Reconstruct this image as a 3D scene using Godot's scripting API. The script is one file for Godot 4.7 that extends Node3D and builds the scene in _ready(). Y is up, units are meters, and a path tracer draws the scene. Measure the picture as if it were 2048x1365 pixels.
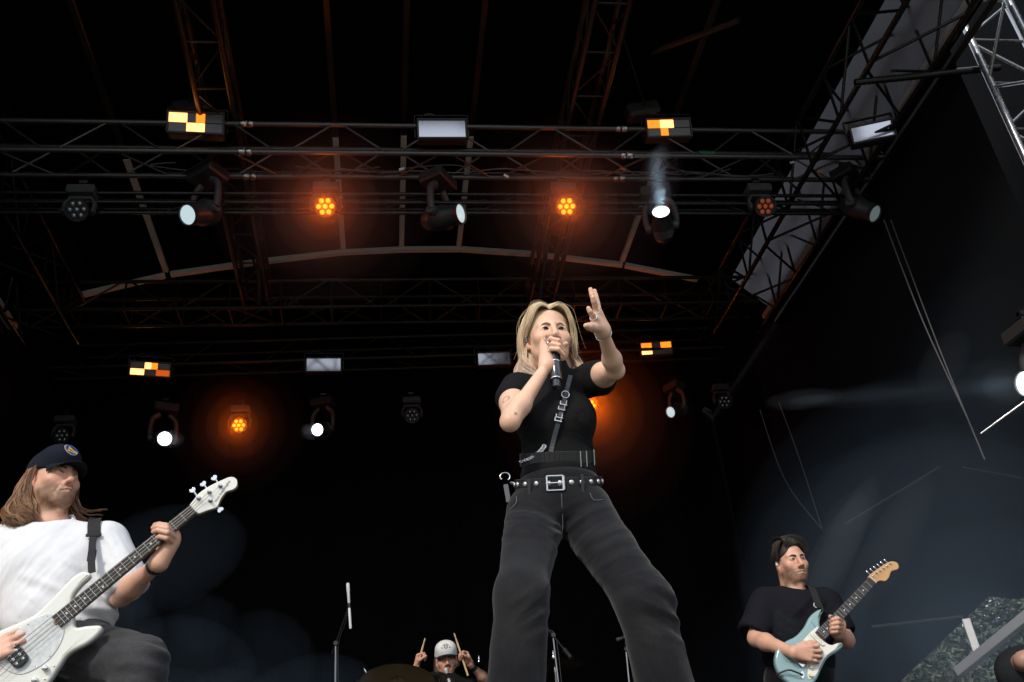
extends Node3D

# ---------------------------------------------------------------- geometry collector
class Geo:
	var v := PackedVector3Array()
	var n := PackedVector3Array()
	var c := PackedColorArray()
	var t := PackedInt32Array()
	var tint := Color(1, 1, 1)

	func tri(a: int, b: int, d: int) -> void:
		t.append(a); t.append(b); t.append(d)

	func vert(p: Vector3, nn: Vector3) -> int:
		v.append(p); n.append(nn); c.append(tint)
		return v.size() - 1

	# flat quad, corners given counter-clockwise seen from outside
	func quad(a: Vector3, b: Vector3, d: Vector3, e: Vector3) -> void:
		var nn := (b - a).cross(d - a).normalized()
		var i := vert(a, nn); vert(b, nn); vert(d, nn); vert(e, nn)
		tri(i, i + 2, i + 1); tri(i, i + 3, i + 2)

	func face(a: Vector3, b: Vector3, d: Vector3) -> void:
		var nn := (b - a).cross(d - a).normalized()
		var i := vert(a, nn); vert(b, nn); vert(d, nn)
		tri(i, i + 2, i + 1)

	# box with chamfered edges
	func box(at: Vector3, size: Vector3, bas := Basis(), bevel := 0.0) -> void:
		var h := size * 0.5
		var b: float = minf(bevel, minf(h.x, minf(h.y, h.z)) * 0.9)
		var pts := {}
		for sx in [-1, 1]:
			for sy in [-1, 1]:
				for sz in [-1, 1]:
					var q := Vector3(sx, sy, sz)
					pts[[sx, sy, sz, 0]] = at + bas * Vector3(sx * h.x, sy * (h.y - b), sz * (h.z - b))
					pts[[sx, sy, sz, 1]] = at + bas * Vector3(sx * (h.x - b), sy * h.y, sz * (h.z - b))
					pts[[sx, sy, sz, 2]] = at + bas * Vector3(sx * (h.x - b), sy * (h.y - b), sz * h.z)
		for s in [-1, 1]:
			_oq(at, pts[[s, -1, -1, 0]], pts[[s, 1, -1, 0]], pts[[s, 1, 1, 0]], pts[[s, -1, 1, 0]])
			_oq(at, pts[[-1, s, -1, 1]], pts[[1, s, -1, 1]], pts[[1, s, 1, 1]], pts[[-1, s, 1, 1]])
			_oq(at, pts[[-1, -1, s, 2]], pts[[1, -1, s, 2]], pts[[1, 1, s, 2]], pts[[-1, 1, s, 2]])
		if b <= 0.0:
			return
		for s in [-1, 1]:
			for u in [-1, 1]:
				_oq(at, pts[[s, u, -1, 0]], pts[[s, u, 1, 0]], pts[[s, u, 1, 1]], pts[[s, u, -1, 1]])
				_oq(at, pts[[s, -1, u, 0]], pts[[s, 1, u, 0]], pts[[s, 1, u, 2]], pts[[s, -1, u, 2]])
				_oq(at, pts[[-1, s, u, 1]], pts[[1, s, u, 1]], pts[[1, s, u, 2]], pts[[-1, s, u, 2]])
				for w in [-1, 1]:
					var a: Vector3 = pts[[s, u, w, 0]]
					var e: Vector3 = pts[[s, u, w, 1]]
					var f: Vector3 = pts[[s, u, w, 2]]
					if (e - a).cross(f - a).dot(a - at) > 0.0:
						face(a, e, f)
					else:
						face(a, f, e)

	func _oq(o: Vector3, a: Vector3, b: Vector3, d: Vector3, e: Vector3) -> void:
		if (b - a).cross(d - a).dot(a + d - o * 2.0) > 0.0:
			quad(a, b, d, e)
		else:
			quad(a, e, d, b)

	# swept round tube with smooth normals; radii per point
	func tube(p: Array, r: Array, sides := 8, caps := true, flat := 1.0, side := Vector3.ZERO) -> void:
		var m := p.size()
		var first := v.size()
		var ref := Vector3.ZERO
		for k in m:
			var d: Vector3 = (p[mini(k + 1, m - 1)] - p[maxi(k - 1, 0)])
			if d.length_squared() < 1e-14:
				d = Vector3.UP
			d = d.normalized()
			if side != Vector3.ZERO:
				ref = side
			elif k == 0:
				ref = Vector3.UP if absf(d.y) < 0.9 else Vector3.RIGHT
			var x := (ref - d * ref.dot(d)).normalized()
			ref = x
			var y := d.cross(x)
			var rr: float = r[mini(k, r.size() - 1)]
			for s in sides:
				var a := TAU * s / sides
				var o := x * cos(a) + y * sin(a) * flat
				v.append(p[k] + o * rr)
				n.append((x * cos(a) * flat + y * sin(a)).normalized())
				c.append(tint)
		for k in m - 1:
			for s in sides:
				var a := first + k * sides + s
				var b := first + k * sides + (s + 1) % sides
				tri(a, a + sides, b)
				tri(b, a + sides, b + sides)
		if caps:
			for e in 2:
				var k: int = 0 if e == 0 else m - 1
				var d: Vector3 = (p[0] - p[1]) if e == 0 else (p[m - 1] - p[m - 2])
				d = d.normalized()
				var ce := vert(p[k], d)
				var i0 := v.size()
				for s in sides:
					vert(v[first + k * sides + s], d)
				for s in sides:
					if e == 0:
						tri(ce, i0 + s, i0 + (s + 1) % sides)
					else:
						tri(ce, i0 + (s + 1) % sides, i0 + s)

	# profile = [Vector2(radius, height)...] turned about the basis' y
	func lathe(prof: Array, at := Vector3.ZERO, bas := Basis(), sides := 20, crease := 0.6) -> void:
		for k in prof.size() - 1:
			var a: Vector2 = prof[k]
			var b: Vector2 = prof[k + 1]
			var d := (b - a)
			if d.length() < 1e-7:
				continue
			var nn := Vector2(d.y, -d.x).normalized()
			var na := nn
			var nb := nn
			if k > 0:
				var e: Vector2 = (a - prof[k - 1])
				var n0 := Vector2(e.y, -e.x).normalized()
				if n0.dot(nn) > crease:
					na = (nn + n0).normalized()
			if k < prof.size() - 2:
				var e2: Vector2 = (prof[k + 2] - b)
				var n1 := Vector2(e2.y, -e2.x).normalized()
				if n1.dot(nn) > crease:
					nb = (nn + n1).normalized()
			var first := v.size()
			for s in sides + 1:
				var an := TAU * s / sides
				var ca := cos(an)
				var sa := sin(an)
				vert(at + bas * Vector3(a.x * ca, a.y, a.x * sa), (bas * Vector3(na.x * ca, na.y, na.x * sa)).normalized())
				vert(at + bas * Vector3(b.x * ca, b.y, b.x * sa), (bas * Vector3(nb.x * ca, nb.y, nb.x * sa)).normalized())
			for s in sides:
				var i := first + s * 2
				tri(i, i + 2, i + 1)
				tri(i + 1, i + 2, i + 3)

	func ball(at: Vector3, rad: Vector3, bas := Basis(), rings := 8, sides := 12) -> void:
		var first := v.size()
		for k in rings + 1:
			var la := PI * k / rings - PI / 2
			for s in sides + 1:
				var lo := TAU * s / sides
				var q := Vector3(cos(la) * cos(lo), sin(la), cos(la) * sin(lo))
				vert(at + bas * (q * rad), (bas * (q / rad)).normalized())
		for k in rings:
			for s in sides:
				var i := first + k * (sides + 1) + s
				tri(i, i + 1, i + sides + 1)
				tri(i + 1, i + sides + 2, i + sides + 1)

	# plate from a 2D outline: thickness th centred on z = 0, edge rounded by r; tf places it
	func plate(outline: PackedVector2Array, th: float, r: float, tf: Transform3D, steps := 3) -> void:
		var poly := outline
		if Geometry2D.is_polygon_clockwise(poly):
			poly.reverse()
		var m := poly.size()
		var rings := []
		var zs := []
		for k in steps + 1:
			var a := PI / 2 * k / steps
			var inset := r * (1.0 - sin(a))
			rings.append(inset)
			zs.append(-th / 2 + r * (1.0 - cos(a)))
		for k in range(steps, -1, -1):
			rings.append(rings[k])
			zs.append(-zs[k])
		var nr := rings.size()
		var nor := PackedVector2Array()
		for i in m:
			var d := (poly[(i + 1) % m] - poly[(i - 1 + m) % m]).normalized()
			nor.append(Vector2(d.y, -d.x))
		var first := v.size()
		for k in nr:
			var a: float = PI / 2 * (float(k) / steps if k <= steps else float(nr - 1 - k) / steps)
			var up: float = -cos(a) if k <= steps else cos(a)
			for i in m:
				var q: Vector2 = poly[i] - nor[i] * float(rings[k])
				vert(tf * Vector3(q.x, q.y, zs[k]), (tf.basis * Vector3(nor[i].x * sin(a), nor[i].y * sin(a), up)).normalized())
		for k in nr - 1:
			for i in m:
				var a := first + k * m + i
				var b := first + k * m + (i + 1) % m
				tri(a, a + m, b)
				tri(b, a + m, b + m)
		for e in 2:
			var k: int = 0 if e == 0 else nr - 1
			var flat := PackedVector2Array()
			for i in m:
				flat.append(poly[i] - nor[i] * float(rings[k]))
			var ix := Geometry2D.triangulate_polygon(poly)
			var i0 := v.size()
			for i in m:
				vert(tf * Vector3(flat[i].x, flat[i].y, zs[k]), tf.basis * Vector3(0, 0, -1 if e == 0 else 1))
			for j in range(0, ix.size(), 3):
				var p0 := poly[ix[j]]; var p1 := poly[ix[j + 1]]; var p2 := poly[ix[j + 2]]
				var ccw: bool = (p1 - p0).cross(p2 - p0) > 0.0
				if ccw == (e == 1):
					tri(i0 + ix[j], i0 + ix[j + 2], i0 + ix[j + 1])
				else:
					tri(i0 + ix[j], i0 + ix[j + 1], i0 + ix[j + 2])

	func join(o: Geo) -> void:
		var f := v.size()
		v.append_array(o.v); n.append_array(o.n); c.append_array(o.c)
		for i in o.t:
			t.append(f + i)

	func mesh() -> ArrayMesh:
		var arr := []
		arr.resize(Mesh.ARRAY_MAX)
		arr[Mesh.ARRAY_VERTEX] = v
		arr[Mesh.ARRAY_NORMAL] = n
		arr[Mesh.ARRAY_COLOR] = c
		arr[Mesh.ARRAY_INDEX] = t
		var am := ArrayMesh.new()
		am.add_surface_from_arrays(Mesh.PRIMITIVE_TRIANGLES, arr)
		return am

	# recompute smooth normals from the faces
	func smooth() -> void:
		for i in n.size():
			n[i] = Vector3.ZERO
		for j in range(0, t.size(), 3):
			var a := t[j]; var b := t[j + 1]; var d := t[j + 2]
			var f := (v[d] - v[a]).cross(v[b] - v[a])
			n[a] += f; n[b] += f; n[d] += f
		for i in n.size():
			n[i] = n[i].normalized()

# ---------------------------------------------------------------- distance field mesher (surface nets)
class Field:
	var kind := PackedInt32Array()
	var op := PackedInt32Array()
	var kk := PackedFloat32Array()
	var pa := PackedVector3Array()
	var pb := PackedVector3Array()
	var ra := PackedFloat32Array()
	var rb := PackedFloat32Array()
	var inv: Array[Basis] = []
	var geo := Geo.new()
	var cell := 0.01
	var place := Transform3D()
	var shaded := false
	var bent := false
	var base := Color(1, 1, 1)

	# overridden by the skins and clothes below
	func shade(_p: Vector3, _n: Vector3) -> Color:
		return base

	func bend(_p: Vector3, _n: Vector3) -> float:
		return 0.0

	func cap(a: Vector3, b: Vector3, r0: float, r1: float, k := 0.02, o := 0) -> void:
		kind.append(0); op.append(o); kk.append(maxf(k, 1e-4)); pa.append(a); pb.append(b - a); ra.append(r0); rb.append(r1 - r0); inv.append(Basis())

	func chain(p: Array, r: Array, k := 0.02, o := 0) -> void:
		for i in p.size() - 1:
			cap(p[i], p[i + 1], r[i], r[i + 1], k, o)

	func ell(at: Vector3, rad: Vector3, k := 0.02, bas := Basis(), o := 0) -> void:
		kind.append(1); op.append(o); kk.append(maxf(k, 1e-4)); pa.append(at); pb.append(rad); ra.append(minf(rad.x, minf(rad.y, rad.z))); rb.append(0.0); inv.append(bas.orthonormalized().transposed())

	# keep only the side that the normal points away from
	func cut(at: Vector3, nor: Vector3, k := 0.004) -> void:
		kind.append(2); op.append(2); kk.append(maxf(k, 1e-4)); pa.append(at); pb.append(nor.normalized()); ra.append(0.0); rb.append(0.0); inv.append(Basis())

	func one(i: int, p: Vector3) -> float:
		var q := p - pa[i]
		if kind[i] == 0:
			var ba := pb[i]
			var h := clampf(q.dot(ba) / ba.length_squared(), 0.0, 1.0)
			return (q - ba * h).length() - (ra[i] + rb[i] * h)
		if kind[i] == 1:
			q = inv[i] * q
			var r := pb[i]
			var s := q / r
			var k0 := s.length()
			if k0 < 0.2:
				return (k0 - 1.0) * ra[i]
			return k0 * (k0 - 1.0) / (s / r).length()
		return q.dot(pb[i])

	func at(p: Vector3, list: PackedInt32Array) -> float:
		var d := 10.0
		for i in list:
			var e := one(i, p)
			var k := kk[i]
			if op[i] == 0:
				var h := k - absf(d - e)
				d = minf(d, e)
				if h > 0.0:
					d -= h * h * 0.25 / k
			else:
				if op[i] == 1:
					e = -e
				var h2 := k - absf(d - e)
				d = maxf(d, e)
				if h2 > 0.0:
					d += h2 * h2 * 0.25 / k
		return d

	func run() -> void:
		var lo := Vector3(1e9, 1e9, 1e9)
		var hi := -lo
		for i in kind.size():
			if op[i] != 0:
				continue
			if kind[i] == 0:
				var r := maxf(ra[i], ra[i] + rb[i])
				var e := pa[i] + pb[i]
				lo = lo.min(pa[i].min(e) - Vector3.ONE * r)
				hi = hi.max(pa[i].max(e) + Vector3.ONE * r)
			else:
				var r2 := maxf(pb[i].x, maxf(pb[i].y, pb[i].z))
				lo = lo.min(pa[i] - Vector3.ONE * r2)
				hi = hi.max(pa[i] + Vector3.ONE * r2)
		lo -= Vector3.ONE * cell * 3.0
		hi += Vector3.ONE * cell * 3.0
		var W := 4
		var nb := Vector3i(((hi - lo) / (cell * W)).ceil())
		var nx := nb.x * W + 1
		var ny := nb.y * W + 1
		var nz := nb.z * W + 1
		var sx := ny * nz
		var val := PackedFloat32Array()
		val.resize(nx * sx)
		val.fill(9.0)
		var half := cell * W * 0.5
		var diag := half * 1.7321
		var all := PackedInt32Array()
		for i in kind.size():
			all.append(i)
		var blocks: Array[Vector3i] = []
		var near := PackedInt32Array()
		for bi in nb.x:
			for bj in nb.y:
				# prefilter a column of blocks by a long capsule test is skipped: lists are short
				for bk in nb.z:
					var ce := lo + Vector3(bi * W, bj * W, bk * W) * cell + Vector3.ONE * half
					near.clear()
					var any := false
					for i in kind.size():
						var e := one(i, ce)
						if op[i] == 2:
							near.append(i)
						elif e < diag * 1.15 + kk[i]:
							near.append(i)
							if op[i] == 0:
								any = true
					if not any:
						continue
					if absf(at(ce, near)) > diag * 1.35:
						continue
					blocks.append(Vector3i(bi, bj, bk))
					for x in W + 1:
						for y in W + 1:
							var o := (bi * W + x) * sx + (bj * W + y) * nz + bk * W
							for z in W + 1:
								if val[o + z] == 9.0:
									val[o + z] = at(lo + Vector3(bi * W + x, bj * W + y, bk * W + z) * cell, near)
		var id := {}
		var off := [0, sx, nz, sx + nz, 1, sx + 1, nz + 1, sx + nz + 1]
		var cells := PackedInt32Array()
		for b in blocks:
			for x in W:
				for y in W:
					for z in W:
						var o: int = (b.x * W + x) * sx + (b.y * W + y) * nz + b.z * W + z
						var v0 := val[o]; var v1 := val[o + sx]; var v2 := val[o + nz]; var v3 := val[o + sx + nz]
						var v4 := val[o + 1]; var v5 := val[o + sx + 1]; var v6 := val[o + nz + 1]; var v7 := val[o + sx + nz + 1]
						var neg: int = int(v0 < 0.0) + int(v1 < 0.0) + int(v2 < 0.0) + int(v3 < 0.0) + int(v4 < 0.0) + int(v5 < 0.0) + int(v6 < 0.0) + int(v7 < 0.0)
						if neg == 0 or neg == 8:
							continue
						var s := Vector3.ZERO
						var cnt := 0
						if (v0 < 0.0) != (v1 < 0.0): s += Vector3(v0 / (v0 - v1), 0, 0); cnt += 1
						if (v2 < 0.0) != (v3 < 0.0): s += Vector3(v2 / (v2 - v3), 1, 0); cnt += 1
						if (v4 < 0.0) != (v5 < 0.0): s += Vector3(v4 / (v4 - v5), 0, 1); cnt += 1
						if (v6 < 0.0) != (v7 < 0.0): s += Vector3(v6 / (v6 - v7), 1, 1); cnt += 1
						if (v0 < 0.0) != (v2 < 0.0): s += Vector3(0, v0 / (v0 - v2), 0); cnt += 1
						if (v1 < 0.0) != (v3 < 0.0): s += Vector3(1, v1 / (v1 - v3), 0); cnt += 1
						if (v4 < 0.0) != (v6 < 0.0): s += Vector3(0, v4 / (v4 - v6), 1); cnt += 1
						if (v5 < 0.0) != (v7 < 0.0): s += Vector3(1, v5 / (v5 - v7), 1); cnt += 1
						if (v0 < 0.0) != (v4 < 0.0): s += Vector3(0, 0, v0 / (v0 - v4)); cnt += 1
						if (v1 < 0.0) != (v5 < 0.0): s += Vector3(1, 0, v1 / (v1 - v5)); cnt += 1
						if (v2 < 0.0) != (v6 < 0.0): s += Vector3(0, 1, v2 / (v2 - v6)); cnt += 1
						if (v3 < 0.0) != (v7 < 0.0): s += Vector3(1, 1, v3 / (v3 - v7)); cnt += 1
						var g := Vector3(v1 + v3 + v5 + v7 - v0 - v2 - v4 - v6, v2 + v3 + v6 + v7 - v0 - v1 - v4 - v5, v4 + v5 + v6 + v7 - v0 - v1 - v2 - v3)
						id[o] = geo.v.size()
						cells.append(o)
						geo.v.append(lo + (Vector3(b.x * W + x, b.y * W + y, b.z * W + z) + s / cnt) * cell)
						geo.n.append(g.normalized())
		for o in cells:
			var inside: bool = val[o] < 0.0
			if inside != (val[o + sx] < 0.0):
				_q(id, o, o - nz, o - nz - 1, o - 1, inside)
			if inside != (val[o + nz] < 0.0):
				_q(id, o, o - 1, o - sx - 1, o - sx, inside)
			if inside != (val[o + 1] < 0.0):
				_q(id, o, o - sx, o - sx - nz, o - nz, inside)
		if bent:
			for i in geo.v.size():
				geo.v[i] += geo.n[i] * bend(geo.v[i], geo.n[i])
			geo.smooth()
		geo.c.resize(geo.v.size())
		if shaded:
			for i in geo.v.size():
				geo.c[i] = shade(geo.v[i], geo.n[i])
		else:
			geo.c.fill(base)
		if place != Transform3D():
			for i in geo.v.size():
				geo.v[i] = place * geo.v[i]
				geo.n[i] = place.basis * geo.n[i]

	func _q(id: Dictionary, a: int, b: int, d: int, e: int, inside: bool) -> void:
		if not (id.has(a) and id.has(b) and id.has(d) and id.has(e)):
			return
		var i: int = id[a]; var j: int = id[b]; var k: int = id[d]; var l: int = id[e]
		if inside:
			geo.tri(i, k, j); geo.tri(i, l, k)
		else:
			geo.tri(i, j, k); geo.tri(i, k, l)

# ---------------------------------------------------------------- materials and nodes
var M := {}
var used := {}
var jobs: Array[Field] = []
var grown := []

func lin(r: float, g: float, b: float) -> Color:
	return Color(r, g, b).linear_to_srgb()

func mat(key: String, col: Color, rough := 0.6, metal := 0.0) -> StandardMaterial3D:
	var m := StandardMaterial3D.new()
	m.resource_name = key
	m.albedo_color = col
	m.roughness = rough
	m.metallic = metal
	M[key] = m
	return m

func noise_tex(freq: float, seed_: int, lo: Color, hi: Color, size := 256, octaves := 4) -> NoiseTexture2D:
	var f := FastNoiseLite.new()
	f.seed = seed_
	f.frequency = freq
	f.fractal_octaves = octaves
	var t := NoiseTexture2D.new()
	t.width = size; t.height = size
	t.seamless = true
	t.noise = f
	var g := Gradient.new()
	g.set_color(0, lo); g.set_color(1, hi)
	t.color_ramp = g
	return t

func numbered(called: String) -> String:
	used[called] = used.get(called, 0) + 1
	return called if used[called] == 1 else "%s_%03d" % [called, used[called] - 1]

func thing(called: String, label: String, category: String, at := Vector3.ZERO, group := "", bas := Basis()) -> Node3D:
	var o := Node3D.new()
	o.name = numbered(called)
	add_child(o, true)
	o.transform = Transform3D(bas, at)
	o.set_meta("label", label)
	o.set_meta("category", category)
	if group:
		o.set_meta("group", group)
	return o

func put(called: String, mesh: Mesh, m: Material, parent: Node3D, tf := Transform3D()) -> MeshInstance3D:
	var o := MeshInstance3D.new()
	o.name = called if parent != self else numbered(called)
	o.mesh = mesh
	o.material_override = m
	parent.add_child(o, true)
	o.transform = tf
	return o

func part(called: String, g: Geo, m: Material, parent: Node3D, tf := Transform3D()) -> MeshInstance3D:
	return put(called, g.mesh(), m, parent, tf)

func solo(called: String, g: Geo, m: Material, label: String, category: String, group := "", tf := Transform3D()) -> MeshInstance3D:
	var o := put(called, g.mesh(), m, self, tf)
	o.set_meta("label", label)
	o.set_meta("category", category)
	if group:
		o.set_meta("group", group)
	return o

func struct(called: String, g: Geo, m: Material, tf := Transform3D()) -> MeshInstance3D:
	var o := put(called, g.mesh(), m, self, tf)
	o.set_meta("kind", "structure")
	return o

# a field that becomes a mesh part once all fields have been meshed
func grow(called: String, fields: Array, m: Material, parent: Node3D) -> void:
	for f in fields:
		jobs.append(f)
	grown.append([called, fields, m, parent])

func finish_fields() -> void:
	var id := WorkerThreadPool.add_group_task(func(i: int): jobs[i].run(), jobs.size(), -1, true)
	WorkerThreadPool.wait_for_group_task_completion(id)
	for q in grown:
		var g: Geo = q[1][0].geo
		for i in range(1, q[1].size()):
			g.join(q[1][i].geo)
		part(q[0], g, q[2], q[3], q[3].transform.affine_inverse())

func frame(dir: Vector3, up: Vector3) -> Basis: # y along dir, z near up
	var y := dir.normalized()
	var x := y.cross(up).normalized()
	return Basis(x, y, x.cross(y))

func look(fwd: Vector3, up := Vector3.UP) -> Basis: # z along fwd, y near up
	var z := fwd.normalized()
	var x := up.cross(z).normalized()
	return Basis(x, z.cross(x), z)

func spline(p: Array, steps: int) -> Array:
	var out := []
	var m := p.size()
	for k in m - 1:
		var a: Vector3 = p[maxi(k - 1, 0)]
		var b: Vector3 = p[k]
		var c: Vector3 = p[k + 1]
		var d: Vector3 = p[mini(k + 2, m - 1)]
		for s in steps:
			out.append(b.cubic_interpolate(c, a, d, float(s) / steps))
	out.append(p[m - 1])
	return out

func spline2(p: PackedVector2Array, steps: int) -> PackedVector2Array: # closed
	var out := PackedVector2Array()
	var m := p.size()
	for k in m:
		for s in steps:
			out.append(p[k].cubic_interpolate(p[(k + 1) % m], p[(k - 1 + m) % m], p[(k + 2) % m], float(s) / steps))
	return out

func _ready() -> void:
	var cam := Camera3D.new()
	cam.name = "camera"
	cam.fov = 39.518
	cam.near = 0.05
	cam.far = 400.0
	cam.transform = Transform3D(Basis(Vector3(0.9901, -0.0847, 0.1122), Vector3(0.0168, 0.8637, 0.5038), Vector3(-0.1396, -0.4969, 0.8565)), Vector3(0, 1.65, 0))
	add_child(cam)
	cam.current = true
	var env := Environment.new()
	env.tonemap_mode = Environment.TONE_MAPPER_LINEAR
	env.tonemap_exposure = 1.75
	env.background_mode = Environment.BG_SKY
	var sm := ProceduralSkyMaterial.new()
	sm.sky_top_color = Color(0.80, 0.84, 0.90)
	sm.sky_horizon_color = Color(0.86, 0.89, 0.93)
	sm.ground_horizon_color = Color(0.46, 0.46, 0.43)
	sm.ground_bottom_color = Color(0.42, 0.41, 0.38)
	sm.sky_curve = 0.2
	env.sky = Sky.new()
	env.sky.sky_material = sm
	env.volumetric_fog_enabled = true
	env.volumetric_fog_density = 0.0
	env.sdfgi_enabled = true
	env.ssao_enabled = true
	env.ssil_enabled = true
	var we := WorldEnvironment.new()
	we.name = "world_environment"
	we.environment = env
	add_child(we)
	var sun := DirectionalLight3D.new()
	sun.name = "sun"
	sun.light_energy = 0.5
	sun.light_angular_distance = 10.0
	sun.light_color = Color(1.0, 0.97, 0.92)
	sun.shadow_enabled = true
	sun.transform.basis = look(Vector3(-0.62, 0.82, 1.0))
	add_child(sun)
	materials()
	var t0 := Time.get_ticks_msec()
	setting()
	rig()
	print("rig ", Time.get_ticks_msec() - t0)
	band()
	t0 = Time.get_ticks_msec()
	finish_fields()
	print("fields ", Time.get_ticks_msec() - t0)
	drum_kit()
	smoke()

func materials() -> void:
	mat("black_cloth", lin(0.004, 0.004, 0.0045), 0.95)
	M.black_cloth.metallic_specular = 0.2
	mat("scrim", lin(0.007, 0.0078, 0.009), 0.95)
	M.scrim.metallic_specular = 0.1
	mat("roof_tarp", lin(0.0035, 0.0033, 0.0032), 0.85)
	M.roof_tarp.metallic_specular = 0.08
	mat("grey_tarp", lin(0.035, 0.035, 0.037), 0.7)
	M.grey_tarp.backlight_enabled = true
	M.grey_tarp.backlight = Color(0.32, 0.32, 0.33)
	mat("alu", lin(0.42, 0.42, 0.43), 0.38, 0.9)
	M.alu.roughness_texture = noise_tex(0.02, 5, Color(0.6, 0.6, 0.6), Color(1, 1, 1))
	M.alu.uv1_triplanar = true
	M.alu.uv1_scale = Vector3(3, 3, 3)
	mat("alu_matt", lin(0.42, 0.42, 0.43), 0.5, 0.3)
	mat("black_steel", lin(0.018, 0.018, 0.019), 0.32, 0.4)
	M.black_steel.roughness_texture = noise_tex(0.03, 8, Color(0.5, 0.5, 0.5), Color(1, 1, 1))
	M.black_steel.uv1_triplanar = true
	M.black_steel.uv1_scale = Vector3(4, 4, 4)
	mat("truss_grey", lin(0.11, 0.11, 0.115), 0.36, 0.75)
	mat("arch_and_lit_purlin", lin(0.60, 0.60, 0.59), 0.55)
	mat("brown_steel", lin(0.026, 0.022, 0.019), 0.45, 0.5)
	mat("bare_steel", lin(0.5, 0.5, 0.5), 0.3, 1.0)
	mat("fixture", lin(0.022, 0.022, 0.024), 0.45)
	mat("fixture_grey", lin(0.05, 0.05, 0.055), 0.5)
	mat("reflector", lin(0.42, 0.42, 0.45), 0.12, 1.0)
	mat("reflector_dull", lin(0.16, 0.15, 0.16), 0.35, 0.6)
	mat("lens", lin(0.25, 0.27, 0.3), 0.12, 0.7)
	mat("cable", lin(0.012, 0.012, 0.013), 0.5)
	mat("cable_grey", lin(0.09, 0.09, 0.10), 0.45)
	mat("chrome", lin(0.7, 0.7, 0.7), 0.12, 1.0)
	mat("deck", lin(0.03, 0.03, 0.03), 0.7)
	mat("pale_ground", lin(0.25, 0.235, 0.19), 0.95)  # unseen gravel ground, made pale to bounce light up under roof and chins
	M.pale_ground.albedo_texture = noise_tex(0.02, 3, Color(0.66, 0.68, 0.58), Color(1, 1, 1), 512)
	M.pale_ground.uv1_triplanar = true
	M.pale_ground.uv1_world_triplanar = true
	M.pale_ground.uv1_scale = Vector3(0.2, 0.2, 0.2)
	mat("bark", lin(0.05, 0.04, 0.03), 0.9)
	mat("leaf", lin(0.05, 0.085, 0.03), 0.6)
	M.leaf.backlight_enabled = true
	M.leaf.backlight = Color(0.35, 0.45, 0.15)
	M.leaf.vertex_color_use_as_albedo = true
	M.leaf.albedo_color = Color(1, 1, 1)
	mat("green_tape", lin(0.01, 0.12, 0.06), 0.6)
	mat("orange_tape", lin(0.6, 0.2, 0.05), 0.6)
	mat("white_plastic", lin(0.7, 0.7, 0.7), 0.4)
	glow("lamp_amber", Color(1.0, 0.42, 0.06), 3.2)
	glow("lamp_amber_low", Color(1.0, 0.40, 0.10), 0.10)
	glow("lamp_panel_hot", Color(1.0, 0.60, 0.33), 2.6)
	glow("lamp_panel_warm", Color(1.0, 0.47, 0.08), 1.2)
	glow("lamp_panel_dim", Color(1.0, 0.42, 0.06), 0.35)
	glow("lamp_white", Color(0.90, 0.97, 1.0), 4.0)
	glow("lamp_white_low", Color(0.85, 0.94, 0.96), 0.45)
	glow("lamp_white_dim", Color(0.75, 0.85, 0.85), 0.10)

func glow(key: String, col: Color, energy: float) -> void:
	var m := mat(key, lin(0.05, 0.05, 0.05), 0.3)
	m.emission_enabled = true
	m.emission = col
	m.emission_energy_multiplier = energy

var truss_mesh := {}

# four-chord truss from a to b; faces: which sides carry diagonals (0 front, 1 bottom, 2 back, 3 top)
func truss(called: String, label: String, a: Vector3, b: Vector3, size: float, m: Material, bay := 0.46, faces := [0, 1, 2], cr := 0.024, br := 0.009, group := "", up := Vector3.UP, rungs := false) -> Node3D:
	var x := (b - a).normalized()
	var z := x.cross(up).normalized()
	var bas := Basis(x, z.cross(x), z)
	var o := thing(called, label, "truss", a, group, bas)
	var length := (b - a).length()
	var key := "chord%.3f_%.3f" % [length, cr]
	if not truss_mesh.has(key):
		var g := Geo.new()
		g.tube([Vector3.ZERO, Vector3(length, 0, 0)], [cr], 10)
		truss_mesh[key] = g.mesh()
	var h := size / 2
	var corner := [Vector3(0, h, h), Vector3(0, -h, h), Vector3(0, -h, -h), Vector3(0, h, -h)]
	for c in corner:
		put("chord", truss_mesh[key], m, o, Transform3D(Basis(), c))
	var count := int(length / bay)
	var step := length / count
	var inset := 0.045
	var dl := Vector2(step - 2 * inset, size).length()
	var kb := "brace%.3f_%.4f" % [dl, br]
	if not truss_mesh.has(kb):
		var g2 := Geo.new()
		g2.tube([Vector3.ZERO, Vector3(0, dl, 0)], [br], 7, false)
		truss_mesh[kb] = g2.mesh()
	var kr := "rung%.3f_%.4f" % [size, br]
	if not truss_mesh.has(kr):
		var g3 := Geo.new()
		g3.tube([Vector3.ZERO, Vector3(0, size, 0)], [br], 7, false)
		truss_mesh[kr] = g3.mesh()
	for f in faces:
		var p: Vector3 = corner[f]
		var q: Vector3 = corner[(f + 1) % 4]
		for k in count:
			var s: Vector3 = (p if k % 2 == 0 else q) + Vector3(k * step + inset, 0, 0)
			var e: Vector3 = (q if k % 2 == 0 else p) + Vector3((k + 1) * step - inset, 0, 0)
			put("brace", truss_mesh[kb], m, o, Transform3D(frame(e - s, x), s))
			if rungs:
				put("rung", truss_mesh[kr], m, o, Transform3D(frame(q - p, x), p + Vector3(k * step, 0, 0)))
	return o

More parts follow.
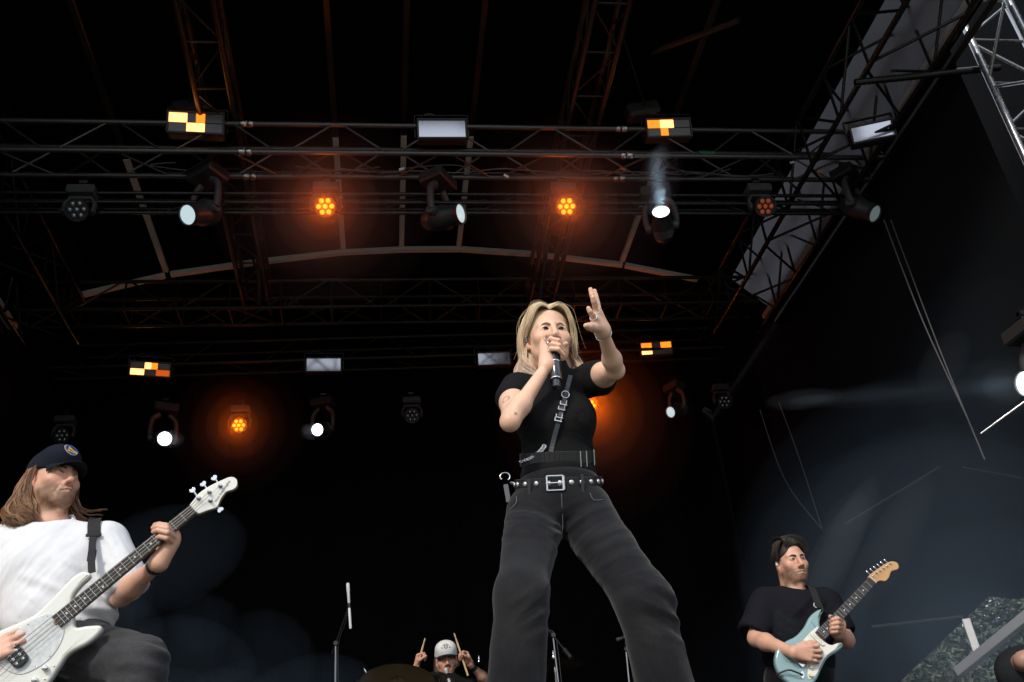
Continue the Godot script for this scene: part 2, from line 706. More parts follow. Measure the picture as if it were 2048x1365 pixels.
func coupler(o: Node3D, at: Vector3) -> void:
	var g := Geo.new()
	g.lathe([Vector2(0, -0.06), Vector2(0.026, -0.06), Vector2(0.033, -0.05), Vector2(0.033, -0.012), Vector2(0.028, -0.008), Vector2(0.028, 0.008), Vector2(0.033, 0.012), Vector2(0.033, 0.05), Vector2(0.026, 0.06), Vector2(0, 0.06)], Vector3.ZERO, frame(Vector3.RIGHT, Vector3.UP), 14)
	g.ball(Vector3(0, 0.0, 0.033), Vector3(0.008, 0.008, 0.008), Basis(), 5, 8)
	part("coupler", g, M.bare_steel, o, Transform3D(Basis(), at))

func bar(called: String, pts: Array, r: float, m: Material, label: String, category: String, group := "", sides := 8) -> void:
	var g := Geo.new()
	g.tube(pts, [r], sides)
	solo(called, g, m, label, category, group)

func setting() -> void:
	# ground in front of and round the stage, the deck and the riser the singer stands on
	var g := Geo.new()
	for i in 12:
		for j in 12:
			var x0 := -120.0 + i * 20.0
			var z0 := -120.0 + j * 20.0
			g.quad(Vector3(x0, 0, z0 + 20), Vector3(x0 + 20, 0, z0 + 20), Vector3(x0 + 20, 0, z0), Vector3(x0, 0, z0))
	struct("ground", g, M.pale_ground)
	var deck := thing("stage_deck", "black raised stage deck under the whole band", "stage", Vector3(0.4, 1.5, -7.1))
	for i in 9:
		for j in 5:
			var d := Geo.new()
			d.box(Vector3(-4.0 + i * 1.0, -0.06, -4.0 + j * 2.0), Vector3(0.994, 0.12, 1.994), Basis(), 0.004)
			part("deck_panel", d, M.deck, deck)
	var skirt := Geo.new()
	skirt.box(Vector3(0, -0.81, 4.9), Vector3(8.9, 1.38, 0.03))
	part("skirt", skirt, M.black_cloth, deck)
	var rs := thing("ego_riser", "low black steel riser box the singer stands on", "riser", Vector3(0.62, 1.5, -2.95))
	g = Geo.new()
	g.box(Vector3(0, 0.38, 0), Vector3(1.3, 0.04, 0.9), Basis(), 0.005)
	part("top", g, M.deck, rs)
	g = Geo.new()
	for sx in [-1, 1]:
		for sz in [-1, 1]:
			g.box(Vector3(sx * 0.6, 0.18, sz * 0.4), Vector3(0.06, 0.36, 0.06))
	g.box(Vector3(0, 0.33, 0.42), Vector3(1.14, 0.05, 0.03))
	g.box(Vector3(0, 0.33, -0.42), Vector3(1.14, 0.05, 0.03))
	part("frame", g, M.black_steel, rs)
	var dr := thing("drum_riser", "black drum riser at the back of the stage", "riser", Vector3(0.6, 1.5, -8.2))
	g = Geo.new()
	g.box(Vector3(0, 0.25, 0), Vector3(2.6, 0.5, 2.2), Basis(), 0.01)
	part("top", g, M.deck, dr)
	# arched roof: cross-section read from the rear arch
	var arc := [Vector2(-4.15, 7.40), Vector2(-3.86, 7.62), Vector2(-3.358, 7.849), Vector2(-2.405, 8.128), Vector2(-1.426, 8.298), Vector2(-0.418, 8.438), Vector2(0.301, 8.476), Vector2(1.004, 8.480), Vector2(1.88, 8.405), Vector2(3.03, 8.232), Vector2(3.988, 7.998), Vector2(4.45, 7.75), Vector2(4.80, 7.50)]
	var roof := Geo.new()
	var zf := -2.9
	var zb := -12.4
	var skin := [Vector2(-3.22, 7.99)] + arc.slice(3, 10) + [Vector2(3.988, 8.04), Vector2(4.36, 7.86)]
	for i in skin.size() - 1:
		var a: Vector2 = skin[i] + Vector2(0, 0.10)
		var b: Vector2 = skin[i + 1] + Vector2(0, 0.10)
		for j in 3:
			var z0 := zf + (zb - zf) * j / 3.0
			var z1 := zf + (zb - zf) * (j + 1) / 3.0
			roof.quad(Vector3(a.x, a.y, z0), Vector3(a.x, a.y, z1), Vector3(b.x, b.y, z1), Vector3(b.x, b.y, z0))
			roof.quad(Vector3(a.x, a.y + 0.02, z0), Vector3(b.x, b.y + 0.02, z0), Vector3(b.x, b.y + 0.02, z1), Vector3(a.x, a.y + 0.02, z1))
	var ro := thing("stage_roof", "black arched fabric stage roof over the lighting trusses", "roof", Vector3(0.4, 1.5, -8))
	part("tarp", roof, M.roof_tarp, ro, Transform3D(Basis(), -ro.position))
	# purlins under the tarp and the flat rear arch
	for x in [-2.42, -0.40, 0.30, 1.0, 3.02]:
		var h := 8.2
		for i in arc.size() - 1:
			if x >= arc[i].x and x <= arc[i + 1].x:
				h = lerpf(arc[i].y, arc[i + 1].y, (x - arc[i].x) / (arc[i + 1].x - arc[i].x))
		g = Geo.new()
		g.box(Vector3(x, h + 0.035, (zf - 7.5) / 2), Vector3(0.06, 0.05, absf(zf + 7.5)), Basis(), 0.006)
		part("purlin", g, M.brown_steel, ro, Transform3D(Basis(), -ro.position))  # front length of the same purlin: roof shade put into a darker material
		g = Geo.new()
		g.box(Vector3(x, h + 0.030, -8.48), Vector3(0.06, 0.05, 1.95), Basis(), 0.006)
		part("purlin", g, M.arch_and_lit_purlin, ro, Transform3D(Basis(), -ro.position))  # rear length: light reaching the back put into a paler material
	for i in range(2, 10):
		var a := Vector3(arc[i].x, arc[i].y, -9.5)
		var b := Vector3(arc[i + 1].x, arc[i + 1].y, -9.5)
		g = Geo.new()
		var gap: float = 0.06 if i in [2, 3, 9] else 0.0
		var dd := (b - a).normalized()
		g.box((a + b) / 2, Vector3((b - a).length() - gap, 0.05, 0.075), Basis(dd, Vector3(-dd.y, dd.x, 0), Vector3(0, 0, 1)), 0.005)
		part("arch_rib", g, M.arch_and_lit_purlin, ro, Transform3D(Basis(), -ro.position))
	# grey eaves tarp with its beam, right and left
	for s in [0, 1]:
		var ex: float = 4.75 if s == 0 else -4.0
		var ix: float = 4.30 if s == 0 else -3.2
		g = Geo.new()
		var e0 := Vector3(ix, 8.06 if s == 0 else 8.16, -2.9); var e1 := Vector3(ex + (0.02 if s == 0 else -0.2), 7.56, -2.9)
		var e2 := Vector3(e1.x, 7.56, -9.45); var e3 := Vector3(ix, e0.y, -9.45)
		for k in 8:
			var u0 := k / 8.0; var u1 := (k + 1) / 8.0
			var sag0 := Vector3(0, 0.0, 0); 
			g.quad(e0.lerp(e3, u0), e1.lerp(e2, u0), e1.lerp(e2, u1), e0.lerp(e3, u1))
		part("eaves_panel", g, M.grey_tarp if s == 0 else M.roof_tarp, ro, Transform3D(Basis(), -ro.position))
		var sg: float = 1.0 if s == 0 else -1.0
		g = Geo.new()
		g.quad(e3, e2, e2 + Vector3(0, 0, -2.95), e3 + Vector3(0, 0, -2.95))
		part("rear_eaves_panel", g, M.roof_tarp, ro, Transform3D(Basis(), -ro.position))
		g = Geo.new()
		g.box(Vector3(ex, 7.47, -6.8), Vector3(0.10, 0.06, 5.5), Basis(), 0.006)
		part("eaves_beam", g, M.alu_matt, ro, Transform3D(Basis(), -ro.position))
		g = Geo.new()
		g.box(Vector3(ex + sg * 0.12, 7.40, -6.8), Vector3(0.06, 0.05, 5.5), Basis(), 0.006)
		part("eaves_beam", g, M.brown_steel, ro, Transform3D(Basis(), -ro.position))
		var sd := "right" if s == 0 else "left"
		truss("eaves_truss", "dark roof-edge truss against the grey tarp strip beside the %s" % ("hazy scrim" if s == 0 else "plain black wing"), Vector3(ex - sg * 0.40, 7.56, -3.4), Vector3(ex - sg * 0.40, 7.56, -9.6), 0.56, M.black_steel, 0.62, [0, 1, 2, 3], 0.026, 0.014, "", Vector3.UP, true)
	# pale fabric strip above the right eaves truss
	g = Geo.new()
	g.box(Vector3(4.6226, 8.0436, -5.6), Vector3(0.42, 0.012, 0.07), Basis(Vector3(0, 0, 1), -0.35), 0.003)
	solo("ratchet_strap", g, M.white_plastic, "pale webbing strap hanging across the grey roof-edge tarp", "strap")
	# backdrop and side scrims
	g = Geo.new()
	_drape(g, Vector3(-4.5, 1.5, -12.3), Vector3(5.3, 1.5, -12.3), 7.4, 0.05, 60)
	solo("backdrop", g, M.black_cloth, "black cloth backdrop closing the rear of the stage", "curtain")
	g = Geo.new()
	_drape(g, Vector3(-4.14, 1.5, -2.9), Vector3(-4.14, 1.5, -12.4), 6.3, 0.04, 40)
	solo("wing_curtain", g, M.black_cloth, "plain black side curtain on the bass player's wing", "curtain")
	# right scrim with the lifted corner through which the trees show
	var sc := Geo.new()
	var X0 := 4.90
	var low := [Vector2(-12.3, 1.5), Vector2(-9.35, 1.5), Vector2(-9.2, 3.0), Vector2(-8.69, 3.10), Vector2(-7.95, 3.24), Vector2(-7.25, 3.37), Vector2(-6.9, 3.25), Vector2(-6.0, 3.2), Vector2(-5.3, 3.15)]
	for i in low.size() - 1:
		var a: Vector2 = low[i]; var b: Vector2 = low[i + 1]
		for k in 6:
			var y0a := lerpf(a.y, 7.53, k / 6.0); var y1a := lerpf(a.y, 7.53, (k + 1) / 6.0)
			var y0b := lerpf(b.y, 7.53, k / 6.0); var y1b := lerpf(b.y, 7.53, (k + 1) / 6.0)
			sc.quad(Vector3(X0, y0a, a.x), Vector3(X0, y0b, b.x), Vector3(X0, y1b, b.x), Vector3(X0, y1a, a.x))
	sc.quad(Vector3(X0, 7.53, -12.3), Vector3(X0, 7.53, -4.0), Vector3(4.78, 7.62, -4.0), Vector3(4.78, 7.62, -12.3))
	solo("side_scrim", sc, M.scrim, "dark mesh scrim behind the guitarist with a lifted corner", "scrim")
	g = Geo.new()
	_drape(g, Vector3(6.3, 0.0, -7.6), Vector3(6.3, 0.0, -2.2), 9.5, 0.05, 40)
	solo("outer_curtain", g, M.black_cloth, "dark curtain hung behind the bare silver tower", "curtain")
	# seams and ropes that show on the scrim
	for q in [[Vector3(3.8055, 4.0128, -7.2), Vector3(4.2777, 4.1718, -6.4), 0.009, "rising from the guitarist's head height"], [Vector3(4.3935, 4.1255, -6.3), Vector3(4.4728, 3.8259, -5.8), 0.006, "running level below the edge lamp"], [Vector3(4.0157, 3.2594, -7.6), Vector3(4.4533, 3.1651, -7), 0.014, "ending at the lifted scrim corner"]]:
		bar("scrim_batten", [q[0], q[1]], q[2], M.fixture, "grey batten tied along the hazy dark scrim, " + q[3], "batten", "battens on the scrim", 6)
	for q in [[Vector3(4.5283, 6.5591, -6.4), Vector3(4.4184, 5.3821, -6.2), Vector3(4.363, 4.383, -6), "long pale strap falling from the dark moving head along the scrim"], [Vector3(4.6676, 6.6359, -6.5), Vector3(4.4784, 5.0979, -6.2), Vector3(4.3802, 4.0592, -6), "long dim strap falling beside the pale one along the scrim"], [Vector3(4.3747, 6.0311, -9), Vector3(4.399, 5.3011, -8.9), Vector3(4.3992, 4.4969, -8.8), "short straight strap slanting down to the guitarist's side"], [Vector3(4.1814, 5.9939, -9.1), Vector3(4.2269, 5.1224, -9), Vector3(4.3992, 4.4969, -8.8), "short bowed strap joining the straight one at its foot"]]:
		bar("guy_strap", spline(q.slice(0, 3), 5), 0.006, M.fixture_grey, q[3], "strap", "straps in front of the scrim", 6)
	# silver tower beyond the scrim, top right
	var tw := truss("tower_truss", "bare silver tower truss standing outside the scrim", Vector3(5.25, 0.0, -4.9), Vector3(5.25, 9.0, -4.9), 0.5, M.alu, 0.5, [0, 1, 2, 3], 0.03, 0.014, "", Vector3(0, 0, 1), true)
	tw.set_meta("category", "tower")
	# handrail and trees in the gap
	g = Geo.new()
	var hr := thing("handrail", "grey steel handrail sloping across the gap under the scrim", "handrail", Vector3(4.2938, 2.7637, -7))
	g.box((Vector3(4.2858, 2.7642, -7) + Vector3(4.4952, 3.0055, -6.2)) / 2 - hr.position, Vector3(0.07, 0.07, (Vector3(4.2858, 2.7642, -7) - Vector3(4.4952, 3.0055, -6.2)).length()), look(Vector3(4.4952, 3.0055, -6.2) - Vector3(4.2858, 2.7642, -7)), 0.004)
	part("rail", g, M.alu_matt, hr)
	g = Geo.new()
	g.box((Vector3(4.4756, 3.1446, -7) + Vector3(4.4517, 2.864, -6.95)) / 2 - hr.position, Vector3(0.06, 0.05, (Vector3(4.4756, 3.1446, -7) - Vector3(4.4517, 2.864, -6.95)).length()), look(Vector3(4.4756, 3.1446, -7) - Vector3(4.4517, 2.864, -6.95)), 0.004)
	part("brace", g, M.alu_matt, hr)
	var rng := RandomNumberGenerator.new()
	rng.seed = 11
	for q in [[Vector3(12.6, 0, -20.5), 8.5, "leafy tree nearest the gap under the scrim"], [Vector3(14.8, 0, -19.5), 9.0, "broad leafy tree behind the handrail's lower end"], [Vector3(17.0, 0, -20.5), 9.5, "leafy tree behind the handrail's upper end"], [Vector3(14.5, 0, -24.5), 10.0, "tall tree at the back of the group past the stage"], [Vector3(19.0, 0, -24.0), 10.5, "tallest tree farthest out past the stage wing"], [Vector3(12.0, 0, -25.0), 9.0, "tree low behind the guitarist's wing"], [Vector3(-14, 0, 34), 9.0, "tree on the far side of the audience field facing the stage"], [Vector3(2, 0, 40), 8.5, "tree on the far side of the audience field facing the stage"], [Vector3(17, 0, 36), 10.0, "tree on the far side of the audience field facing the stage"]]:
		tree(q[0], q[1], q[2], rng)

func _drape(g: Geo, a: Vector3, b: Vector3, height: float, wave: float, count: int) -> void:
	var d := (b - a)
	var nn := d.cross(Vector3.UP).normalized()
	var f := FastNoiseLite.new()
	f.seed = 4
	f.frequency = 0.9
	var prev: Vector3
	for k in count + 1:
		var u := float(k) / count
		var p := a + d * u + nn * (sin(u * count * 1.1) * wave + f.get_noise_1d(u * 14.0) * wave * 2.0)
		if k > 0:
			g.quad(prev, p, p + Vector3.UP * height, prev + Vector3.UP * height)
		prev = p

func tree(at: Vector3, height: float, label: String, rng: RandomNumberGenerator) -> void:
	var o := thing("leafy_tree", label, "tree", at, "trees round the field" if at.z > 0 else "trees beyond the scrim")
	var g := Geo.new()
	var tips := []
	g.tube(spline([Vector3(0, 0, 0), Vector3(0.1, height * 0.3, 0.05), Vector3(0.0, height * 0.62, -0.1)], 4), [0.26, 0.24, 0.22, 0.2, 0.18, 0.16, 0.14, 0.1, 0.06], 9)
	for k in 14:
		var y0 := height * rng.randf_range(0.25, 0.6)
		var a := rng.randf() * TAU
		var l := height * rng.randf_range(0.2, 0.36)
		var tip := Vector3(cos(a) * l, y0 + l * rng.randf_range(0.3, 1.0), sin(a) * l)
		g.tube([Vector3(0, y0, 0), tip * Vector3(0.5, 0, 0.5) + Vector3(0, lerpf(y0, tip.y, 0.6), 0), tip], [0.07, 0.045, 0.015], 6)
		tips.append(tip)
		tips.append(tip.lerp(Vector3(0, y0, 0), 0.35))
	tips.append(Vector3(0, height * 0.8, 0))
	part("trunk", g, M.bark, o)
	var c := Geo.new()
	for p in tips:
		for k in (90 if at.z > 0 else 620):
			var q: Vector3 = p + Vector3(rng.randfn(), rng.randfn() * 0.7, rng.randfn()) * height * 0.085
			var s := rng.randf_range(0.05, 0.10) * (1.8 if at.z > 0 else 1.0)
			var b := Basis.from_euler(Vector3(rng.randf() * TAU, rng.randf() * TAU, rng.randf() * TAU))
			c.tint = Color(0.078 * rng.randf_range(0.9, 1.15), 0.092 * rng.randf_range(0.93, 1.07), 0.055)
			var i := c.vert(q - b.x * s, b.z); c.vert(q + b.y * s * 0.45, b.z); c.vert(q + b.x * s, b.z); c.vert(q - b.y * s * 0.45, b.z)
			c.tri(i, i + 1, i + 2); c.tri(i, i + 2, i + 3)
	part("crown", c, M.leaf, o)

# LED strobe panel facing along aim; cells: [x0, x1, row, state]
func strobe(at: Vector3, aim: Vector3, cells: Array, label: String, group: String, size := Vector2(0.46, 0.185)) -> void:
	var o := thing("strobe_panel", label, "stage light", at, group, look(aim))
	var w := size.x; var h := size.y
	var g := Geo.new()
	g.box(Vector3(0, 0, -0.075), Vector3(w + 0.03, h + 0.03, 0.12), Basis(), 0.012)
	part("housing", g, M.fixture, o)
	g = Geo.new()
	for s in [-1, 1]:
		g.box(Vector3(0, s * (h / 2 + 0.006), 0.0), Vector3(w + 0.03, 0.016, 0.035), Basis(), 0.003)
		g.box(Vector3(s * (w / 2 + 0.008), 0, 0.0), Vector3(0.014, h - 0.006, 0.033), Basis(), 0.003)
	part("bezel", g, M.fixture_grey, o)
	g = Geo.new()
	for s in [-1, 1]:
		g.box(Vector3(s * (w / 2 + 0.032), 0.06, -0.09), Vector3(0.012, 0.22, 0.04), Basis(), 0.003)
	g.box(Vector3(0, 0.175, -0.09), Vector3(w + 0.076, 0.012, 0.04), Basis(), 0.003)
	part("yoke", g, M.black_steel, o)
	g = Geo.new()
	g.tube(spline([Vector3(-w * 0.35, h / 2, -0.12), Vector3(-w * 0.45, h / 2 + 0.09, -0.13), Vector3(-w * 0.2, h / 2 + 0.15, -0.16), Vector3(w * 0.2, h / 2 + 0.06, -0.2)], 5), [0.006], 6)
	part("power_cable", g, M.cable_grey, o)
	var keys := {"h": M.lamp_panel_hot, "w": M.lamp_panel_warm, "l": M.lamp_panel_dim, "d": M.reflector_dull, "r": M.reflector}
	for c in cells:
		g = Geo.new()
		var x0: float = (c[0] - 0.5) * w + 0.001
		var x1: float = (c[1] - 0.5) * w - 0.001
		var y: float = 0.25 * h - c[2] * 0.5 * h
		var hh: float = h * 0.47
		if c[3] == "r":
			y = 0.0; hh = h
		g.box(Vector3((x0 + x1) / 2, y, 0.0), Vector3(x1 - x0, hh, 0.008), Basis(), 0.002)
		part("lamp_cell", g, keys[c[3]], o)
		if c[3] == "h":
			var l := AreaLight3D.new()
			l.name = "cell_light"
			l.area_size = Vector2(x1 - x0, hh)
			l.light_energy = 0.02
			l.light_color = Color(1, 0.6, 0.25)
			l.shadow_enabled = true
			o.add_child(l, true)
			l.position = Vector3((x0 + x1) / 2, y, 0.02)
			l.rotation.y = PI

func clamp_on(o: Node3D, at: Vector3, inv: Basis) -> void:
	var g := Geo.new()
	g.lathe([Vector2(0.016, -0.035), Vector2(0.034, -0.035), Vector2(0.034, 0.035), Vector2(0.016, 0.035)], at + Vector3(0, 0.05, 0), frame(Vector3.RIGHT, Vector3.UP), 12)
	g.box(at, Vector3(0.05, 0.06, 0.04), Basis(), 0.004)
	part("clamp", g, M.black_steel, o)

# round wash head with seven lenses
func wash(at: Vector3, aim: Vector3, lens: Material, light: float, label: String, group: String, s := 1.0) -> void:
	var o := thing("wash_light", label, "stage light", at, group)
	var b := look(aim)
	var g := Geo.new()
	var turn := b * frame(Vector3(0, 0, 1), Vector3.UP)
	g.lathe([Vector2(0, -0.15 * s), Vector2(0.05 * s, -0.15 * s), Vector2(0.085 * s, -0.10 * s), Vector2(0.1 * s, -0.02 * s), Vector2(0.1 * s, 0.012 * s), Vector2(0.092 * s, 0.012 * s), Vector2(0.09 * s, -0.004 * s), Vector2(0, -0.004 * s)], Vector3.ZERO, turn, 24)
	part("head", g, M.fixture, o)
	for k in 7:
		var a := TAU * k / 6.0
		var c := Vector3.ZERO if k == 6 else Vector3(cos(a), sin(a), 0) * 0.058 * s
		g = Geo.new()
		g.lathe([Vector2(0.026 * s, -0.004), Vector2(0.027 * s, 0.006 * s), Vector2(0.023 * s, 0.009 * s)], b * c, turn, 14)
		var ring := part("lens_ring", g, M.fixture_grey, o)
		g = Geo.new()
		g.lathe([Vector2(0.022 * s, 0.004 * s), Vector2(0.016 * s, 0.010 * s), Vector2(0.0, 0.013 * s)], b * c, turn, 14)
		part("lamp_lens", g, lens, o)
	g = Geo.new()
	var top := Vector3(0, 0.17, -0.07) * s
	for q in [-1, 1]:
		g.tube([Vector3(q * 0.118, 0.0, -0.05) * s, Vector3(q * 0.125, 0.10, -0.06) * s, Vector3(q * 0.09, 0.165, -0.07) * s], [0.022 * s, 0.022 * s, 0.02 * s], 8, true, 1.5)
	g.box(top, Vector3(0.2, 0.03, 0.07) * s, Basis(), 0.008)
	part("yoke", g, M.fixture_grey, o)
	g = Geo.new()
	g.box(top + Vector3(0, 0.07, 0) * s, Vector3(0.24, 0.085, 0.17) * s, Basis(), 0.012)
	part("base", g, M.fixture_grey, o)
	clamp_on(o, top + Vector3(0, 0.14, 0) * s, b)
	if light > 0.0:
		var l := OmniLight3D.new()
		l.name = "wash_glow"
		l.light_color = Color(1.0, 0.40, 0.05)
		l.light_energy = light
		l.light_size = 0.07
		l.omni_range = 20
		l.omni_attenuation = 2.0
		l.shadow_enabled = true
		o.add_child(l, true)
		l.position = b.z * 0.10 * s

# moving head: lens centre at `at`, barrel along aim
func spot(at: Vector3, aim: Vector3, lens: Material, light: float, label: String, group: String, s := 1.0, hang := 0.42, cone := 7.0) -> void:
	var o := thing("moving_head", label, "stage light", at, group)
	var b := look(aim)
	var turn := b * frame(Vector3(0, 0, 1), Vector3.UP)
	var g := Geo.new()
	g.lathe([Vector2(0, -0.40 * s), Vector2(0.06 * s, -0.40 * s), Vector2(0.095 * s, -0.36 * s), Vector2(0.11 * s, -0.28 * s), Vector2(0.115 * s, -0.18 * s), Vector2(0.098 * s, -0.13 * s), Vector2(0.092 * s, -0.03 * s), Vector2(0.098 * s, -0.025 * s), Vector2(0.098 * s, 0.004 * s), Vector2(0.086 * s, 0.004 * s), Vector2(0.084 * s, -0.012 * s)], Vector3.ZERO, turn, 28)
	for k in 5:
		g.lathe([Vector2(0.112 * s, 0), Vector2(0.118 * s, 0.003), Vector2(0.118 * s, 0.006), Vector2(0.112 * s, 0.009)], -b.z * (0.2 + 0.022 * k) * s, turn, 24)
	part("head", g, M.fixture, o)
	g = Geo.new()
	g.lathe([Vector2(0.084 * s, -0.012 * s), Vector2(0.06 * s, 0.0), Vector2(0.03 * s, 0.006 * s), Vector2(0, 0.008 * s)], Vector3.ZERO, turn, 24)
	part("lamp_lens", g, lens, o)
	var piv := -b.z * 0.22 * s
	var side := (b.x if absf(b.x.y) < 0.7 else b.y).slide(Vector3.UP).normalized()
	var base := piv + Vector3(0, hang, 0) * s
	g = Geo.new()
	for q in [-1, 1]:
		var arm := spline([piv + side * q * 0.145 * s, piv + side * q * 0.155 * s + Vector3(0, 0.13, 0) * s, piv + side * q * 0.14 * s + Vector3(0, 0.26, 0) * s, base + side * q * 0.06 * s - Vector3(0, 0.08, 0) * s], 4)
		g.tube(arm, [0.032 * s, 0.034 * s, 0.034 * s, 0.034 * s, 0.032 * s], 8, true, 1.4)
		g.lathe([Vector2(0.0, -0.03), Vector2(0.045 * s, -0.03), Vector2(0.05 * s, 0.0), Vector2(0.045 * s, 0.02), Vector2(0, 0.02)], piv + side * q * 0.14 * s, frame(side, Vector3.UP), 14)
	part("yoke", g, M.fixture_grey, o)
	g = Geo.new()
	g.box(base, Vector3(0.31, 0.11, 0.24) * s, look(side.cross(Vector3.UP)), 0.014)
	part("base", g, M.fixture, o)
	clamp_on(o, base + Vector3(0, 0.09, 0) * s, b)
	if light > 0.0:
		var l := SpotLight3D.new()
		l.name = "spot_beam"
		l.light_color = Color(0.85, 0.94, 1.0)
		l.light_energy = light
		l.light_size = 0.06
		l.spot_angle = cone
		l.spot_range = 30
		l.spot_attenuation = 2.0
		l.spot_angle_attenuation = 0.3
		l.shadow_enabled = true
		o.add_child(l, true)
		l.transform = Transform3D(look(-b.z, b.y), b.z * 0.03 * s)

func cable(pts: Array, r: float, m: Material, label: String, group: String) -> void:
	var g := Geo.new()
	g.tube(spline(pts, 5), [r], 6)
	solo("cable", g, m, label, "cable", group)

func rig() -> void:
	# trusses across the stage
	var ft := truss("front_truss", "black box truss across the stage carrying the four front strobe panels", Vector3(-5.2, 7.615, -6.765), Vector3(5.02, 7.63, -6.765), 0.33, M.truss_grey, 0.465, [0, 1, 2], 0.025, 0.0105)
	for x in [4.06, 7.53]:
		coupler(ft, Vector3(x, 0.165, 0.165)); coupler(ft, Vector3(x, -0.165, 0.165)); coupler(ft, Vector3(x, -0.165, -0.165))
	coupler(ft, Vector3(10.2, -0.165, 0.165))
	var lt := truss("ladder_truss", "thin black ladder truss under the front truss holding the moving heads", Vector3(-5.2, 7.20, -6.98), Vector3(5.0, 7.21, -6.98), 0.10, M.black_steel, 0.5, [], 0.018, 0.007)
	put("lower_pipe", _pipe(10.2, 0.018), M.black_steel, lt, Transform3D(Basis(), Vector3(0, -0.13, 0)))
	for k in 22:
		var g := Geo.new()
		var x0 := 0.1 + k * 0.46
		g.tube([Vector3(x0, 0.05 if k % 2 == 0 else -0.13, 0), Vector3(x0 + 0.4, -0.13 if k % 2 == 0 else 0.05, 0)], [0.007], 6)
		part("brace", g, M.black_steel, lt)
	truss("rear_roof_truss", "slim dark truss under the rear roof arch behind the singer's head", Vector3(-3.9, 7.68, -9.42), Vector3(4.55, 7.68, -9.42), 0.36, M.brown_steel, 0.56, [0, 1, 2], 0.022, 0.012, "", Vector3.UP, true)
	var rt := truss("rear_light_truss", "dark rear truss carrying the far row of strobe panels", Vector3(-4.0, 7.74, -10.85), Vector3(4.6, 7.80, -10.75), 0.30, M.brown_steel, 0.5, [0, 1], 0.024, 0.008)
	# trusses running front to back under the roof
	truss("depth_truss", "brown steel roof truss running front to back above the bass player's side", Vector3(-1.37, 7.98, -3.6), Vector3(-1.41, 7.98, -9.9), 0.29, M.brown_steel, 0.5, [0, 1, 2], 0.026, 0.010, "", Vector3.UP, true)
	truss("depth_truss", "brown steel roof truss running front to back above the singer", Vector3(1.93, 7.98, -3.6), Vector3(1.99, 7.98, -9.9), 0.29, M.brown_steel, 0.5, [0, 1, 2], 0.026, 0.010, "", Vector3.UP, true)
	# diagonal roof brace on the right
	bar("roof_brace", [Vector3(0.0618, 9.4432, -8.8), Vector3(3.2526, 8.1793, -5.6)], 0.035, M.brown_steel, "long dark diagonal brace pole under the roof", "brace")
	bar("roof_brace", [Vector3(3.9908, 7.2311, -5.4), Vector3(5.1946, 7.2363, -5.2)], 0.03, M.black_steel, "short black pole bolted across the roof-edge truss", "brace")
	# drop truss pieces where the depth trusses meet the rear
	for q in [[Vector3(-1.298, 8.3753, -8.6), Vector3(-1.3236, 7.574, -9.3), "left"], [Vector3(1.9732, 8.1762, -8.8), Vector3(1.8964, 7.6001, -9.3), "right"]]:
		bar("hanging_pole", [q[0], q[1]], 0.03, M.brown_steel, "short brown pole hanging at the rear end of the %s roof truss" % ("bass side" if q[2] == "left" else "singer side"), "pole")
	# front strobes
	var f := Vector3(0, -0.28, 0.96)
	var gs := "strobe panels on the front truss"
	strobe(Vector3(-1.5689, 7.7399, -6.55), f + Vector3(0.05, 0, 0), [[0, .34, 0, "h"], [.34, .5, 0, "d"], [.5, .67, 0, "w"], [.67, 1, 0, "d"], [0, .33, 1, "d"], [.33, .67, 1, "h"], [.67, 1, 1, "d"]], "strobe panel on front truss with three glowing cells, beside the chain motor", gs)
	strobe(Vector3(0.613, 7.7111, -6.55), f + Vector3(-0.02, 0.02, 0), [[0, 1, 0, "r"]], "unlit mirror-like strobe panel in the middle of the front truss", gs, Vector2(0.43, 0.175))
	strobe(Vector3(2.774, 7.7651, -6.55), f + Vector3(-0.05, 0, 0), [[0, .3, 0, "w"], [.3, .62, 0, "h"], [.62, 1, 0, "d"], [0, .3, 1, "d"], [.3, .48, 1, "w"], [.48, 1, 1, "d"]], "strobe panel on front truss glowing amber above the smoky white spot", gs, Vector2(0.41, 0.17))
	strobe(Vector3(4.4734, 7.2932, -6.05), Vector3(-0.32, -0.27, 0.91), [[0, 1, 0, "r"]], "unlit mirror-like strobe panel at the scrim end of the front truss", gs, Vector2(0.36, 0.15))
	# front wash lights and moving heads
	var wa := Vector3(-0.05, -0.62, 0.78)
	var gw := "round wash lights under the front truss"
	wash(Vector3(-2.5528, 7.0019, -6.85), wa, M.lens, 0.0, "unlit seven-lens wash light under the front truss above the bass player", gw)
	wash(Vector3(-0.449, 7.0479, -6.85), wa, M.lamp_amber, 0.11, "amber seven-lens wash light glowing under the front truss over the drum kit", gw)
	wash(Vector3(1.7488, 7.0564, -6.85), wa, M.lamp_amber, 0.11, "amber seven-lens wash light glowing above the singer's head", gw)
	wash(Vector3(3.6846, 7.0638, -6.85), wa, M.lamp_amber_low, 0.0, "barely glowing seven-lens wash light in front of the roof-edge truss", gw)
	var gm := "moving heads under the front truss"
	spot(Vector3(-1.605, 6.8727, -6.75), Vector3(-0.45, -0.55, 0.6), M.lamp_white_low, 0.0, "moving head beside the amber strobe with a pale glassy lens tilted outwards", gm)
	spot(Vector3(0.7534, 6.8948, -6.75), Vector3(0.72, -0.18, 0.5), M.lamp_white_low, 0.0, "moving head under the middle mirror strobe aiming sideways", gm)
	spot(Vector3(2.6048, 6.9227, -6.75), Vector3(2.3438, 7.0762, -5.9) - Vector3(2.6048, 6.9227, -6.75), M.lamp_white, 2.6, "moving head shining white with smoke rising over it", gm, 0.92)
	spot(Vector3(4.7107, 6.8989, -6.75), Vector3(0.4, -0.72, 0.5), M.lamp_white_dim, 0.0, "dark moving head at the scrim end of the front truss", gm, 0.95)
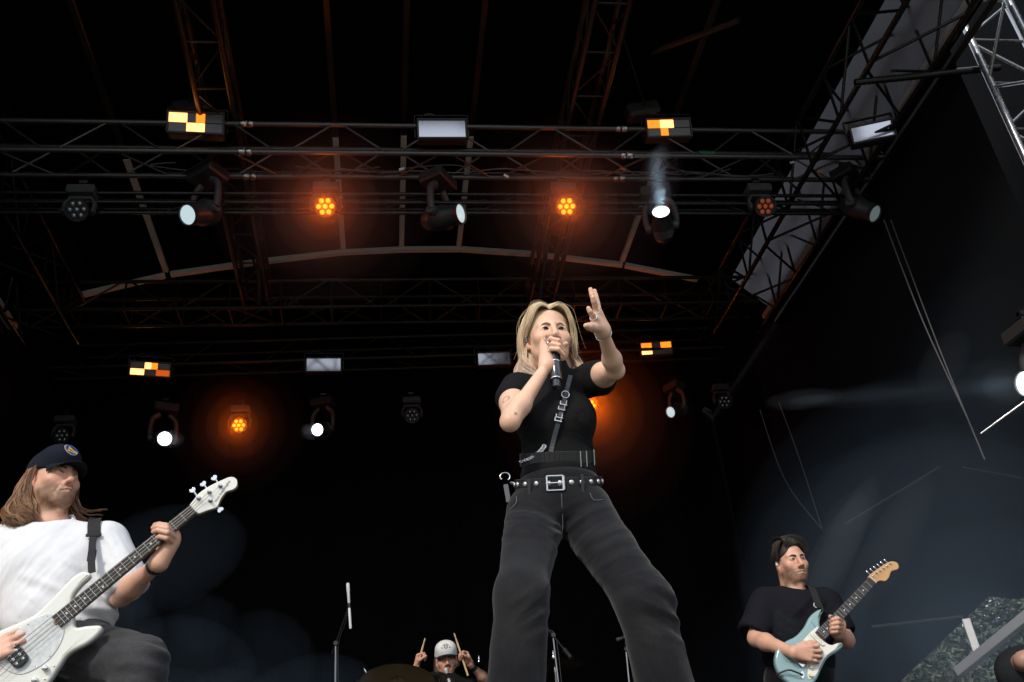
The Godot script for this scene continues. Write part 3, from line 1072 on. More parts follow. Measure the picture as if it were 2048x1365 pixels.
	# rear row
	var gr := "strobe panels on the rear truss"
	strobe(Vector3(-2.7612, 7.4872, -10.6), Vector3(0.18, -0.25, 0.95), [[0, .35, 0, "d"], [.35, .52, 0, "h"], [.52, .68, 0, "w"], [.68, 1, 0, "d"], [0, .35, 1, "h"], [.35, .65, 1, "d"], [.65, 1, 1, "l"]], "small rear strobe panel with amber cells above the bass player's cap", gr, Vector2(0.45, 0.165))
	strobe(Vector3(-0.6809, 7.5018, -10.6), Vector3(0.03, -0.2, 0.98), [[0, 1, 0, "r"]], "unlit rear strobe panel mirroring the daylight over the drummer's cymbals", gr, Vector2(0.42, 0.17))
	strobe(Vector3(1.4719, 7.54, -10.6), Vector3(-0.03, -0.2, 0.98), [[0, 1, 0, "r"]], "unlit rear strobe panel mirroring the daylight beside the singer's hair", gr, Vector2(0.41, 0.16))
	strobe(Vector3(3.6462, 7.651, -10.6), Vector3(-0.1, -0.25, 0.95), [[0, .35, 0, "w"], [.35, .65, 0, "d"], [.65, 1, 0, "w"], [0, .35, 1, "h"], [.35, 1, 1, "d"]], "small rear strobe panel with amber cells beyond the singer's raised arm", gr, Vector2(0.40, 0.16))
	var gq := "round wash lights on the rear truss"
	var wb := Vector3(-0.05, -0.5, 0.85)
	wash(Vector3(-1.6839, 6.7468, -10.7), wb, M.lamp_amber, 0.12, "amber rear wash light glowing over the empty left backdrop", gq, 0.95)
	wash(Vector3(0.4015, 6.8097, -10.7), wb, M.lens, 0.0, "unlit rear wash light between the drummer and the singer's elbow", gq, 0.95)
	wash(Vector3(2.6671, 6.8816, -10.7), wb, M.lamp_amber, 0.3, "amber rear wash light hidden behind the singer's ribs", gq, 0.95)
	wash(Vector3(-3.7012, 6.6759, -10.7), wb, M.lens, 0.0, "unlit rear wash light just above the bass player's cap", gq, 0.95)
	wash(Vector3(4.467, 6.887, -10.7), wb, M.lens, 0.0, "unlit rear wash light above the hazy beam near the scrim", gq, 0.95)
	var gx := "moving heads on the rear truss"
	spot(Vector3(-2.504, 6.5512, -10.6), Vector3(0.35, -0.35, 0.85), M.lamp_white, 0.15, "white rear moving head shining beside the bass headstock's corner of the backdrop", gx, 0.95)
	spot(Vector3(-0.7456, 6.6099, -10.6), Vector3(-0.3, -0.4, 0.85), M.lamp_white, 0.15, "white rear moving head shining over the white overhead microphone", gx, 0.85)
	spot(Vector3(3.6747, 6.7102, -10.6), Vector3(-0.75, -0.35, 0.45), M.lamp_white_low, 0.0, "rear moving head with a narrow pale lens beyond the singer's shoulder", gx, 0.8)
	# lamp at the frame's edge
	var ll := Vector3(2.24, 4.0656, -5) - Vector3(4.2784, 4.2691, -5.2)
	spot(Vector3(4.2784, 4.2691, -5.2), ll, M.lamp_white, 1.2, "large bright lamp on the scrim-side stand sending streaks through smoke", "", 0.95)
	bar("chrome_boom", [Vector3(3.833, 3.9174, -5.2), Vector3(4.1181, 4.071, -5)], 0.009, M.chrome, "shiny slanting boom arm below the edge lamp", "stand")
	# chain motors, chains, cables, tape
	for q in [[Vector3(-1.6567, 8.0322, -6.6), Vector3(-1.516, 8.1903, -5.9), "beside the depth truss over the bass player"], [Vector3(2.6047, 8.105, -6.6), Vector3(2.2967, 8.328, -6), "beside the depth truss over the singer"]]:
		var o := thing("chain_hoist", "black chain hoist on the front truss " + q[2], "hoist", q[0], "chain hoists")
		var g := Geo.new()
		g.box(Vector3(0, 0, -0.1), Vector3(0.34, 0.16, 0.18), Basis(Vector3(0, 0, 1), 0.2), 0.03)
		part("body", g, M.fixture, o)
		g = Geo.new()
		var top: Vector3 = q[1] - q[0]
		var m := 46
		for k in m:
			var p := top * (float(k) / m)
			var bb := frame(top, Vector3.RIGHT if k % 2 == 0 else Vector3.BACK)
			var ring := []
			for s in 9:
				ring.append(p + bb * Vector3(cos(TAU * s / 8.0) * 0.010, sin(TAU * s / 8.0) * 0.017, 0))
			g.tube(ring, [0.0035], 4, false)
		var ch := part("chain", g, M.brown_steel, o)
		ch.set_meta("kind", "stuff")
	var rng := RandomNumberGenerator.new()
	rng.seed = 5
	for k in 9:
		var pts := []
		var x0 := rng.randf_range(-4.6, 2.5)
		var ln := rng.randf_range(1.4, 2.6)
		var z := -6.95 + rng.randf_range(-0.03, 0.05)
		for i in 7:
			pts.append(Vector3(x0 + ln * i / 6.0, 7.51 + rng.randf_range(-0.03, 0.035), z))
		cable(pts, 0.007, M.cable_grey if k % 3 != 0 else M.cable, "thin cable lying along the inside of the front truss", "cables along the front truss")
	for q in [[Vector3(-1.5453, 7.4706, -6.9), Vector3(-2.0078, 7.5471, -6.9), Vector3(-1.7944, 7.5848, -6.9), "beside the amber strobe"], [Vector3(0.2298, 7.5311, -6.9), Vector3(0.7231, 7.5853, -6.9), Vector3(0.9778, 7.4967, -6.9), "below the middle mirror strobe"], [Vector3(3.4512, 7.5667, -6.9), Vector3(3.1807, 7.4882, -6.9), Vector3(2.7955, 7.5909, -6.9), "beside the smoky white spot"], [Vector3(-0.7294, 7.5502, -6.9), Vector3(-0.3215, 7.5071, -6.9), Vector3(0.0453, 7.5531, -6.9), "above the amber wash over the drums"]]:
		cable(q.slice(0, 3), 0.006, M.cable_grey, "loop of grey cable sagging under the front truss " + q[3], "sagging cable loops")
	var tp := Geo.new()
	tp.tube([Vector3(3.0284, 7.4928, -6.6), Vector3(3.1802, 7.4887, -6.6)], [0.0285], 12)
	solo("tape_band", tp, M.green_tape, "green tape wrapped round the lower front truss chord", "tape")
	for q in [[Vector3(0.2384, 7.4034, -6.75), 0.4, M.white_plastic, "white", "left of the middle mirror strobe's moving head"], [Vector3(2.3186, 7.4264, -6.75), -0.6, M.orange_tape, "orange", "between the singer-side wash and the smoky spot"], [Vector3(4.2844, 7.4104, -6.75), 0.1, M.orange_tape, "orange", "near the scrim end"], [Vector3(1.1952, 7.3304, -6.75), -0.7, M.white_plastic, "white", "beyond the middle moving head"], [Vector3(4.0309, 7.5273, -6.75), 0.3, M.white_plastic, "white", "above the barely glowing wash"]]:
		tp = Geo.new()
		tp.box(q[0], Vector3(0.05, 0.025, 0.008), Basis(Vector3(0, 0, 1), q[1]), 0.002)
		solo("cable_tag", tp, q[2], "small %s tag on the front truss cables %s" % [q[3], q[4].replace("left of the", "beside the")], "tag", "cable tags")

func _pipe(length: float, r: float) -> ArrayMesh:
	var g := Geo.new()
	g.tube([Vector3.ZERO, Vector3(length, 0, 0)], [r], 8)
	return g.mesh()

# ---------------------------------------------------------------- people
class Flesh extends Field:
	var tone := Color(0.5, 0.31, 0.23)
	var nz := FastNoiseLite.new()
	var head := false
	var beard := 0.0
	var beard_tone := Color(0.12, 0.07, 0.045)
	var moustache := 0.0
	var lips := Color(0.42, 0.17, 0.14)
	var marks := []          # tattoos: [point, radius]

	func shade(p: Vector3, _n: Vector3) -> Color:
		var s := 1.0 + 0.14 * nz.get_noise_3dv(p * 60.0) + 0.12 * nz.get_noise_3dv(p * 240.0)
		var c := tone * s
		if not head:
			for q in marks:
				var d: float = (p - q[0]).length()
				if absf(d - q[1]) < 0.0024:
					c = c.lerp(Color(0.05, 0.05, 0.055), 0.6)
			c.a = 1.0
			return c
		var ax := absf(p.x)
		# blood near the surface: cheeks, nose tip, ears
		var red: float = exp(-Vector2(ax - 0.045, (p.y + 0.03) * 1.2).length_squared() / 0.0006) * 0.6 + exp(-Vector2(p.x, p.y + 0.036).length_squared() / 0.00025) * 0.8
		if ax > 0.07 and p.y < 0.03:
			red += 0.5
		if p.z > 0.03 or ax > 0.07:
			c = c.lerp(Color(c.r * 1.02, c.g * 0.78, c.b * 0.72), clampf(red, 0.0, 1.0) * 0.7)
		var lip: float = exp(-pow((p.y + 0.0725) / 0.0085, 4.0)) * exp(-pow(ax / 0.023, 4.0))
		if p.z > 0.07:
			c = c.lerp(lips, clampf(lip, 0.0, 1.0) * 0.8)
		if beard > 0.0 or moustache > 0.0:
			var low: float = smoothstep(-0.035, -0.062, p.y + maxf(0.0, 0.045 - ax) * 0.75)
			var side: float = 0.6 * smoothstep(0.05, 0.064, ax) * smoothstep(-0.015, -0.05, p.y) * smoothstep(-0.02, 0.0, p.z)
			var under: float = smoothstep(-0.16, -0.125, p.y) * smoothstep(-0.02, 0.015, p.z)
			var b: float = maxf(low, side) * under * beard
			var mo: float = exp(-pow((p.y + 0.0575) / 0.0075, 4.0)) * exp(-pow(ax / 0.030, 4.0)) * moustache
			if p.z > 0.05:
				b = maxf(b, mo)
			b *= 1.0 - 0.9 * clampf(lip, 0.0, 1.0)
			b *= 0.78 + 0.45 * nz.get_noise_3dv(p * 420.0)
			c = c.lerp(beard_tone, clampf(b, 0.0, 0.92))
		c.a = 1.0
		return c

class Cloth extends Field:
	var nz := FastNoiseLite.new()
	var amp := 0.0
	var scale := Vector3(10, 5, 10)
	var folds := []      # [centre, radius, direction, wavelength, height]
	var fade := []       # [centre, radius, tone]
	var speck := 0.12

	func bend(p: Vector3, _n: Vector3) -> float:
		var h := 0.0
		if amp > 0.0:
			var q := nz.get_noise_3dv(p * scale * 10.0)
			h = amp * (1.0 - 2.2 * absf(q)) * 0.5 + amp * 0.35 * nz.get_noise_3dv(p * scale * 23.0)
		for f in folds:
			var d: Vector3 = p - f[0]
			var r: float = d.length() / f[1]
			if r < 1.0:
				var w: float = (1.0 - r * r)
				var a: Vector3 = f[2]
				var q2: Vector3 = (a * d.dot(a) / f[3] + (d - a * d.dot(a)) * 0.16 / f[3]) * 7.5
				var v := nz.get_noise_3dv(q2 + f[0] * 50.0)
				h += f[4] * w * (1.0 - 3.0 * absf(v))
		return h

	func shade(p: Vector3, _n: Vector3) -> Color:
		var c := base * (1.0 + speck * nz.get_noise_3dv(p * 90.0) + speck * 0.8 * nz.get_noise_3dv(p * 700.0))
		for f in fade:
			var d: Vector3 = p - f[0]
			var w := clampf(1.0 - d.length() / f[1] + 0.35 * nz.get_noise_3dv(p * 130.0), 0.0, 1.0)
			c = c.lerp(f[2], w * 0.85)
		c.a = 1.0
		return c

func skin_field(cell: float, tone: Color) -> Flesh:
	var f := Flesh.new()
	f.cell = cell
	f.tone = tone
	f.shaded = true
	f.nz.seed = 7
	f.nz.frequency = 0.06
	return f

func cloth_field(cell: float, tone: Color, amp: float, seed_: int) -> Cloth:
	var f := Cloth.new()
	f.cell = cell
	f.base = tone
	f.amp = amp
	f.shaded = true
	f.bent = true
	f.nz.seed = seed_
	f.nz.frequency = 0.06
	return f

# head about the point between the ears at eye height, face along +z; o: options
func head_field(tf: Transform3D, o: Dictionary, neck_to: Vector3) -> Flesh:
	var f := skin_field(0.0032, o.tone)
	f.head = true
	f.place = tf
	f.beard = o.get("beard", 0.0)
	f.moustache = o.get("moustache", 0.0)
	f.beard_tone = o.get("beard_tone", Color(0.1, 0.06, 0.04))
	f.lips = o.get("lips", Color(0.36, 0.17, 0.13))
	var jw: float = o.get("jaw", 1.0)
	var sm: float = o.get("smile", 0.0)
	var fem: float = o.get("fem", 0.0)
	f.ell(Vector3(0, 0.035, -0.015), Vector3(0.073, 0.084, 0.095), 0.02)
	f.ell(Vector3(0, -0.022, 0.022), Vector3(0.064, 0.08, 0.066), 0.03)
	f.ell(Vector3(0, -0.072, 0.03), Vector3(0.049 * jw, 0.036, 0.05), 0.03)
	f.ell(Vector3(0, -0.101, 0.068), Vector3(0.02 * jw, 0.015, 0.015), 0.022)
	f.cap(Vector3(0, 0.016, 0.084), Vector3(0.043, 0.018, 0.064), 0.010 - 0.003 * fem, 0.009, 0.016)
	f.cap(Vector3(0, 0.016, 0.084), Vector3(-0.043, 0.018, 0.064), 0.010 - 0.003 * fem, 0.009, 0.016)
	for s in [-1.0, 1.0]:
		f.cap(Vector3(s * 0.052 * jw, -0.05, -0.002), Vector3(s * 0.022, -0.1, 0.058), 0.017, 0.015, 0.03)
		f.ell(Vector3(s * 0.042, -0.030 + 0.003 * sm, 0.058 + 0.002 * sm), Vector3(0.022, 0.019, 0.019), 0.03)
		f.ell(Vector3(s * 0.031, 0.0, 0.102), Vector3(0.018, 0.011, 0.018), 0.012, Basis(), 1)
		f.ell(Vector3(s * 0.031, -0.001, 0.0755), Vector3(0.0155, 0.0115, 0.012), 0.005)
		var open: float = o.get("open", 0.8)
		if open > 0.0:
			f.ell(Vector3(s * 0.031, -0.002, 0.092), Vector3(0.0125, 0.0052 * open, 0.009), 0.002, Basis(Vector3(0, 0, 1), s * 0.1), 1)
	f.cap(Vector3(0, 0.012, 0.085), Vector3(0, -0.028, 0.105), 0.0075, 0.0105, 0.012)
	f.ell(Vector3(0, -0.036, 0.109), Vector3(0.0125 - 0.002 * fem, 0.0105, 0.011), 0.007)
	for s in [-1.0, 1.0]:
		f.ell(Vector3(s * 0.0135, -0.041, 0.098), Vector3(0.0085, 0.008, 0.012), 0.006)
		f.ell(Vector3(s * 0.0068, -0.0495, 0.105), Vector3(0.0045, 0.0045, 0.0065), 0.003, Basis(), 1)
	f.ell(Vector3(0, -0.07, 0.072), Vector3(0.034, 0.028, 0.024), 0.02)
	var mw: float = 0.024 + 0.008 * sm
	var my: float = -0.0715
	f.chain([Vector3(-mw, my + 0.004 * sm, 0.081), Vector3(-0.008, my + 0.005, 0.0955), Vector3(0, my + 0.004, 0.097), Vector3(0.008, my + 0.005, 0.0955), Vector3(mw, my + 0.004 * sm, 0.081)], [0.003, 0.0052, 0.005, 0.0052, 0.003], 0.004)
	f.chain([Vector3(-mw + 0.002, my - 0.001 + 0.004 * sm, 0.081), Vector3(0, my - 0.0065, 0.0945), Vector3(mw - 0.002, my - 0.001 + 0.004 * sm, 0.081)], [0.003, 0.0066, 0.003], 0.004)
	f.chain([Vector3(-mw - 0.002, my + 0.004 * sm - o.get("frown", 0.0) * 0.006, 0.088), Vector3(0, my, 0.104), Vector3(mw + 0.002, my + 0.004 * sm - o.get("frown", 0.0) * 0.006, 0.088)], [0.0022, 0.003 + 0.004 * sm, 0.0022], 0.003, 1)
	if sm > 0.0 or o.get("frown", 0.0) > 0.0:
		for s in [-1.0, 1.0]:
			f.chain([Vector3(s * 0.02, -0.04, 0.1), Vector3(s * 0.036, -0.06, 0.088), Vector3(s * 0.042, -0.08, 0.075)], [0.003, 0.004, 0.002], 0.008, 1)
	for s in [-1.0, 1.0]:
		var eb := Basis(Vector3(0, 1, 0), s * 0.35) * Basis(Vector3(1, 0, 0), -0.15)
		f.ell(Vector3(s * 0.077, -0.008, -0.012), Vector3(0.007, 0.031, 0.0185), 0.007, eb)
		f.ell(Vector3(s * 0.085, -0.004, -0.004), Vector3(0.007, 0.019, 0.0105), 0.004, eb, 1)
		f.ell(Vector3(s * 0.076, -0.034, -0.006), Vector3(0.006, 0.010, 0.009), 0.006)
	var nk: Vector3 = tf.affine_inverse() * neck_to
	var nr: float = o.get("neck", 0.056)
	f.cap(Vector3(0, -0.045, -0.03), nk, nr, nr * 1.06, 0.03)
	if fem < 0.5:
		f.ell(Vector3(0, -0.125, 0.03).lerp(nk, 0.25) + Vector3(0, 0, 0.03), Vector3(0.012, 0.016, 0.014), 0.02)
	return f

# eyes, lashes and brows as parts of their own
func face_parts(p: Node3D, tf: Transform3D, o: Dictionary) -> void:
	var rel := p.transform.affine_inverse() * tf
	var open: float = o.get("open", 0.8)
	for s in [-1.0, 1.0]:
		if open > 0.0:
			var e := Geo.new()
			e.tint = Color(0.40, 0.385, 0.37)
			e.ball(Vector3(s * 0.031, -0.002, 0.0725), Vector3(0.0128, 0.0128, 0.0128), Basis(), 10, 14)
			e.tint = o.get("iris", Color(0.06, 0.07, 0.06))
			e.ball(Vector3(s * 0.031 + o.get("gaze", 0.0), -0.002, 0.0825), Vector3(0.0062, 0.0062, 0.0036) * float(o.get("iris_size", 1.0)), Basis(), 8, 12)
			part("eye", e, M.eye, p, rel)
		var l := Geo.new()
		l.tint = o.get("lash", Color(0.012, 0.009, 0.008))
		var lr := []
		for q in [0.0008, 0.0014, 0.0016, 0.0018, 0.0018, 0.0018, 0.0018, 0.0018, 0.0016, 0.0014, 0.0012, 0.0009, 0.0005]:
			lr.append(q * o.get("lash_size", 1.0))
		var lo := -0.002 + 0.0046 * open
		l.tube(spline([Vector3(s * 0.0175, -0.005, 0.082), Vector3(s * 0.025, lo + 0.0005, 0.0885), Vector3(s * 0.033, lo + 0.001, 0.088), Vector3(s * 0.0465, -0.001 + o.get("wing", 0.0), 0.076)], 4), lr, 6)
		if open > 0.0:
			l.tube(spline([Vector3(s * 0.019, -0.006, 0.083), Vector3(s * 0.031, -0.0035 - 0.0048 * open, 0.087), Vector3(s * 0.044, -0.003, 0.078)], 4), [0.0007, 0.0009, 0.0009, 0.0009, 0.0008, 0.0008, 0.0007, 0.0006, 0.0005], 5)
		part("eyelashes", l, M.vertex_matt, p, rel)
		var b := Geo.new()
		b.tint = o.get("brow", Color(0.05, 0.03, 0.02))
		var ar: float = o.get("arch", 0.0)
		var bd: float = o.get("brow_drop", 0.0)
		var br: float = o.get("brow_size", 1.0)
		b.tube(spline([Vector3(s * 0.012, 0.014 + bd + o.get("brow_in", 0.0), 0.094), Vector3(s * 0.024, 0.0190 + bd + ar, 0.0915), Vector3(s * 0.037, 0.0195 + bd + ar * 0.7, 0.0825), Vector3(s * 0.049, 0.0115 + bd, 0.0685)], 4), [0.0022 * br, 0.0034 * br, 0.0038 * br, 0.0038 * br, 0.0038 * br, 0.0036 * br, 0.0034 * br, 0.003 * br, 0.0028 * br, 0.0024 * br, 0.002 * br, 0.0014 * br, 0.0007 * br], 8, true, 0.55, Vector3(0, 1, 0))
		part("eyebrow", b, M.vertex_matt, p, rel)

# arm from shoulder to wrist in one field
func arm(f: Field, sh: Vector3, el: Vector3, wr: Vector3, s := 1.0, fat := 1.0) -> void:
	var u := sh.lerp(el, 0.45)
	var m := el.lerp(wr, 0.28)
	f.cap(sh, u, 0.052 * s * fat, 0.047 * s * fat, 0.03)
	f.cap(u, el, 0.047 * s * fat, 0.037 * s, 0.03)
	f.cap(el, m, 0.037 * s, 0.038 * s, 0.025)
	f.cap(m, wr, 0.038 * s, 0.0245 * s, 0.03)

# generic hand: fingers along dir, palm facing nor, t = +1 right, -1 left; curls per finger, thumb directions in hand axes
func hand(f: Field, wr: Vector3, dir: Vector3, nor: Vector3, t: float, s: float, curls: Array, thumb: Array, spread := 0.06) -> Array:
	var y := dir.normalized()
	var z := (nor - y * nor.dot(y)).normalized()
	var b := Basis(y.cross(z), y, z)
	var xs := [0.031, 0.010, -0.012, -0.031]
	var ys := [0.090, 0.094, 0.089, 0.079]
	var ln := [[0.043, 0.026, 0.021], [0.047, 0.030, 0.022], [0.043, 0.028, 0.022], [0.034, 0.021, 0.019]]
	var tips := []
	for i in 4:
		var k := Vector3(t * xs[i], ys[i], 0.0) * s
		f.cap(wr + b * Vector3(t * xs[i] * 0.45, 0.004, 0.0) * s, wr + b * k, 0.0175 * s, 0.0118 * s, 0.014)
		var p := k
		var a := 0.0
		for j in 3:
			a += curls[i][j]
			var d := Vector3(t * (1.5 - i) * spread, cos(a), sin(a)).normalized()
			var q: Vector3 = p + d * ln[i][j] * s
			f.cap(wr + b * p, wr + b * q, (0.0100 - 0.0009 * j) * s * (0.88 if i == 3 else 1.0), (0.0092 - 0.0009 * j) * s * (0.88 if i == 3 else 1.0), 0.004)
			p = q
		tips.append(wr + b * p)
	var tb := Vector3(t * 0.024, 0.022, 0.008) * s
	var tl := [0.044, 0.034, 0.027]
	f.cap(wr + b * Vector3(t * 0.012, 0.01, 0.004) * s, wr + b * (tb + Vector3(t * 0.008, 0.03, 0.006) * s), 0.017 * s, 0.015 * s, 0.015)
	for j in 3:
		var d: Vector3 = thumb[mini(j, thumb.size() - 1)]
		d = Vector3(d.x * t, d.y, d.z).normalized()
		var q: Vector3 = tb + d * tl[j] * s
		f.cap(wr + b * tb, wr + b * q, (0.0145 - 0.0018 * j) * s, (0.0125 - 0.0016 * j) * s, 0.008)
		tb = q
	return tips

func ring_at(p: Node3D, called: String, at: Vector3, axis: Vector3, r: float, w: float, m: Material) -> void:
	var b := frame(axis, Vector3.UP if absf(axis.normalized().y) < 0.9 else Vector3.RIGHT)
	var g := Geo.new()
	var pts := []
	for k in 21:
		pts.append(b * Vector3(cos(TAU * k / 20.0) * r, 0, sin(TAU * k / 20.0) * r))
	g.tube(pts, [w], 6, false)
	part(called, g, m, p, Transform3D(Basis(), p.transform.affine_inverse() * at))

# strands between neighbouring guide curves (each an array of the same number of points); every `lock` strands run together
func strands(g: Geo, tf: Transform3D, guides: Array, count: int, rad: float, tones: Array, wave: float, rng: RandomNumberGenerator, loose := 0.006, steps := 3, lock := 7) -> void:
	var u := 0.0
	var ph := 0.0
	var fr := 1.0
	var cut := 1.0
	var base := Vector3.ZERO
	var tone := Color(1, 1, 1)
	for k in count:
		if k % lock == 0:
			u = rng.randf() * (guides.size() - 1.001)
			ph = rng.randf() * TAU
			fr = rng.randf_range(0.8, 1.5)
			base = Vector3(rng.randfn(), rng.randfn(), rng.randfn()) * loose
			tone = tones[rng.randi() % tones.size()] * rng.randf_range(0.72, 1.12)
			cut = rng.randf_range(0.6, 1.12)
		var uu := clampf(u + rng.randfn() * 0.12, 0.0, guides.size() - 1.001)
		var i := int(uu)
		var w := uu - i
		var off := base + Vector3(rng.randfn(), rng.randfn(), rng.randfn()) * loose * 0.55
		var pts := []
		var m: int = guides[i].size()
		var p2 := ph + rng.randfn() * 0.22
		for j in m:
			var a: Vector3 = guides[i][j]
			var b: Vector3 = guides[i + 1][j]
			var p := a.lerp(b, w)
			var e := float(j) / (m - 1)
			if j == m - 1:
				p = guides[i][m - 2].lerp(guides[i + 1][m - 2], w).lerp(p, cut + rng.randfn() * 0.12)
			p += off * (0.35 + e * 0.9) + Vector3(sin(p2 + e * 7.0 * fr), 0.3 * cos(p2 * 1.7 + e * 5.0), cos(p2 + e * 6.0 * fr)) * wave * e
			pts.append(tf * p)
		var sp := spline(pts, steps)
		var rr := []
		var r0 := rad * rng.randf_range(0.7, 1.3)
		for j in sp.size():
			var e := float(j) / (sp.size() - 1)
			rr.append(r0 * (1.0 - 0.8 * e * e))
		var s := rng.randf_range(0.82, 1.18)
		g.tint = Color(tone.r * s, tone.g * s, tone.b * s)
		g.tube(sp, rr, 4, false)
	g.tint = Color(1, 1, 1)

func band() -> void:
	people_materials()
	singer()
	bassist()
	guitarist()
	drummer()
	crew()

func people_materials() -> void:
	var sk := mat("skin", Color(1, 1, 1), 0.48)
	sk.vertex_color_use_as_albedo = true
	sk.subsurf_scatter_enabled = true
	sk.subsurf_scatter_strength = 0.12
	sk.metallic_specular = 0.45
	var h := mat("hair", Color(1, 1, 1), 0.52)
	h.vertex_color_use_as_albedo = true
	h.metallic_specular = 0.5
	var v := mat("vertex_matt", Color(1, 1, 1), 0.7)
	v.vertex_color_use_as_albedo = true
	var e := mat("eye", Color(1, 1, 1), 0.1)
	e.vertex_color_use_as_albedo = true
	var d := mat("denim", Color(1, 1, 1), 0.85)
	d.vertex_color_use_as_albedo = true
	d.albedo_texture = noise_tex(0.22, 21, Color(0.42, 0.42, 0.44), Color(1, 1, 1), 256, 3)
	d.uv1_triplanar = true
	d.uv1_scale = Vector3(4.5, 4.5, 4.5)
	d.rim_enabled = true
	d.rim = 0.25
	d.metallic_specular = 0.25
	var c := mat("knit", Color(1, 1, 1), 0.9)
	c.vertex_color_use_as_albedo = true
	c.normal_enabled = false
	c.heightmap_enabled = true
	c.heightmap_texture = noise_tex(0.3, 31, Color(0, 0, 0), Color(1, 1, 1), 256, 2)
	c.heightmap_scale = 0.04
	c.uv1_triplanar = true
	c.uv1_scale = Vector3(7, 7, 7)
	c.metallic_specular = 0.25
	mat("leather", lin(0.011, 0.011, 0.012), 0.4)
	mat("stud", lin(0.62, 0.62, 0.62), 0.35, 0.85)
	mat("silver", lin(0.75, 0.75, 0.76), 0.2, 1.0)
	mat("thread", lin(0.11, 0.11, 0.115), 0.8)
	mat("plastic_black", lin(0.012, 0.012, 0.013), 0.3)
	mat("rubber", lin(0.01, 0.01, 0.01), 0.7)
	mat("leather_worn", lin(0.035, 0.037, 0.042), 0.45)
	var mb := mat("mic_black", lin(0.012, 0.012, 0.013), 0.22)
	mb.clearcoat_enabled = true
	mb.clearcoat = 0.6
	mb.clearcoat_roughness = 0.15
	mat("black_cloth_web", lin(0.008, 0.008, 0.009), 0.8)

# point of a field's surface met when coming from `from` towards `to`, lifted by `lift`
func meet(f: Field, from: Vector3, to: Vector3, lift := 0.0) -> Vector3:
	var all := PackedInt32Array()
	for i in f.kind.size():
		all.append(i)
	var d := (to - from)
	var l := d.length()
	d /= l
	var s := 0.0
	for k in 60:
		var e := f.at(from + d * s, all) - lift
		if absf(e) < 0.0006 or s > l:
			break
		s += e * 0.9
	return from + d * minf(s, l)

func hug(f: Field, p: Vector3, lift := 0.0, dir := Vector3(0, 0, 1)) -> Vector3:
	return meet(f, p + dir * 0.22, p - dir * 0.25, lift)

# strip of leather laid on a line of points; nors point outwards
func strip(g: Geo, p: Array, nors: Array, width: float, thick: float) -> void:
	for k in p.size() - 1:
		var d: Vector3 = (p[k + 1] - p[k]).normalized()
		var n0: Vector3 = nors[k]
		var x := d.cross(n0).normalized()
		g.box((p[k] + p[k + 1]) / 2.0, Vector3(width, (p[k + 1] - p[k]).length() * 1.06, thick), Basis(x, d, x.cross(d)), thick * 0.3)

# ring of points round a body, between two heights of the same field
func girdle(f: Field, c: Vector3, up: Vector3, lift: float, n: int) -> Array:
	var b := frame(up, Vector3(0, 0, 1))
	var out := []
	for k in n:
		var a := TAU * k / n
		var d := b * Vector3(cos(a), 0, sin(a))
		out.append(meet(f, c + d * 0.4, c, lift))
	return out

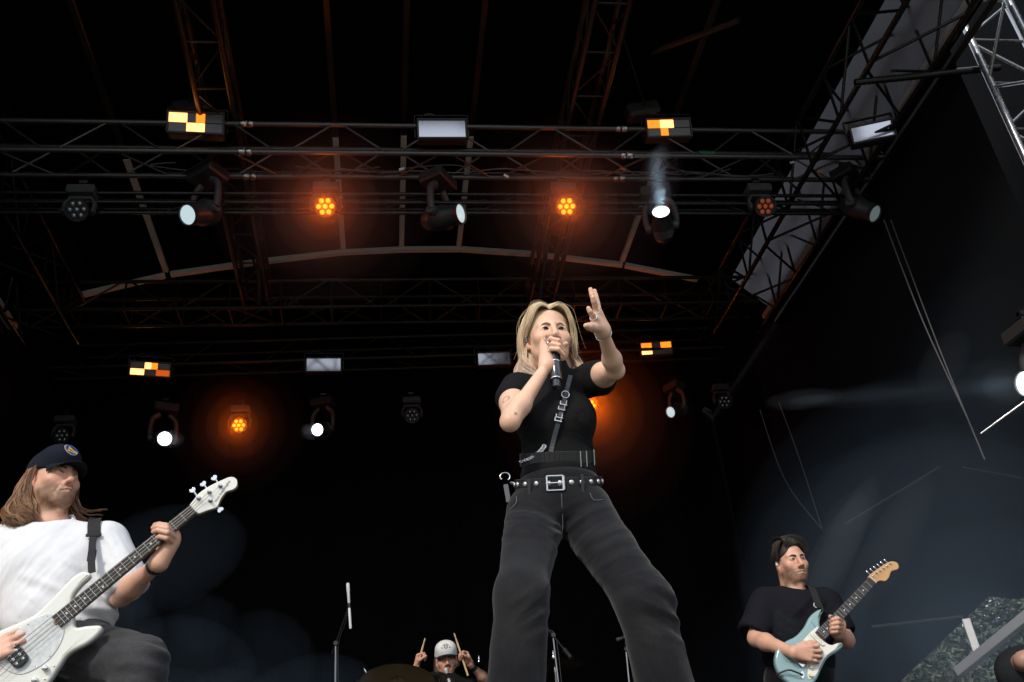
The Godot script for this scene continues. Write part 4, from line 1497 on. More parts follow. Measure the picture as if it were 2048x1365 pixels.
func singer() -> void:
	var p := thing("person", "singer in black top and dark flared jeans reaching one hand up", "person", Vector3(0.62, 1.9, -2.98))
	var tone := Color(0.72, 0.44, 0.31)
	var hd := Transform3D(look(Vector3(0.055, -0.06, 0.98)).scaled_local(Vector3.ONE * 1.03), Vector3(0.6368, 3.4265, -3.05))
	var ho := {"tone": tone, "fem": 1.0, "jaw": 0.92, "smile": 1.0, "open": 0.42, "lash_size": 1.9, "brow_drop": -0.003, "brow_in": -0.001, "iris_size": 1.3, "neck": 0.046, "brow": Color(0.17, 0.095, 0.055), "arch": 0.001, "brow_size": 0.85, "wing": -0.001, "iris": Color(0.04, 0.05, 0.05), "lips": Color(0.5, 0.2, 0.18)}
	var hf := head_field(hd, ho, Vector3(0.6377, 3.2256, -3.06))
	# arms and hands
	var ra := skin_field(0.0034, tone)
	var re := Vector3(0.4312, 2.9922, -2.85)
	var rw := Vector3(0.5855, 3.2209, -2.885)
	arm(ra, Vector3(0.491, 3.2181, -3.05), re, rw, 0.79, 1.14)
	var tips := [
		[Vector3(0.595, 3.3435, -2.925), Vector3(0.6021, 3.3449, -2.885), Vector3(0.6209, 3.3359, -2.86), Vector3(0.6414, 3.3317, -2.878)],
		[Vector3(0.5925, 3.3261, -2.92), Vector3(0.6069, 3.3227, -2.872), Vector3(0.6313, 3.3061, -2.855), Vector3(0.6507, 3.2907, -2.875)],
		[Vector3(0.5898, 3.3067, -2.915), Vector3(0.611, 3.2997, -2.868), Vector3(0.6321, 3.2845, -2.853), Vector3(0.6498, 3.2707, -2.872)],
		[Vector3(0.5889, 3.2874, -2.91), Vector3(0.6057, 3.2806, -2.87), Vector3(0.6274, 3.2701, -2.856), Vector3(0.6459, 3.2554, -2.87)]]
	for q in tips:
		ra.cap(rw, q[0], 0.02, 0.0135, 0.02)
		ra.cap(q[0], q[1], 0.0105, 0.0088, 0.004)
		ra.cap(q[1], q[2], 0.0088, 0.0080, 0.0015)
		ra.cap(q[2], q[3], 0.0080, 0.0070, 0.0015)
	ra.chain([Vector3(0.5944, 3.2745, -2.92), Vector3(0.6183, 3.3072, -2.935), Vector3(0.6467, 3.3194, -2.932), Vector3(0.6703, 3.3258, -2.915)], [0.015, 0.0125, 0.011, 0.009], 0.006)
	ra.marks = [[Vector3(0.4504, 3.0079, -2.815), 0.006], [Vector3(0.4334, 3.1044, -2.91), 0.014]]
	var la := skin_field(0.0036, tone)
	var le := Vector3(0.8129, 3.1676, -2.83)
	var lw := Vector3(0.7354, 3.2148, -2.64)
	arm(la, Vector3(0.7898, 3.2539, -3.05), le, lw, 0.75, 1.16)
	var lf := [
		[Vector3(0.7212, 3.2665, -2.61), Vector3(0.7106, 3.3033, -2.6), Vector3(0.7047, 3.3245, -2.59), Vector3(0.7011, 3.3431, -2.585)],
		[Vector3(0.7313, 3.2749, -2.63), Vector3(0.7283, 3.3111, -2.625), Vector3(0.7255, 3.3358, -2.62), Vector3(0.7221, 3.3565, -2.615)],
		[Vector3(0.7118, 3.2553, -2.595), Vector3(0.7051, 3.2719, -2.575), Vector3(0.6999, 3.2798, -2.56), Vector3(0.6959, 3.2889, -2.55)],
		[Vector3(0.698, 3.2282, -2.585), Vector3(0.6882, 3.2332, -2.565), Vector3(0.6804, 3.2385, -2.555), Vector3(0.6755, 3.2469, -2.55)]]
	for q in lf:
		la.cap(lw, q[0], 0.02, 0.0135, 0.018)
		la.cap(q[0], q[1], 0.0105, 0.0092, 0.004)
		la.cap(q[1], q[2], 0.0092, 0.0085, 0.003)
		la.cap(q[2], q[3], 0.0085, 0.0074, 0.003)
	la.chain([Vector3(0.7227, 3.2127, -2.62), Vector3(0.6964, 3.2019, -2.595), Vector3(0.6765, 3.1921, -2.575), Vector3(0.6629, 3.19, -2.565)], [0.017, 0.014, 0.0112, 0.009], 0.012)
	# torso and legs under the clothes
	var bd := skin_field(0.016, tone)
	bd.cap(Vector3(0.6257, 3.1291, -3.05), Vector3(0.6106, 2.8594, -3.05), 0.07, 0.08, 0.03)
	bd.cap(Vector3(0.5264, 3.2028, -3.05), Vector3(0.7538, 3.2381, -3.05), 0.04, 0.04, 0.03)
	bd.chain([Vector3(0.5296, 2.7714, -3.05), Vector3(0.4198, 2.4116, -2.87), Vector3(0.3768, 2.0752, -2.95), Vector3(0.3625, 1.9611, -2.95)], [0.07, 0.05, 0.045, 0.03], 0.03)
	bd.chain([Vector3(0.6845, 2.7557, -3.05), Vector3(0.8126, 2.3882, -2.92), Vector3(0.8692, 2.0462, -2.98), Vector3(0.8868, 1.9185, -2.97)], [0.07, 0.05, 0.045, 0.03], 0.03)
	grow("body", [hf, ra, la, bd], M.skin, p)
	face_parts(p, hd, ho)
	# fitted black top with short sleeves and a mock neck
	var sh := cloth_field(0.007, Color(0.0095, 0.0095, 0.0108), 0.0022, 3)
	sh.scale = Vector3(7, 2.2, 7)
	sh.speck = 0.25
	sh.ell(Vector3(0.6254, 3.0828, -3.045), Vector3(0.148, 0.13, 0.105), 0.03)
	sh.ell(Vector3(0.6181, 2.9436, -3.05), Vector3(0.128, 0.10, 0.095), 0.05)
	sh.ell(Vector3(0.6133, 2.8685, -3.05), Vector3(0.134, 0.06, 0.105), 0.04)
	sh.cap(Vector3(0.5231, 3.207, -3.05), Vector3(0.7576, 3.238, -3.05), 0.056, 0.056, 0.04)
	sh.ell(Vector3(0.5588, 3.0438, -2.975), Vector3(0.062, 0.06, 0.055), 0.05)
	sh.ell(Vector3(0.6733, 3.0479, -2.975), Vector3(0.062, 0.06, 0.055), 0.05)
	sh.cap(Vector3(0.6356, 3.2204, -3.05), Vector3(0.6393, 3.2922, -3.048), 0.07, 0.058, 0.02)
	sh.cap(Vector3(0.4983, 3.2179, -3.05), Vector3(0.4673, 3.1497, -2.99), 0.060, 0.060, 0.025)
	sh.cap(Vector3(0.7823, 3.2541, -3.05), Vector3(0.7944, 3.2266, -2.995), 0.062, 0.066, 0.025)
	sh.folds = [[Vector3(0.7405, 3.146, -2.99), 0.12, Vector3(0.8, 0.6, 0), 0.03, 0.004], [Vector3(0.697, 2.943, -2.99), 0.14, Vector3(0.25, 0.97, 0), 0.034, 0.004], [Vector3(0.5043, 3.0449, -2.99), 0.12, Vector3(-0.5, 0.86, 0), 0.03, 0.003]]
	grow("black_top", [sh], M.knit, p)
	# flared charcoal jeans
	var je := cloth_field(0.0075, Color(0.0205, 0.0205, 0.0245), 0.003, 9)
	je.scale = Vector3(5, 4, 5)
	je.speck = 0.28
	je.ell(Vector3(0.6107, 2.8446, -3.05), Vector3(0.142, 0.05, 0.112), 0.03)
	je.ell(Vector3(0.6045, 2.7664, -3.055), Vector3(0.172, 0.10, 0.128), 0.03)
	je.cap(Vector3(0.5107, 2.7116, -3.03), Vector3(0.4175, 2.4167, -2.86), 0.098, 0.073, 0.03)
	je.cap(Vector3(0.4175, 2.4167, -2.86), Vector3(0.3793, 2.1012, -2.94), 0.073, 0.092, 0.05)
	je.cap(Vector3(0.3793, 2.1012, -2.94), Vector3(0.3617, 1.9347, -2.95), 0.092, 0.11, 0.03)
	je.cap(Vector3(0.69, 2.7035, -3.03), Vector3(0.8067, 2.3909, -2.9), 0.097, 0.080, 0.03)
	je.cap(Vector3(0.8067, 2.3909, -2.9), Vector3(0.862, 2.0737, -2.97), 0.079, 0.086, 0.05)
	je.cap(Vector3(0.862, 2.0737, -2.97), Vector3(0.8764, 1.8949, -2.97), 0.086, 0.108, 0.03)
	je.folds = [
		[Vector3(0.4808, 2.6673, -2.95), 0.15, Vector3(0.35, 0.93, 0), 0.047, 0.0060],
		[Vector3(0.6775, 2.6412, -2.95), 0.17, Vector3(-0.42, 0.9, 0), 0.044, 0.0068],
		[Vector3(0.5902, 2.6368, -2.95), 0.10, Vector3(0.0, 1.0, 0), 0.034, 0.0045],
		[Vector3(0.7454, 2.5023, -2.89), 0.16, Vector3(-0.2, 0.97, 0), 0.052, 0.0053],
		[Vector3(0.8538, 2.3366, -2.85), 0.15, Vector3(0.45, 0.88, 0), 0.060, 0.0091],
		[Vector3(0.4637, 2.363, -2.81), 0.12, Vector3(-0.5, 0.85, 0), 0.065, 0.0075],
		[Vector3(0.3997, 2.2668, -2.85), 0.18, Vector3(0.8, 0.5, 0), 0.111, 0.0060],
		[Vector3(0.8316, 2.2224, -2.9), 0.2, Vector3(0.9, 0.35, 0), 0.117, 0.0075]]
	je.fade = [[Vector3(0.3976, 2.337, -2.78), 0.15, Color(0.05, 0.048, 0.048)], [Vector3(0.793, 2.2827, -2.83), 0.14, Color(0.042, 0.041, 0.042)], [Vector3(0.7487, 2.5805, -2.93), 0.12, Color(0.036, 0.037, 0.04)], [Vector3(0.446, 2.5209, -2.85), 0.13, Color(0.036, 0.036, 0.04)]]
	grow("flared_jeans", [je], M.denim, p)
	var inv := Transform3D(Basis(), -p.position)
	# seams, fly, pockets
	for q in [[Vector3(0.591, 2.7596, -2.91), Vector3(0.5907, 2.7125, -2.9), Vector3(0.5919, 2.665, -2.91), Vector3(0.5848, 2.6317, -2.92)], [Vector3(0.4482, 2.7733, -2.93), Vector3(0.4426, 2.7474, -2.93), Vector3(0.4225, 2.7313, -2.94)], [Vector3(0.6894, 2.7633, -2.93), Vector3(0.6995, 2.7365, -2.93), Vector3(0.731, 2.7393, -2.95)]]:
		var g := Geo.new()
		var pts := []
		for w in spline(q, 6):
			var at := hug(je, w, 0.0045)
			if absf(at.z - w.z) < 0.1:
				pts.append(at)
		g.tube(pts, [0.0014], 5)
		part("seam", g, M.thread, p, inv)
	# studded belt
	var up := Vector3(0.0, 0.93, 0.36)
	var bc := Vector3(0.6109, 2.8464, -3.05)
	var ring := girdle(je, bc, up, 0.006, 44)
	var bg := Geo.new()
	var bp := []
	var bn := []
	for k in ring.size() + 1:
		bp.append(ring[k % ring.size()])
		bn.append((ring[k % ring.size()] - bc).slide(up.normalized()).normalized())
	strip(bg, bp, bn, 0.036, 0.005)
	var belt := part("studded_belt", bg, M.leather, p, inv)
	var sg := Geo.new()
	sg.ball(Vector3.ZERO, Vector3(0.0095, 0.0095, 0.0055), Basis(), 6, 12)
	var sm := sg.mesh()
	for k in ring.size():
		var a: Vector3 = ring[k]
		var b: Vector3 = ring[(k + 1) % ring.size()]
		var nn: Vector3 = bn[k]
		if k % 2 == 0 and nn.z > -0.5:
			put("stud", sm, M.stud, belt, Transform3D(look(nn, up), a + nn * 0.003))
	var bu := hug(je, Vector3(0.5731, 2.7959, -2.92), 0.014)
	bg = Geo.new()
	var bb := look(Vector3(-0.1, -0.2, 1.0), up)
	for s in [-1, 1]:
		bg.tube([bb * Vector3(s * 0.027, -0.024, 0), bb * Vector3(s * 0.027, 0.024, 0)], [0.0032], 7)
		bg.tube([bb * Vector3(-0.027, s * 0.024, 0), bb * Vector3(0.027, s * 0.024, 0)], [0.0032], 7)
	bg.tube([bb * Vector3(-0.027, 0, 0.002), bb * Vector3(0.012, 0, 0.006)], [0.0026], 6)
	put("buckle", bg.mesh(), M.silver, belt, Transform3D(Basis(), bu))
	bg = Geo.new()
	bg.box(hug(je, Vector3(0.6019, 2.7965, -2.92), 0.012), Vector3(0.009, 0.046, 0.006), bb, 0.001)
	put("keeper", bg.mesh(), M.silver, belt)
	for q in [Vector3(0.4886, 2.7905, -2.92), Vector3(0.6678, 2.7943, -2.93)]:
		bg = Geo.new()
		bg.box(hug(je, q, 0.011), Vector3(0.010, 0.062, 0.005), bb, 0.001)
		part("belt_loop", bg, M.leather, p, inv)
	# wide waist harness with its diagonal strap
	var hc := Vector3(0.619, 2.936, -3.05)
	var hr := girdle(sh, hc, up, 0.004, 44)
	bg = Geo.new()
	bp = []; bn = []
	for k in hr.size() + 1:
		bp.append(hr[k % hr.size()])
		bn.append((hr[k % hr.size()] - hc).slide(up.normalized()).normalized())
	strip(bg, bp, bn, 0.046, 0.005)
	var har := part("leather_harness", bg, M.leather, p, inv)
	for q in [Vector3(0.6762, 2.8891, -2.95), Vector3(0.6996, 2.8944, -2.96), Vector3(0.7338, 2.9116, -2.99)]:
		bg = Geo.new()
		var at := hug(sh, q, 0.012)
		bg.tube([at - up * 0.027, at + up * 0.027], [0.0022], 6)
		put("harness_bar", bg.mesh(), M.silver, har)
	bp = []; bn = []
	for q in spline([Vector3(0.6888, 3.2348, -2.99), Vector3(0.6552, 3.1428, -2.94), Vector3(0.6299, 3.0748, -2.92), Vector3(0.6085, 3.0156, -2.915), Vector3(0.5915, 2.9667, -2.93), Vector3(0.5751, 2.9149, -2.95)], 5):
		bp.append(hug(sh, q, 0.005))
		bn.append(Vector3(-0.15, -0.1, 1).normalized())
	bg = Geo.new()
	strip(bg, bp, bn, 0.017, 0.004)
	put("strap", bg.mesh(), M.leather_worn, har)
	for q in [[Vector3(0.6485, 3.13, -2.93), 0], [Vector3(0.6341, 3.0804, -2.92), 1], [Vector3(0.6247, 3.0595, -2.92), 1], [Vector3(0.6136, 3.0306, -2.915), 1], [Vector3(0.6089, 3.0194, -2.915), 1]]:
		bg = Geo.new()
		var at := hug(sh, q[0], 0.011)
		if q[1] == 0:
			var pts := []
			for k in 17:
				pts.append(at + Vector3(cos(TAU * k / 16.0), sin(TAU * k / 16.0), 0) * 0.0135)
			bg.tube(pts, [0.0018], 6, false)
		else:
			bg.box(at, Vector3(0.024, 0.005, 0.004), Basis(Vector3(0, 0, 1), -0.25), 0.001)
			bg.box(at + Vector3(0.010, 0.008, 0), Vector3(0.004, 0.016, 0.004), Basis(Vector3(0, 0, 1), -0.25), 0.001)
			bg.box(at + Vector3(-0.011, 0.008, 0), Vector3(0.004, 0.016, 0.004), Basis(Vector3(0, 0, 1), -0.25), 0.001)
		put("strap_buckle", bg.mesh(), M.silver, har)
	# waist chain
	bg = Geo.new()
	var cp := spline([Vector3(0.4747, 2.926, -2.98), Vector3(0.5008, 2.9139, -2.95), Vector3(0.5241, 2.9197, -2.94), Vector3(0.5445, 2.9312, -2.93), Vector3(0.5583, 2.9474, -2.93)], 5)
	for k in cp.size() - 1:
		var at := hug(sh, cp[k], 0.008)
		var pts := []
		var d: Vector3 = (cp[k + 1] - cp[k]).normalized()
		var side := d.cross(Vector3(0, 0, 1) if k % 2 == 0 else Vector3(0.5, 0.5, 0.7)).normalized()
		for j in 9:
			pts.append(at + d * cos(TAU * j / 8.0) * 0.008 + side * sin(TAU * j / 8.0) * (0.0045 if k < 12 else 0.007))
		bg.tube(pts, [0.0016], 5, false)
	put("waist_chain", bg.mesh(), M.silver, har)
	# key clip on the hip
	bg = Geo.new()
	var kp := []
	for j in 13:
		var a := -2.3 + 4.9 * j / 12.0
		kp.append(Vector3(0.4236, 2.8697, -3.03) + Vector3(sin(a) * 0.017, -cos(a) * -0.015, 0))
	bg.tube(kp, [0.0028], 7)
	part("key_ring", bg, M.chrome, p, inv)
	bg = Geo.new()
	bg.box((Vector3(0.4246, 2.8404, -3.03) + Vector3(0.4266, 2.7735, -3.02)) / 2.0, Vector3(0.017, 0.066, 0.006), Basis(Vector3(0, 0, 1), 0.08), 0.002)
	part("key_strap", bg, M.cable_grey, p, inv)
	# rings, bracelet, ear piece
	for q in [[Vector3(0.5947, 3.3264, -2.885), Vector3(0.6073, 3.3268, -2.872)], [Vector3(0.6023, 3.3057, -2.878), Vector3(0.6112, 3.3018, -2.868)], [Vector3(0.6013, 3.2792, -2.878), Vector3(0.6077, 3.2826, -2.87)]]:
		ring_at(p, "ring", q[0], q[1] - q[0], 0.0102, 0.0022, M.silver)
	for q in [[lf[0][0].lerp(lf[0][1], 0.25), lf[0][1] - lf[0][0]], [lf[3][0].lerp(lf[3][1], 0.3), lf[3][1] - lf[3][0]], [lf[2][0].lerp(lf[2][1], 0.15), lf[2][1] - lf[2][0]]]:
		ring_at(p, "ring", q[0], q[1], 0.0115, 0.0024, M.silver)
	ring_at(p, "bracelet", lw.lerp(le, 0.05), le - lw, 0.0255, 0.0016, M.silver)
	ring_at(p, "bracelet", lw.lerp(le, 0.08), (le - lw) + Vector3(0.02, 0.03, 0), 0.0275, 0.0014, M.silver)
	bg = Geo.new()
	bg.tube([hd * Vector3(-0.080, 0.008, -0.004), hd * Vector3(-0.083, -0.004, 0.0), hd * Vector3(-0.082, -0.018, 0.002)], [0.006, 0.0075, 0.006], 8)
	part("ear_piece", bg, M.fixture_grey, p, inv)
	bg = Geo.new()
	bg.tube([hd * Vector3(0.080, 0.008, 0.0), hd * Vector3(0.084, -0.012, 0.004)], [0.006, 0.006], 8)
	part("ear_piece", bg, M.fixture_grey, p, inv)
	ring_at(p, "nose_ring", hd * Vector3(0.012, -0.046, 0.104), Vector3(1, 0.2, 0.3), 0.0055, 0.001, M.silver)
	# hair: a soft mass and many strands
	var hm := cloth_field(0.006, Color(0.56, 0.41, 0.26), 0.003, 15)
	hm.place = hd
	hm.scale = Vector3(9, 2.0, 9)
	hm.ell(Vector3(0, 0.040, -0.02), Vector3(0.082, 0.080, 0.098), 0.02)
	hm.cap(Vector3(0, -0.01, -0.075), Vector3(0, -0.13, -0.07), 0.06, 0.05, 0.03)
	hm.cap(Vector3(-0.062, -0.03, -0.045), Vector3(-0.075, -0.15, -0.03), 0.024, 0.024, 0.03)
	hm.cap(Vector3(0.062, -0.03, -0.045), Vector3(0.075, -0.14, -0.03), 0.024, 0.022, 0.03)
	hm.ell(Vector3(0, -0.012, 0.10), Vector3(0.060, 0.100, 0.075), 0.012, Basis(), 1)
	var rng := RandomNumberGenerator.new()
	rng.seed = 77
	var hg := Geo.new()
	var tones := [Color(0.84, 0.64, 0.40), Color(0.90, 0.74, 0.52), Color(0.66, 0.46, 0.28), Color(0.80, 0.60, 0.38), Color(0.88, 0.70, 0.46)]
	var under := [Color(0.50, 0.33, 0.24), Color(0.62, 0.44, 0.31), Color(0.38, 0.25, 0.17), Color(0.68, 0.52, 0.38), Color(0.72, 0.58, 0.42)]
	for s in [-1.0, 1.0]:
		var top := []
		var ends: float = 0.0 if s < 0 else -0.02
		var tuck: float = -0.04 if s < 0 else 0.0
		for q in [
			[Vector3(0.002, 0.094, 0.060), Vector3(0.028, 0.103, 0.076), Vector3(0.055, 0.086, 0.079), Vector3(0.074, 0.046, 0.064 + tuck * 0.3), Vector3(0.088, 0.012 + tuck * 0.1, 0.04 + tuck), Vector3(0.088, -0.03 + ends, 0.022 + tuck * 1.6)],
			[Vector3(0.0, 0.119, 0.037), Vector3(0.038, 0.119, 0.052), Vector3(0.073, 0.092, 0.05), Vector3(0.088, 0.038, 0.032 + tuck * 0.4), Vector3(0.093, -0.010, 0.012 + tuck), Vector3(0.090, -0.055 + ends, -0.01 + tuck)],
			[Vector3(0.0, 0.123, 0.005), Vector3(0.045, 0.118, 0.01), Vector3(0.082, 0.086, 0.005), Vector3(0.096, 0.03, -0.008), Vector3(0.097, -0.03, -0.022), Vector3(0.094, -0.09, -0.03)],
			[Vector3(0.0, 0.121, -0.035), Vector3(0.046, 0.112, -0.045), Vector3(0.085, 0.072, -0.045), Vector3(0.097, 0.01, -0.052), Vector3(0.096, -0.07, -0.055), Vector3(0.104, -0.14, -0.045)],
			[Vector3(0.0, 0.113, -0.08), Vector3(0.036, 0.095, -0.095), Vector3(0.068, 0.045, -0.098), Vector3(0.075, -0.03, -0.09), Vector3(0.08, -0.11, -0.075), Vector3(0.09, -0.185, -0.05)],
			[Vector3(0.0, 0.10, -0.095), Vector3(0.012, 0.072, -0.114), Vector3(0.022, 0.02, -0.114), Vector3(0.028, -0.05, -0.10), Vector3(0.033, -0.13, -0.085), Vector3(0.038, -0.2, -0.07)]]:
			var r := []
			for w in q:
				r.append(Vector3(w.x * s, w.y, w.z))
			top.append(r)
		strands(hg, hd, top, 1000, 0.0013, tones, 0.003, rng, 0.003)
		strands(hg, hd, [top[0], top[1]], 260, 0.0012, [Color(0.78, 0.65, 0.47), Color(0.72, 0.57, 0.38)], 0.003, rng, 0.003)
		var lowr := []
		for q in [
			[Vector3(0.08, -0.02, -0.02), Vector3(0.089, -0.06, -0.015), Vector3(0.092, -0.10, 0.0), Vector3(0.084, -0.14, 0.018), Vector3(0.074, -0.18, 0.03), Vector3(0.058, -0.205, 0.04)],
			[Vector3(0.085, -0.02, -0.04), Vector3(0.100, -0.07, -0.035), Vector3(0.108, -0.12, -0.02), Vector3(0.104, -0.16, 0.0), Vector3(0.096, -0.195, 0.012), Vector3(0.105, -0.215, 0.01)],
			[Vector3(0.08, -0.02, -0.06), Vector3(0.102, -0.08, -0.055), Vector3(0.116, -0.135, -0.045), Vector3(0.12, -0.175, -0.025), Vector3(0.132, -0.20, -0.015), Vector3(0.155, -0.208, -0.012)]]:
			var r := []
			for w in q:
				r.append(Vector3(w.x * s, w.y, w.z))
			lowr.append(r)
		strands(hg, hd, lowr, 560, 0.0013, under, 0.026, rng, 0.007, 4, 14)
		strands(hg, hd, top, 50, 0.0006, tones, 0.010, rng, 0.008, 3, 1)
	grow("hair_mass", [hm], M.hair, p)
	part("hair", hg, M.hair, p, inv)
	# boots on the riser
	for q in [[Vector3(0.3623, 1.9413, -2.95), -0.06], [Vector3(0.8771, 1.8989, -2.97), 0.05]]:
		bg = Geo.new()
		var at := Vector3(q[0].x, 1.9, q[0].z)
		bg.ball(at + Vector3(q[1], 0.045, 0.07), Vector3(0.045, 0.045, 0.13), Basis(), 8, 14)
		bg.tube([at + Vector3(0, 0.02, 0), at + Vector3(0, 0.2, 0)], [0.05, 0.055], 12)
		part("boot", bg, M.leather, p, inv)
	# microphone
	var top := Vector3(0.623, 3.3085, -2.905)
	var bot := Vector3(0.6055, 3.123, -2.865)
	var ax := (top - bot).normalized()
	var mc := thing("microphone", "black handheld wireless microphone in the singer's fist", "microphone", bot, "", frame(ax, Vector3(0, 0, 1)))
	var len := (top - bot).length()
	bg = Geo.new()
	bg.lathe([Vector2(0, 0), Vector2(0.0145, 0.0), Vector2(0.0145, 0.028), Vector2(0.0175, 0.03), Vector2(0.0205, 0.034), Vector2(0.021, len * 0.6), Vector2(0.0215, len), Vector2(0.023, len + 0.01)], Vector3.ZERO, Basis(), 24)
	part("handle", bg, M.mic_black, mc)
	bg = Geo.new()
	bg.lathe([Vector2(0.0212, 0.032), Vector2(0.0218, 0.033), Vector2(0.0218, 0.036), Vector2(0.0212, 0.037)], Vector3.ZERO, Basis(), 24)
	bg.lathe([Vector2(0.0215, 0.11), Vector2(0.0218, 0.111), Vector2(0.0218, 0.113), Vector2(0.0215, 0.114)], Vector3.ZERO, Basis(), 24)
	part("collar_ring", bg, M.chrome, mc)
	bg = Geo.new()
	bg.ball(Vector3(0, len + 0.03, 0), Vector3(0.0255, 0.027, 0.0255), Basis(), 10, 16)
	part("grille", bg, M.fixture_grey, mc)

# brim of a cap in head axes
func cap_brim(g: Geo, reach: float, drop := 0.022) -> void:
	var n := 20
	var m := 7
	for side in [0.0, 1.0]:
		var first := g.v.size()
		for i in n + 1:
			var a := lerpf(-0.9, 0.9, float(i) / n)
			for j in m + 1:
				var w := float(j) / m
				var out := reach * pow(maxf(cos(a * 1.7), 0.0), 0.7) * w
				var p := Vector3(sin(a) * (0.086 + out * 0.35), 0.036 - drop * sin(a) * sin(a) * (0.4 + w) - 0.016 * w - side * 0.004, -0.015 + cos(a) * 0.100 + out)
				g.vert(p, Vector3(0, 1 if side == 0.0 else -1, 0))
		for i in n:
			for j in m:
				var q := first + i * (m + 1) + j
				if side == 0.0:
					g.tri(q, q + m + 1, q + 1); g.tri(q + 1, q + m + 1, q + m + 2)
				else:
					g.tri(q, q + 1, q + m + 1); g.tri(q + 1, q + m + 2, q + m + 1)
	# outer edge
	for i in n:
		var q := i * (m + 1) + m
		var o := (n + 1) * (m + 1)
		g.tri(q, q + m + 1, q + o); g.tri(q + o, q + m + 1, q + m + 1 + o)

func cap_dome(tf: Transform3D, tone: Color) -> Cloth:
	var f := cloth_field(0.005, tone, 0.0007, 44)
	f.place = tf
	f.ell(Vector3(0, 0.040, -0.015), Vector3(0.087, 0.088, 0.103), 0.02)
	f.ell(Vector3(0, 0.075, 0.042), Vector3(0.07, 0.054, 0.058), 0.03)
	f.cut(Vector3(0, 0.026, 0), Vector3(0, -1, -0.12))
	return f

# a point on the cap's front panel: u across, v up
func on_cap(f: Field, u: float, v: float, lift := 0.0016) -> Vector3:
	var d := Vector3(u, 0.0, 0.0) + Vector3(0, 0.955, -0.295) * v
	var c := Vector3(0, 0.056, 0.0)
	var b := Vector3(0, 0.295, 0.955)
	return meet(f, c + d + b * 0.16, c + d * 0.6, lift)

func flat_patch(g: Geo, f: Field, poly: PackedVector2Array, lift: float, tint: Color) -> void:
	g.tint = tint
	var ix := Geometry2D.triangulate_polygon(poly)
	var i0 := g.v.size()
	for q in poly:
		var p := on_cap(f, q.x, q.y, lift)
		g.vert(p, Vector3(0, 0.295, 0.955))
	for j in range(0, ix.size(), 3):
		var c: bool = (poly[ix[j + 1]] - poly[ix[j]]).cross(poly[ix[j + 2]] - poly[ix[j]]) > 0.0
		if c:
			g.tri(i0 + ix[j], i0 + ix[j + 2], i0 + ix[j + 1])
		else:
			g.tri(i0 + ix[j], i0 + ix[j + 1], i0 + ix[j + 2])

func disc(r: float, n := 28, c := Vector2.ZERO, from := 0.0, to := TAU) -> PackedVector2Array:
	var p := PackedVector2Array()
	for k in n:
		var a := from + (to - from) * k / (n if to - from > 6.2 else n - 1)
		p.append(c + Vector2(cos(a), sin(a)) * r)
	return p

func mirrored(guides: Array, s: float) -> Array:
	var out := []
	for q in guides:
		var r := []
		for w in q:
			r.append(Vector3(w.x * s, w.y, w.z))
		out.append(r)
	return out

func instrument_materials() -> void:
	var w := mat("white_lacquer", lin(0.74, 0.73, 0.66), 0.2)
	w.clearcoat_enabled = true
	w.clearcoat_roughness = 0.06
	var bl := mat("sage_lacquer", lin(0.21, 0.33, 0.34), 0.22)
	bl.clearcoat_enabled = true
	bl.clearcoat_roughness = 0.06
	mat("maple", lin(0.52, 0.27, 0.085), 0.35)
	M.maple.clearcoat_enabled = true
	mat("roast_maple", lin(0.22, 0.11, 0.045), 0.4)
	mat("fingerboard", lin(0.022, 0.016, 0.013), 0.5)
	var pe := mat("pearl_guard", Color(1, 1, 1), 0.2)
	pe.albedo_color = lin(0.72, 0.73, 0.71)
	pe.albedo_texture = noise_tex(0.025, 61, Color(0.86, 0.87, 0.88), Color(1, 1, 1), 256, 3)
	pe.uv1_triplanar = true
	pe.uv1_scale = Vector3(6, 6, 6)
	mat("cream_guard", lin(0.72, 0.70, 0.62), 0.3)
	mat("cream_plastic", lin(0.68, 0.63, 0.48), 0.35)
	mat("fret_wire", lin(0.68, 0.68, 0.66), 0.25, 1.0)
	mat("string", lin(0.30, 0.29, 0.27), 0.35, 1.0)
	mat("pearl_dot", lin(0.75, 0.75, 0.72), 0.25)

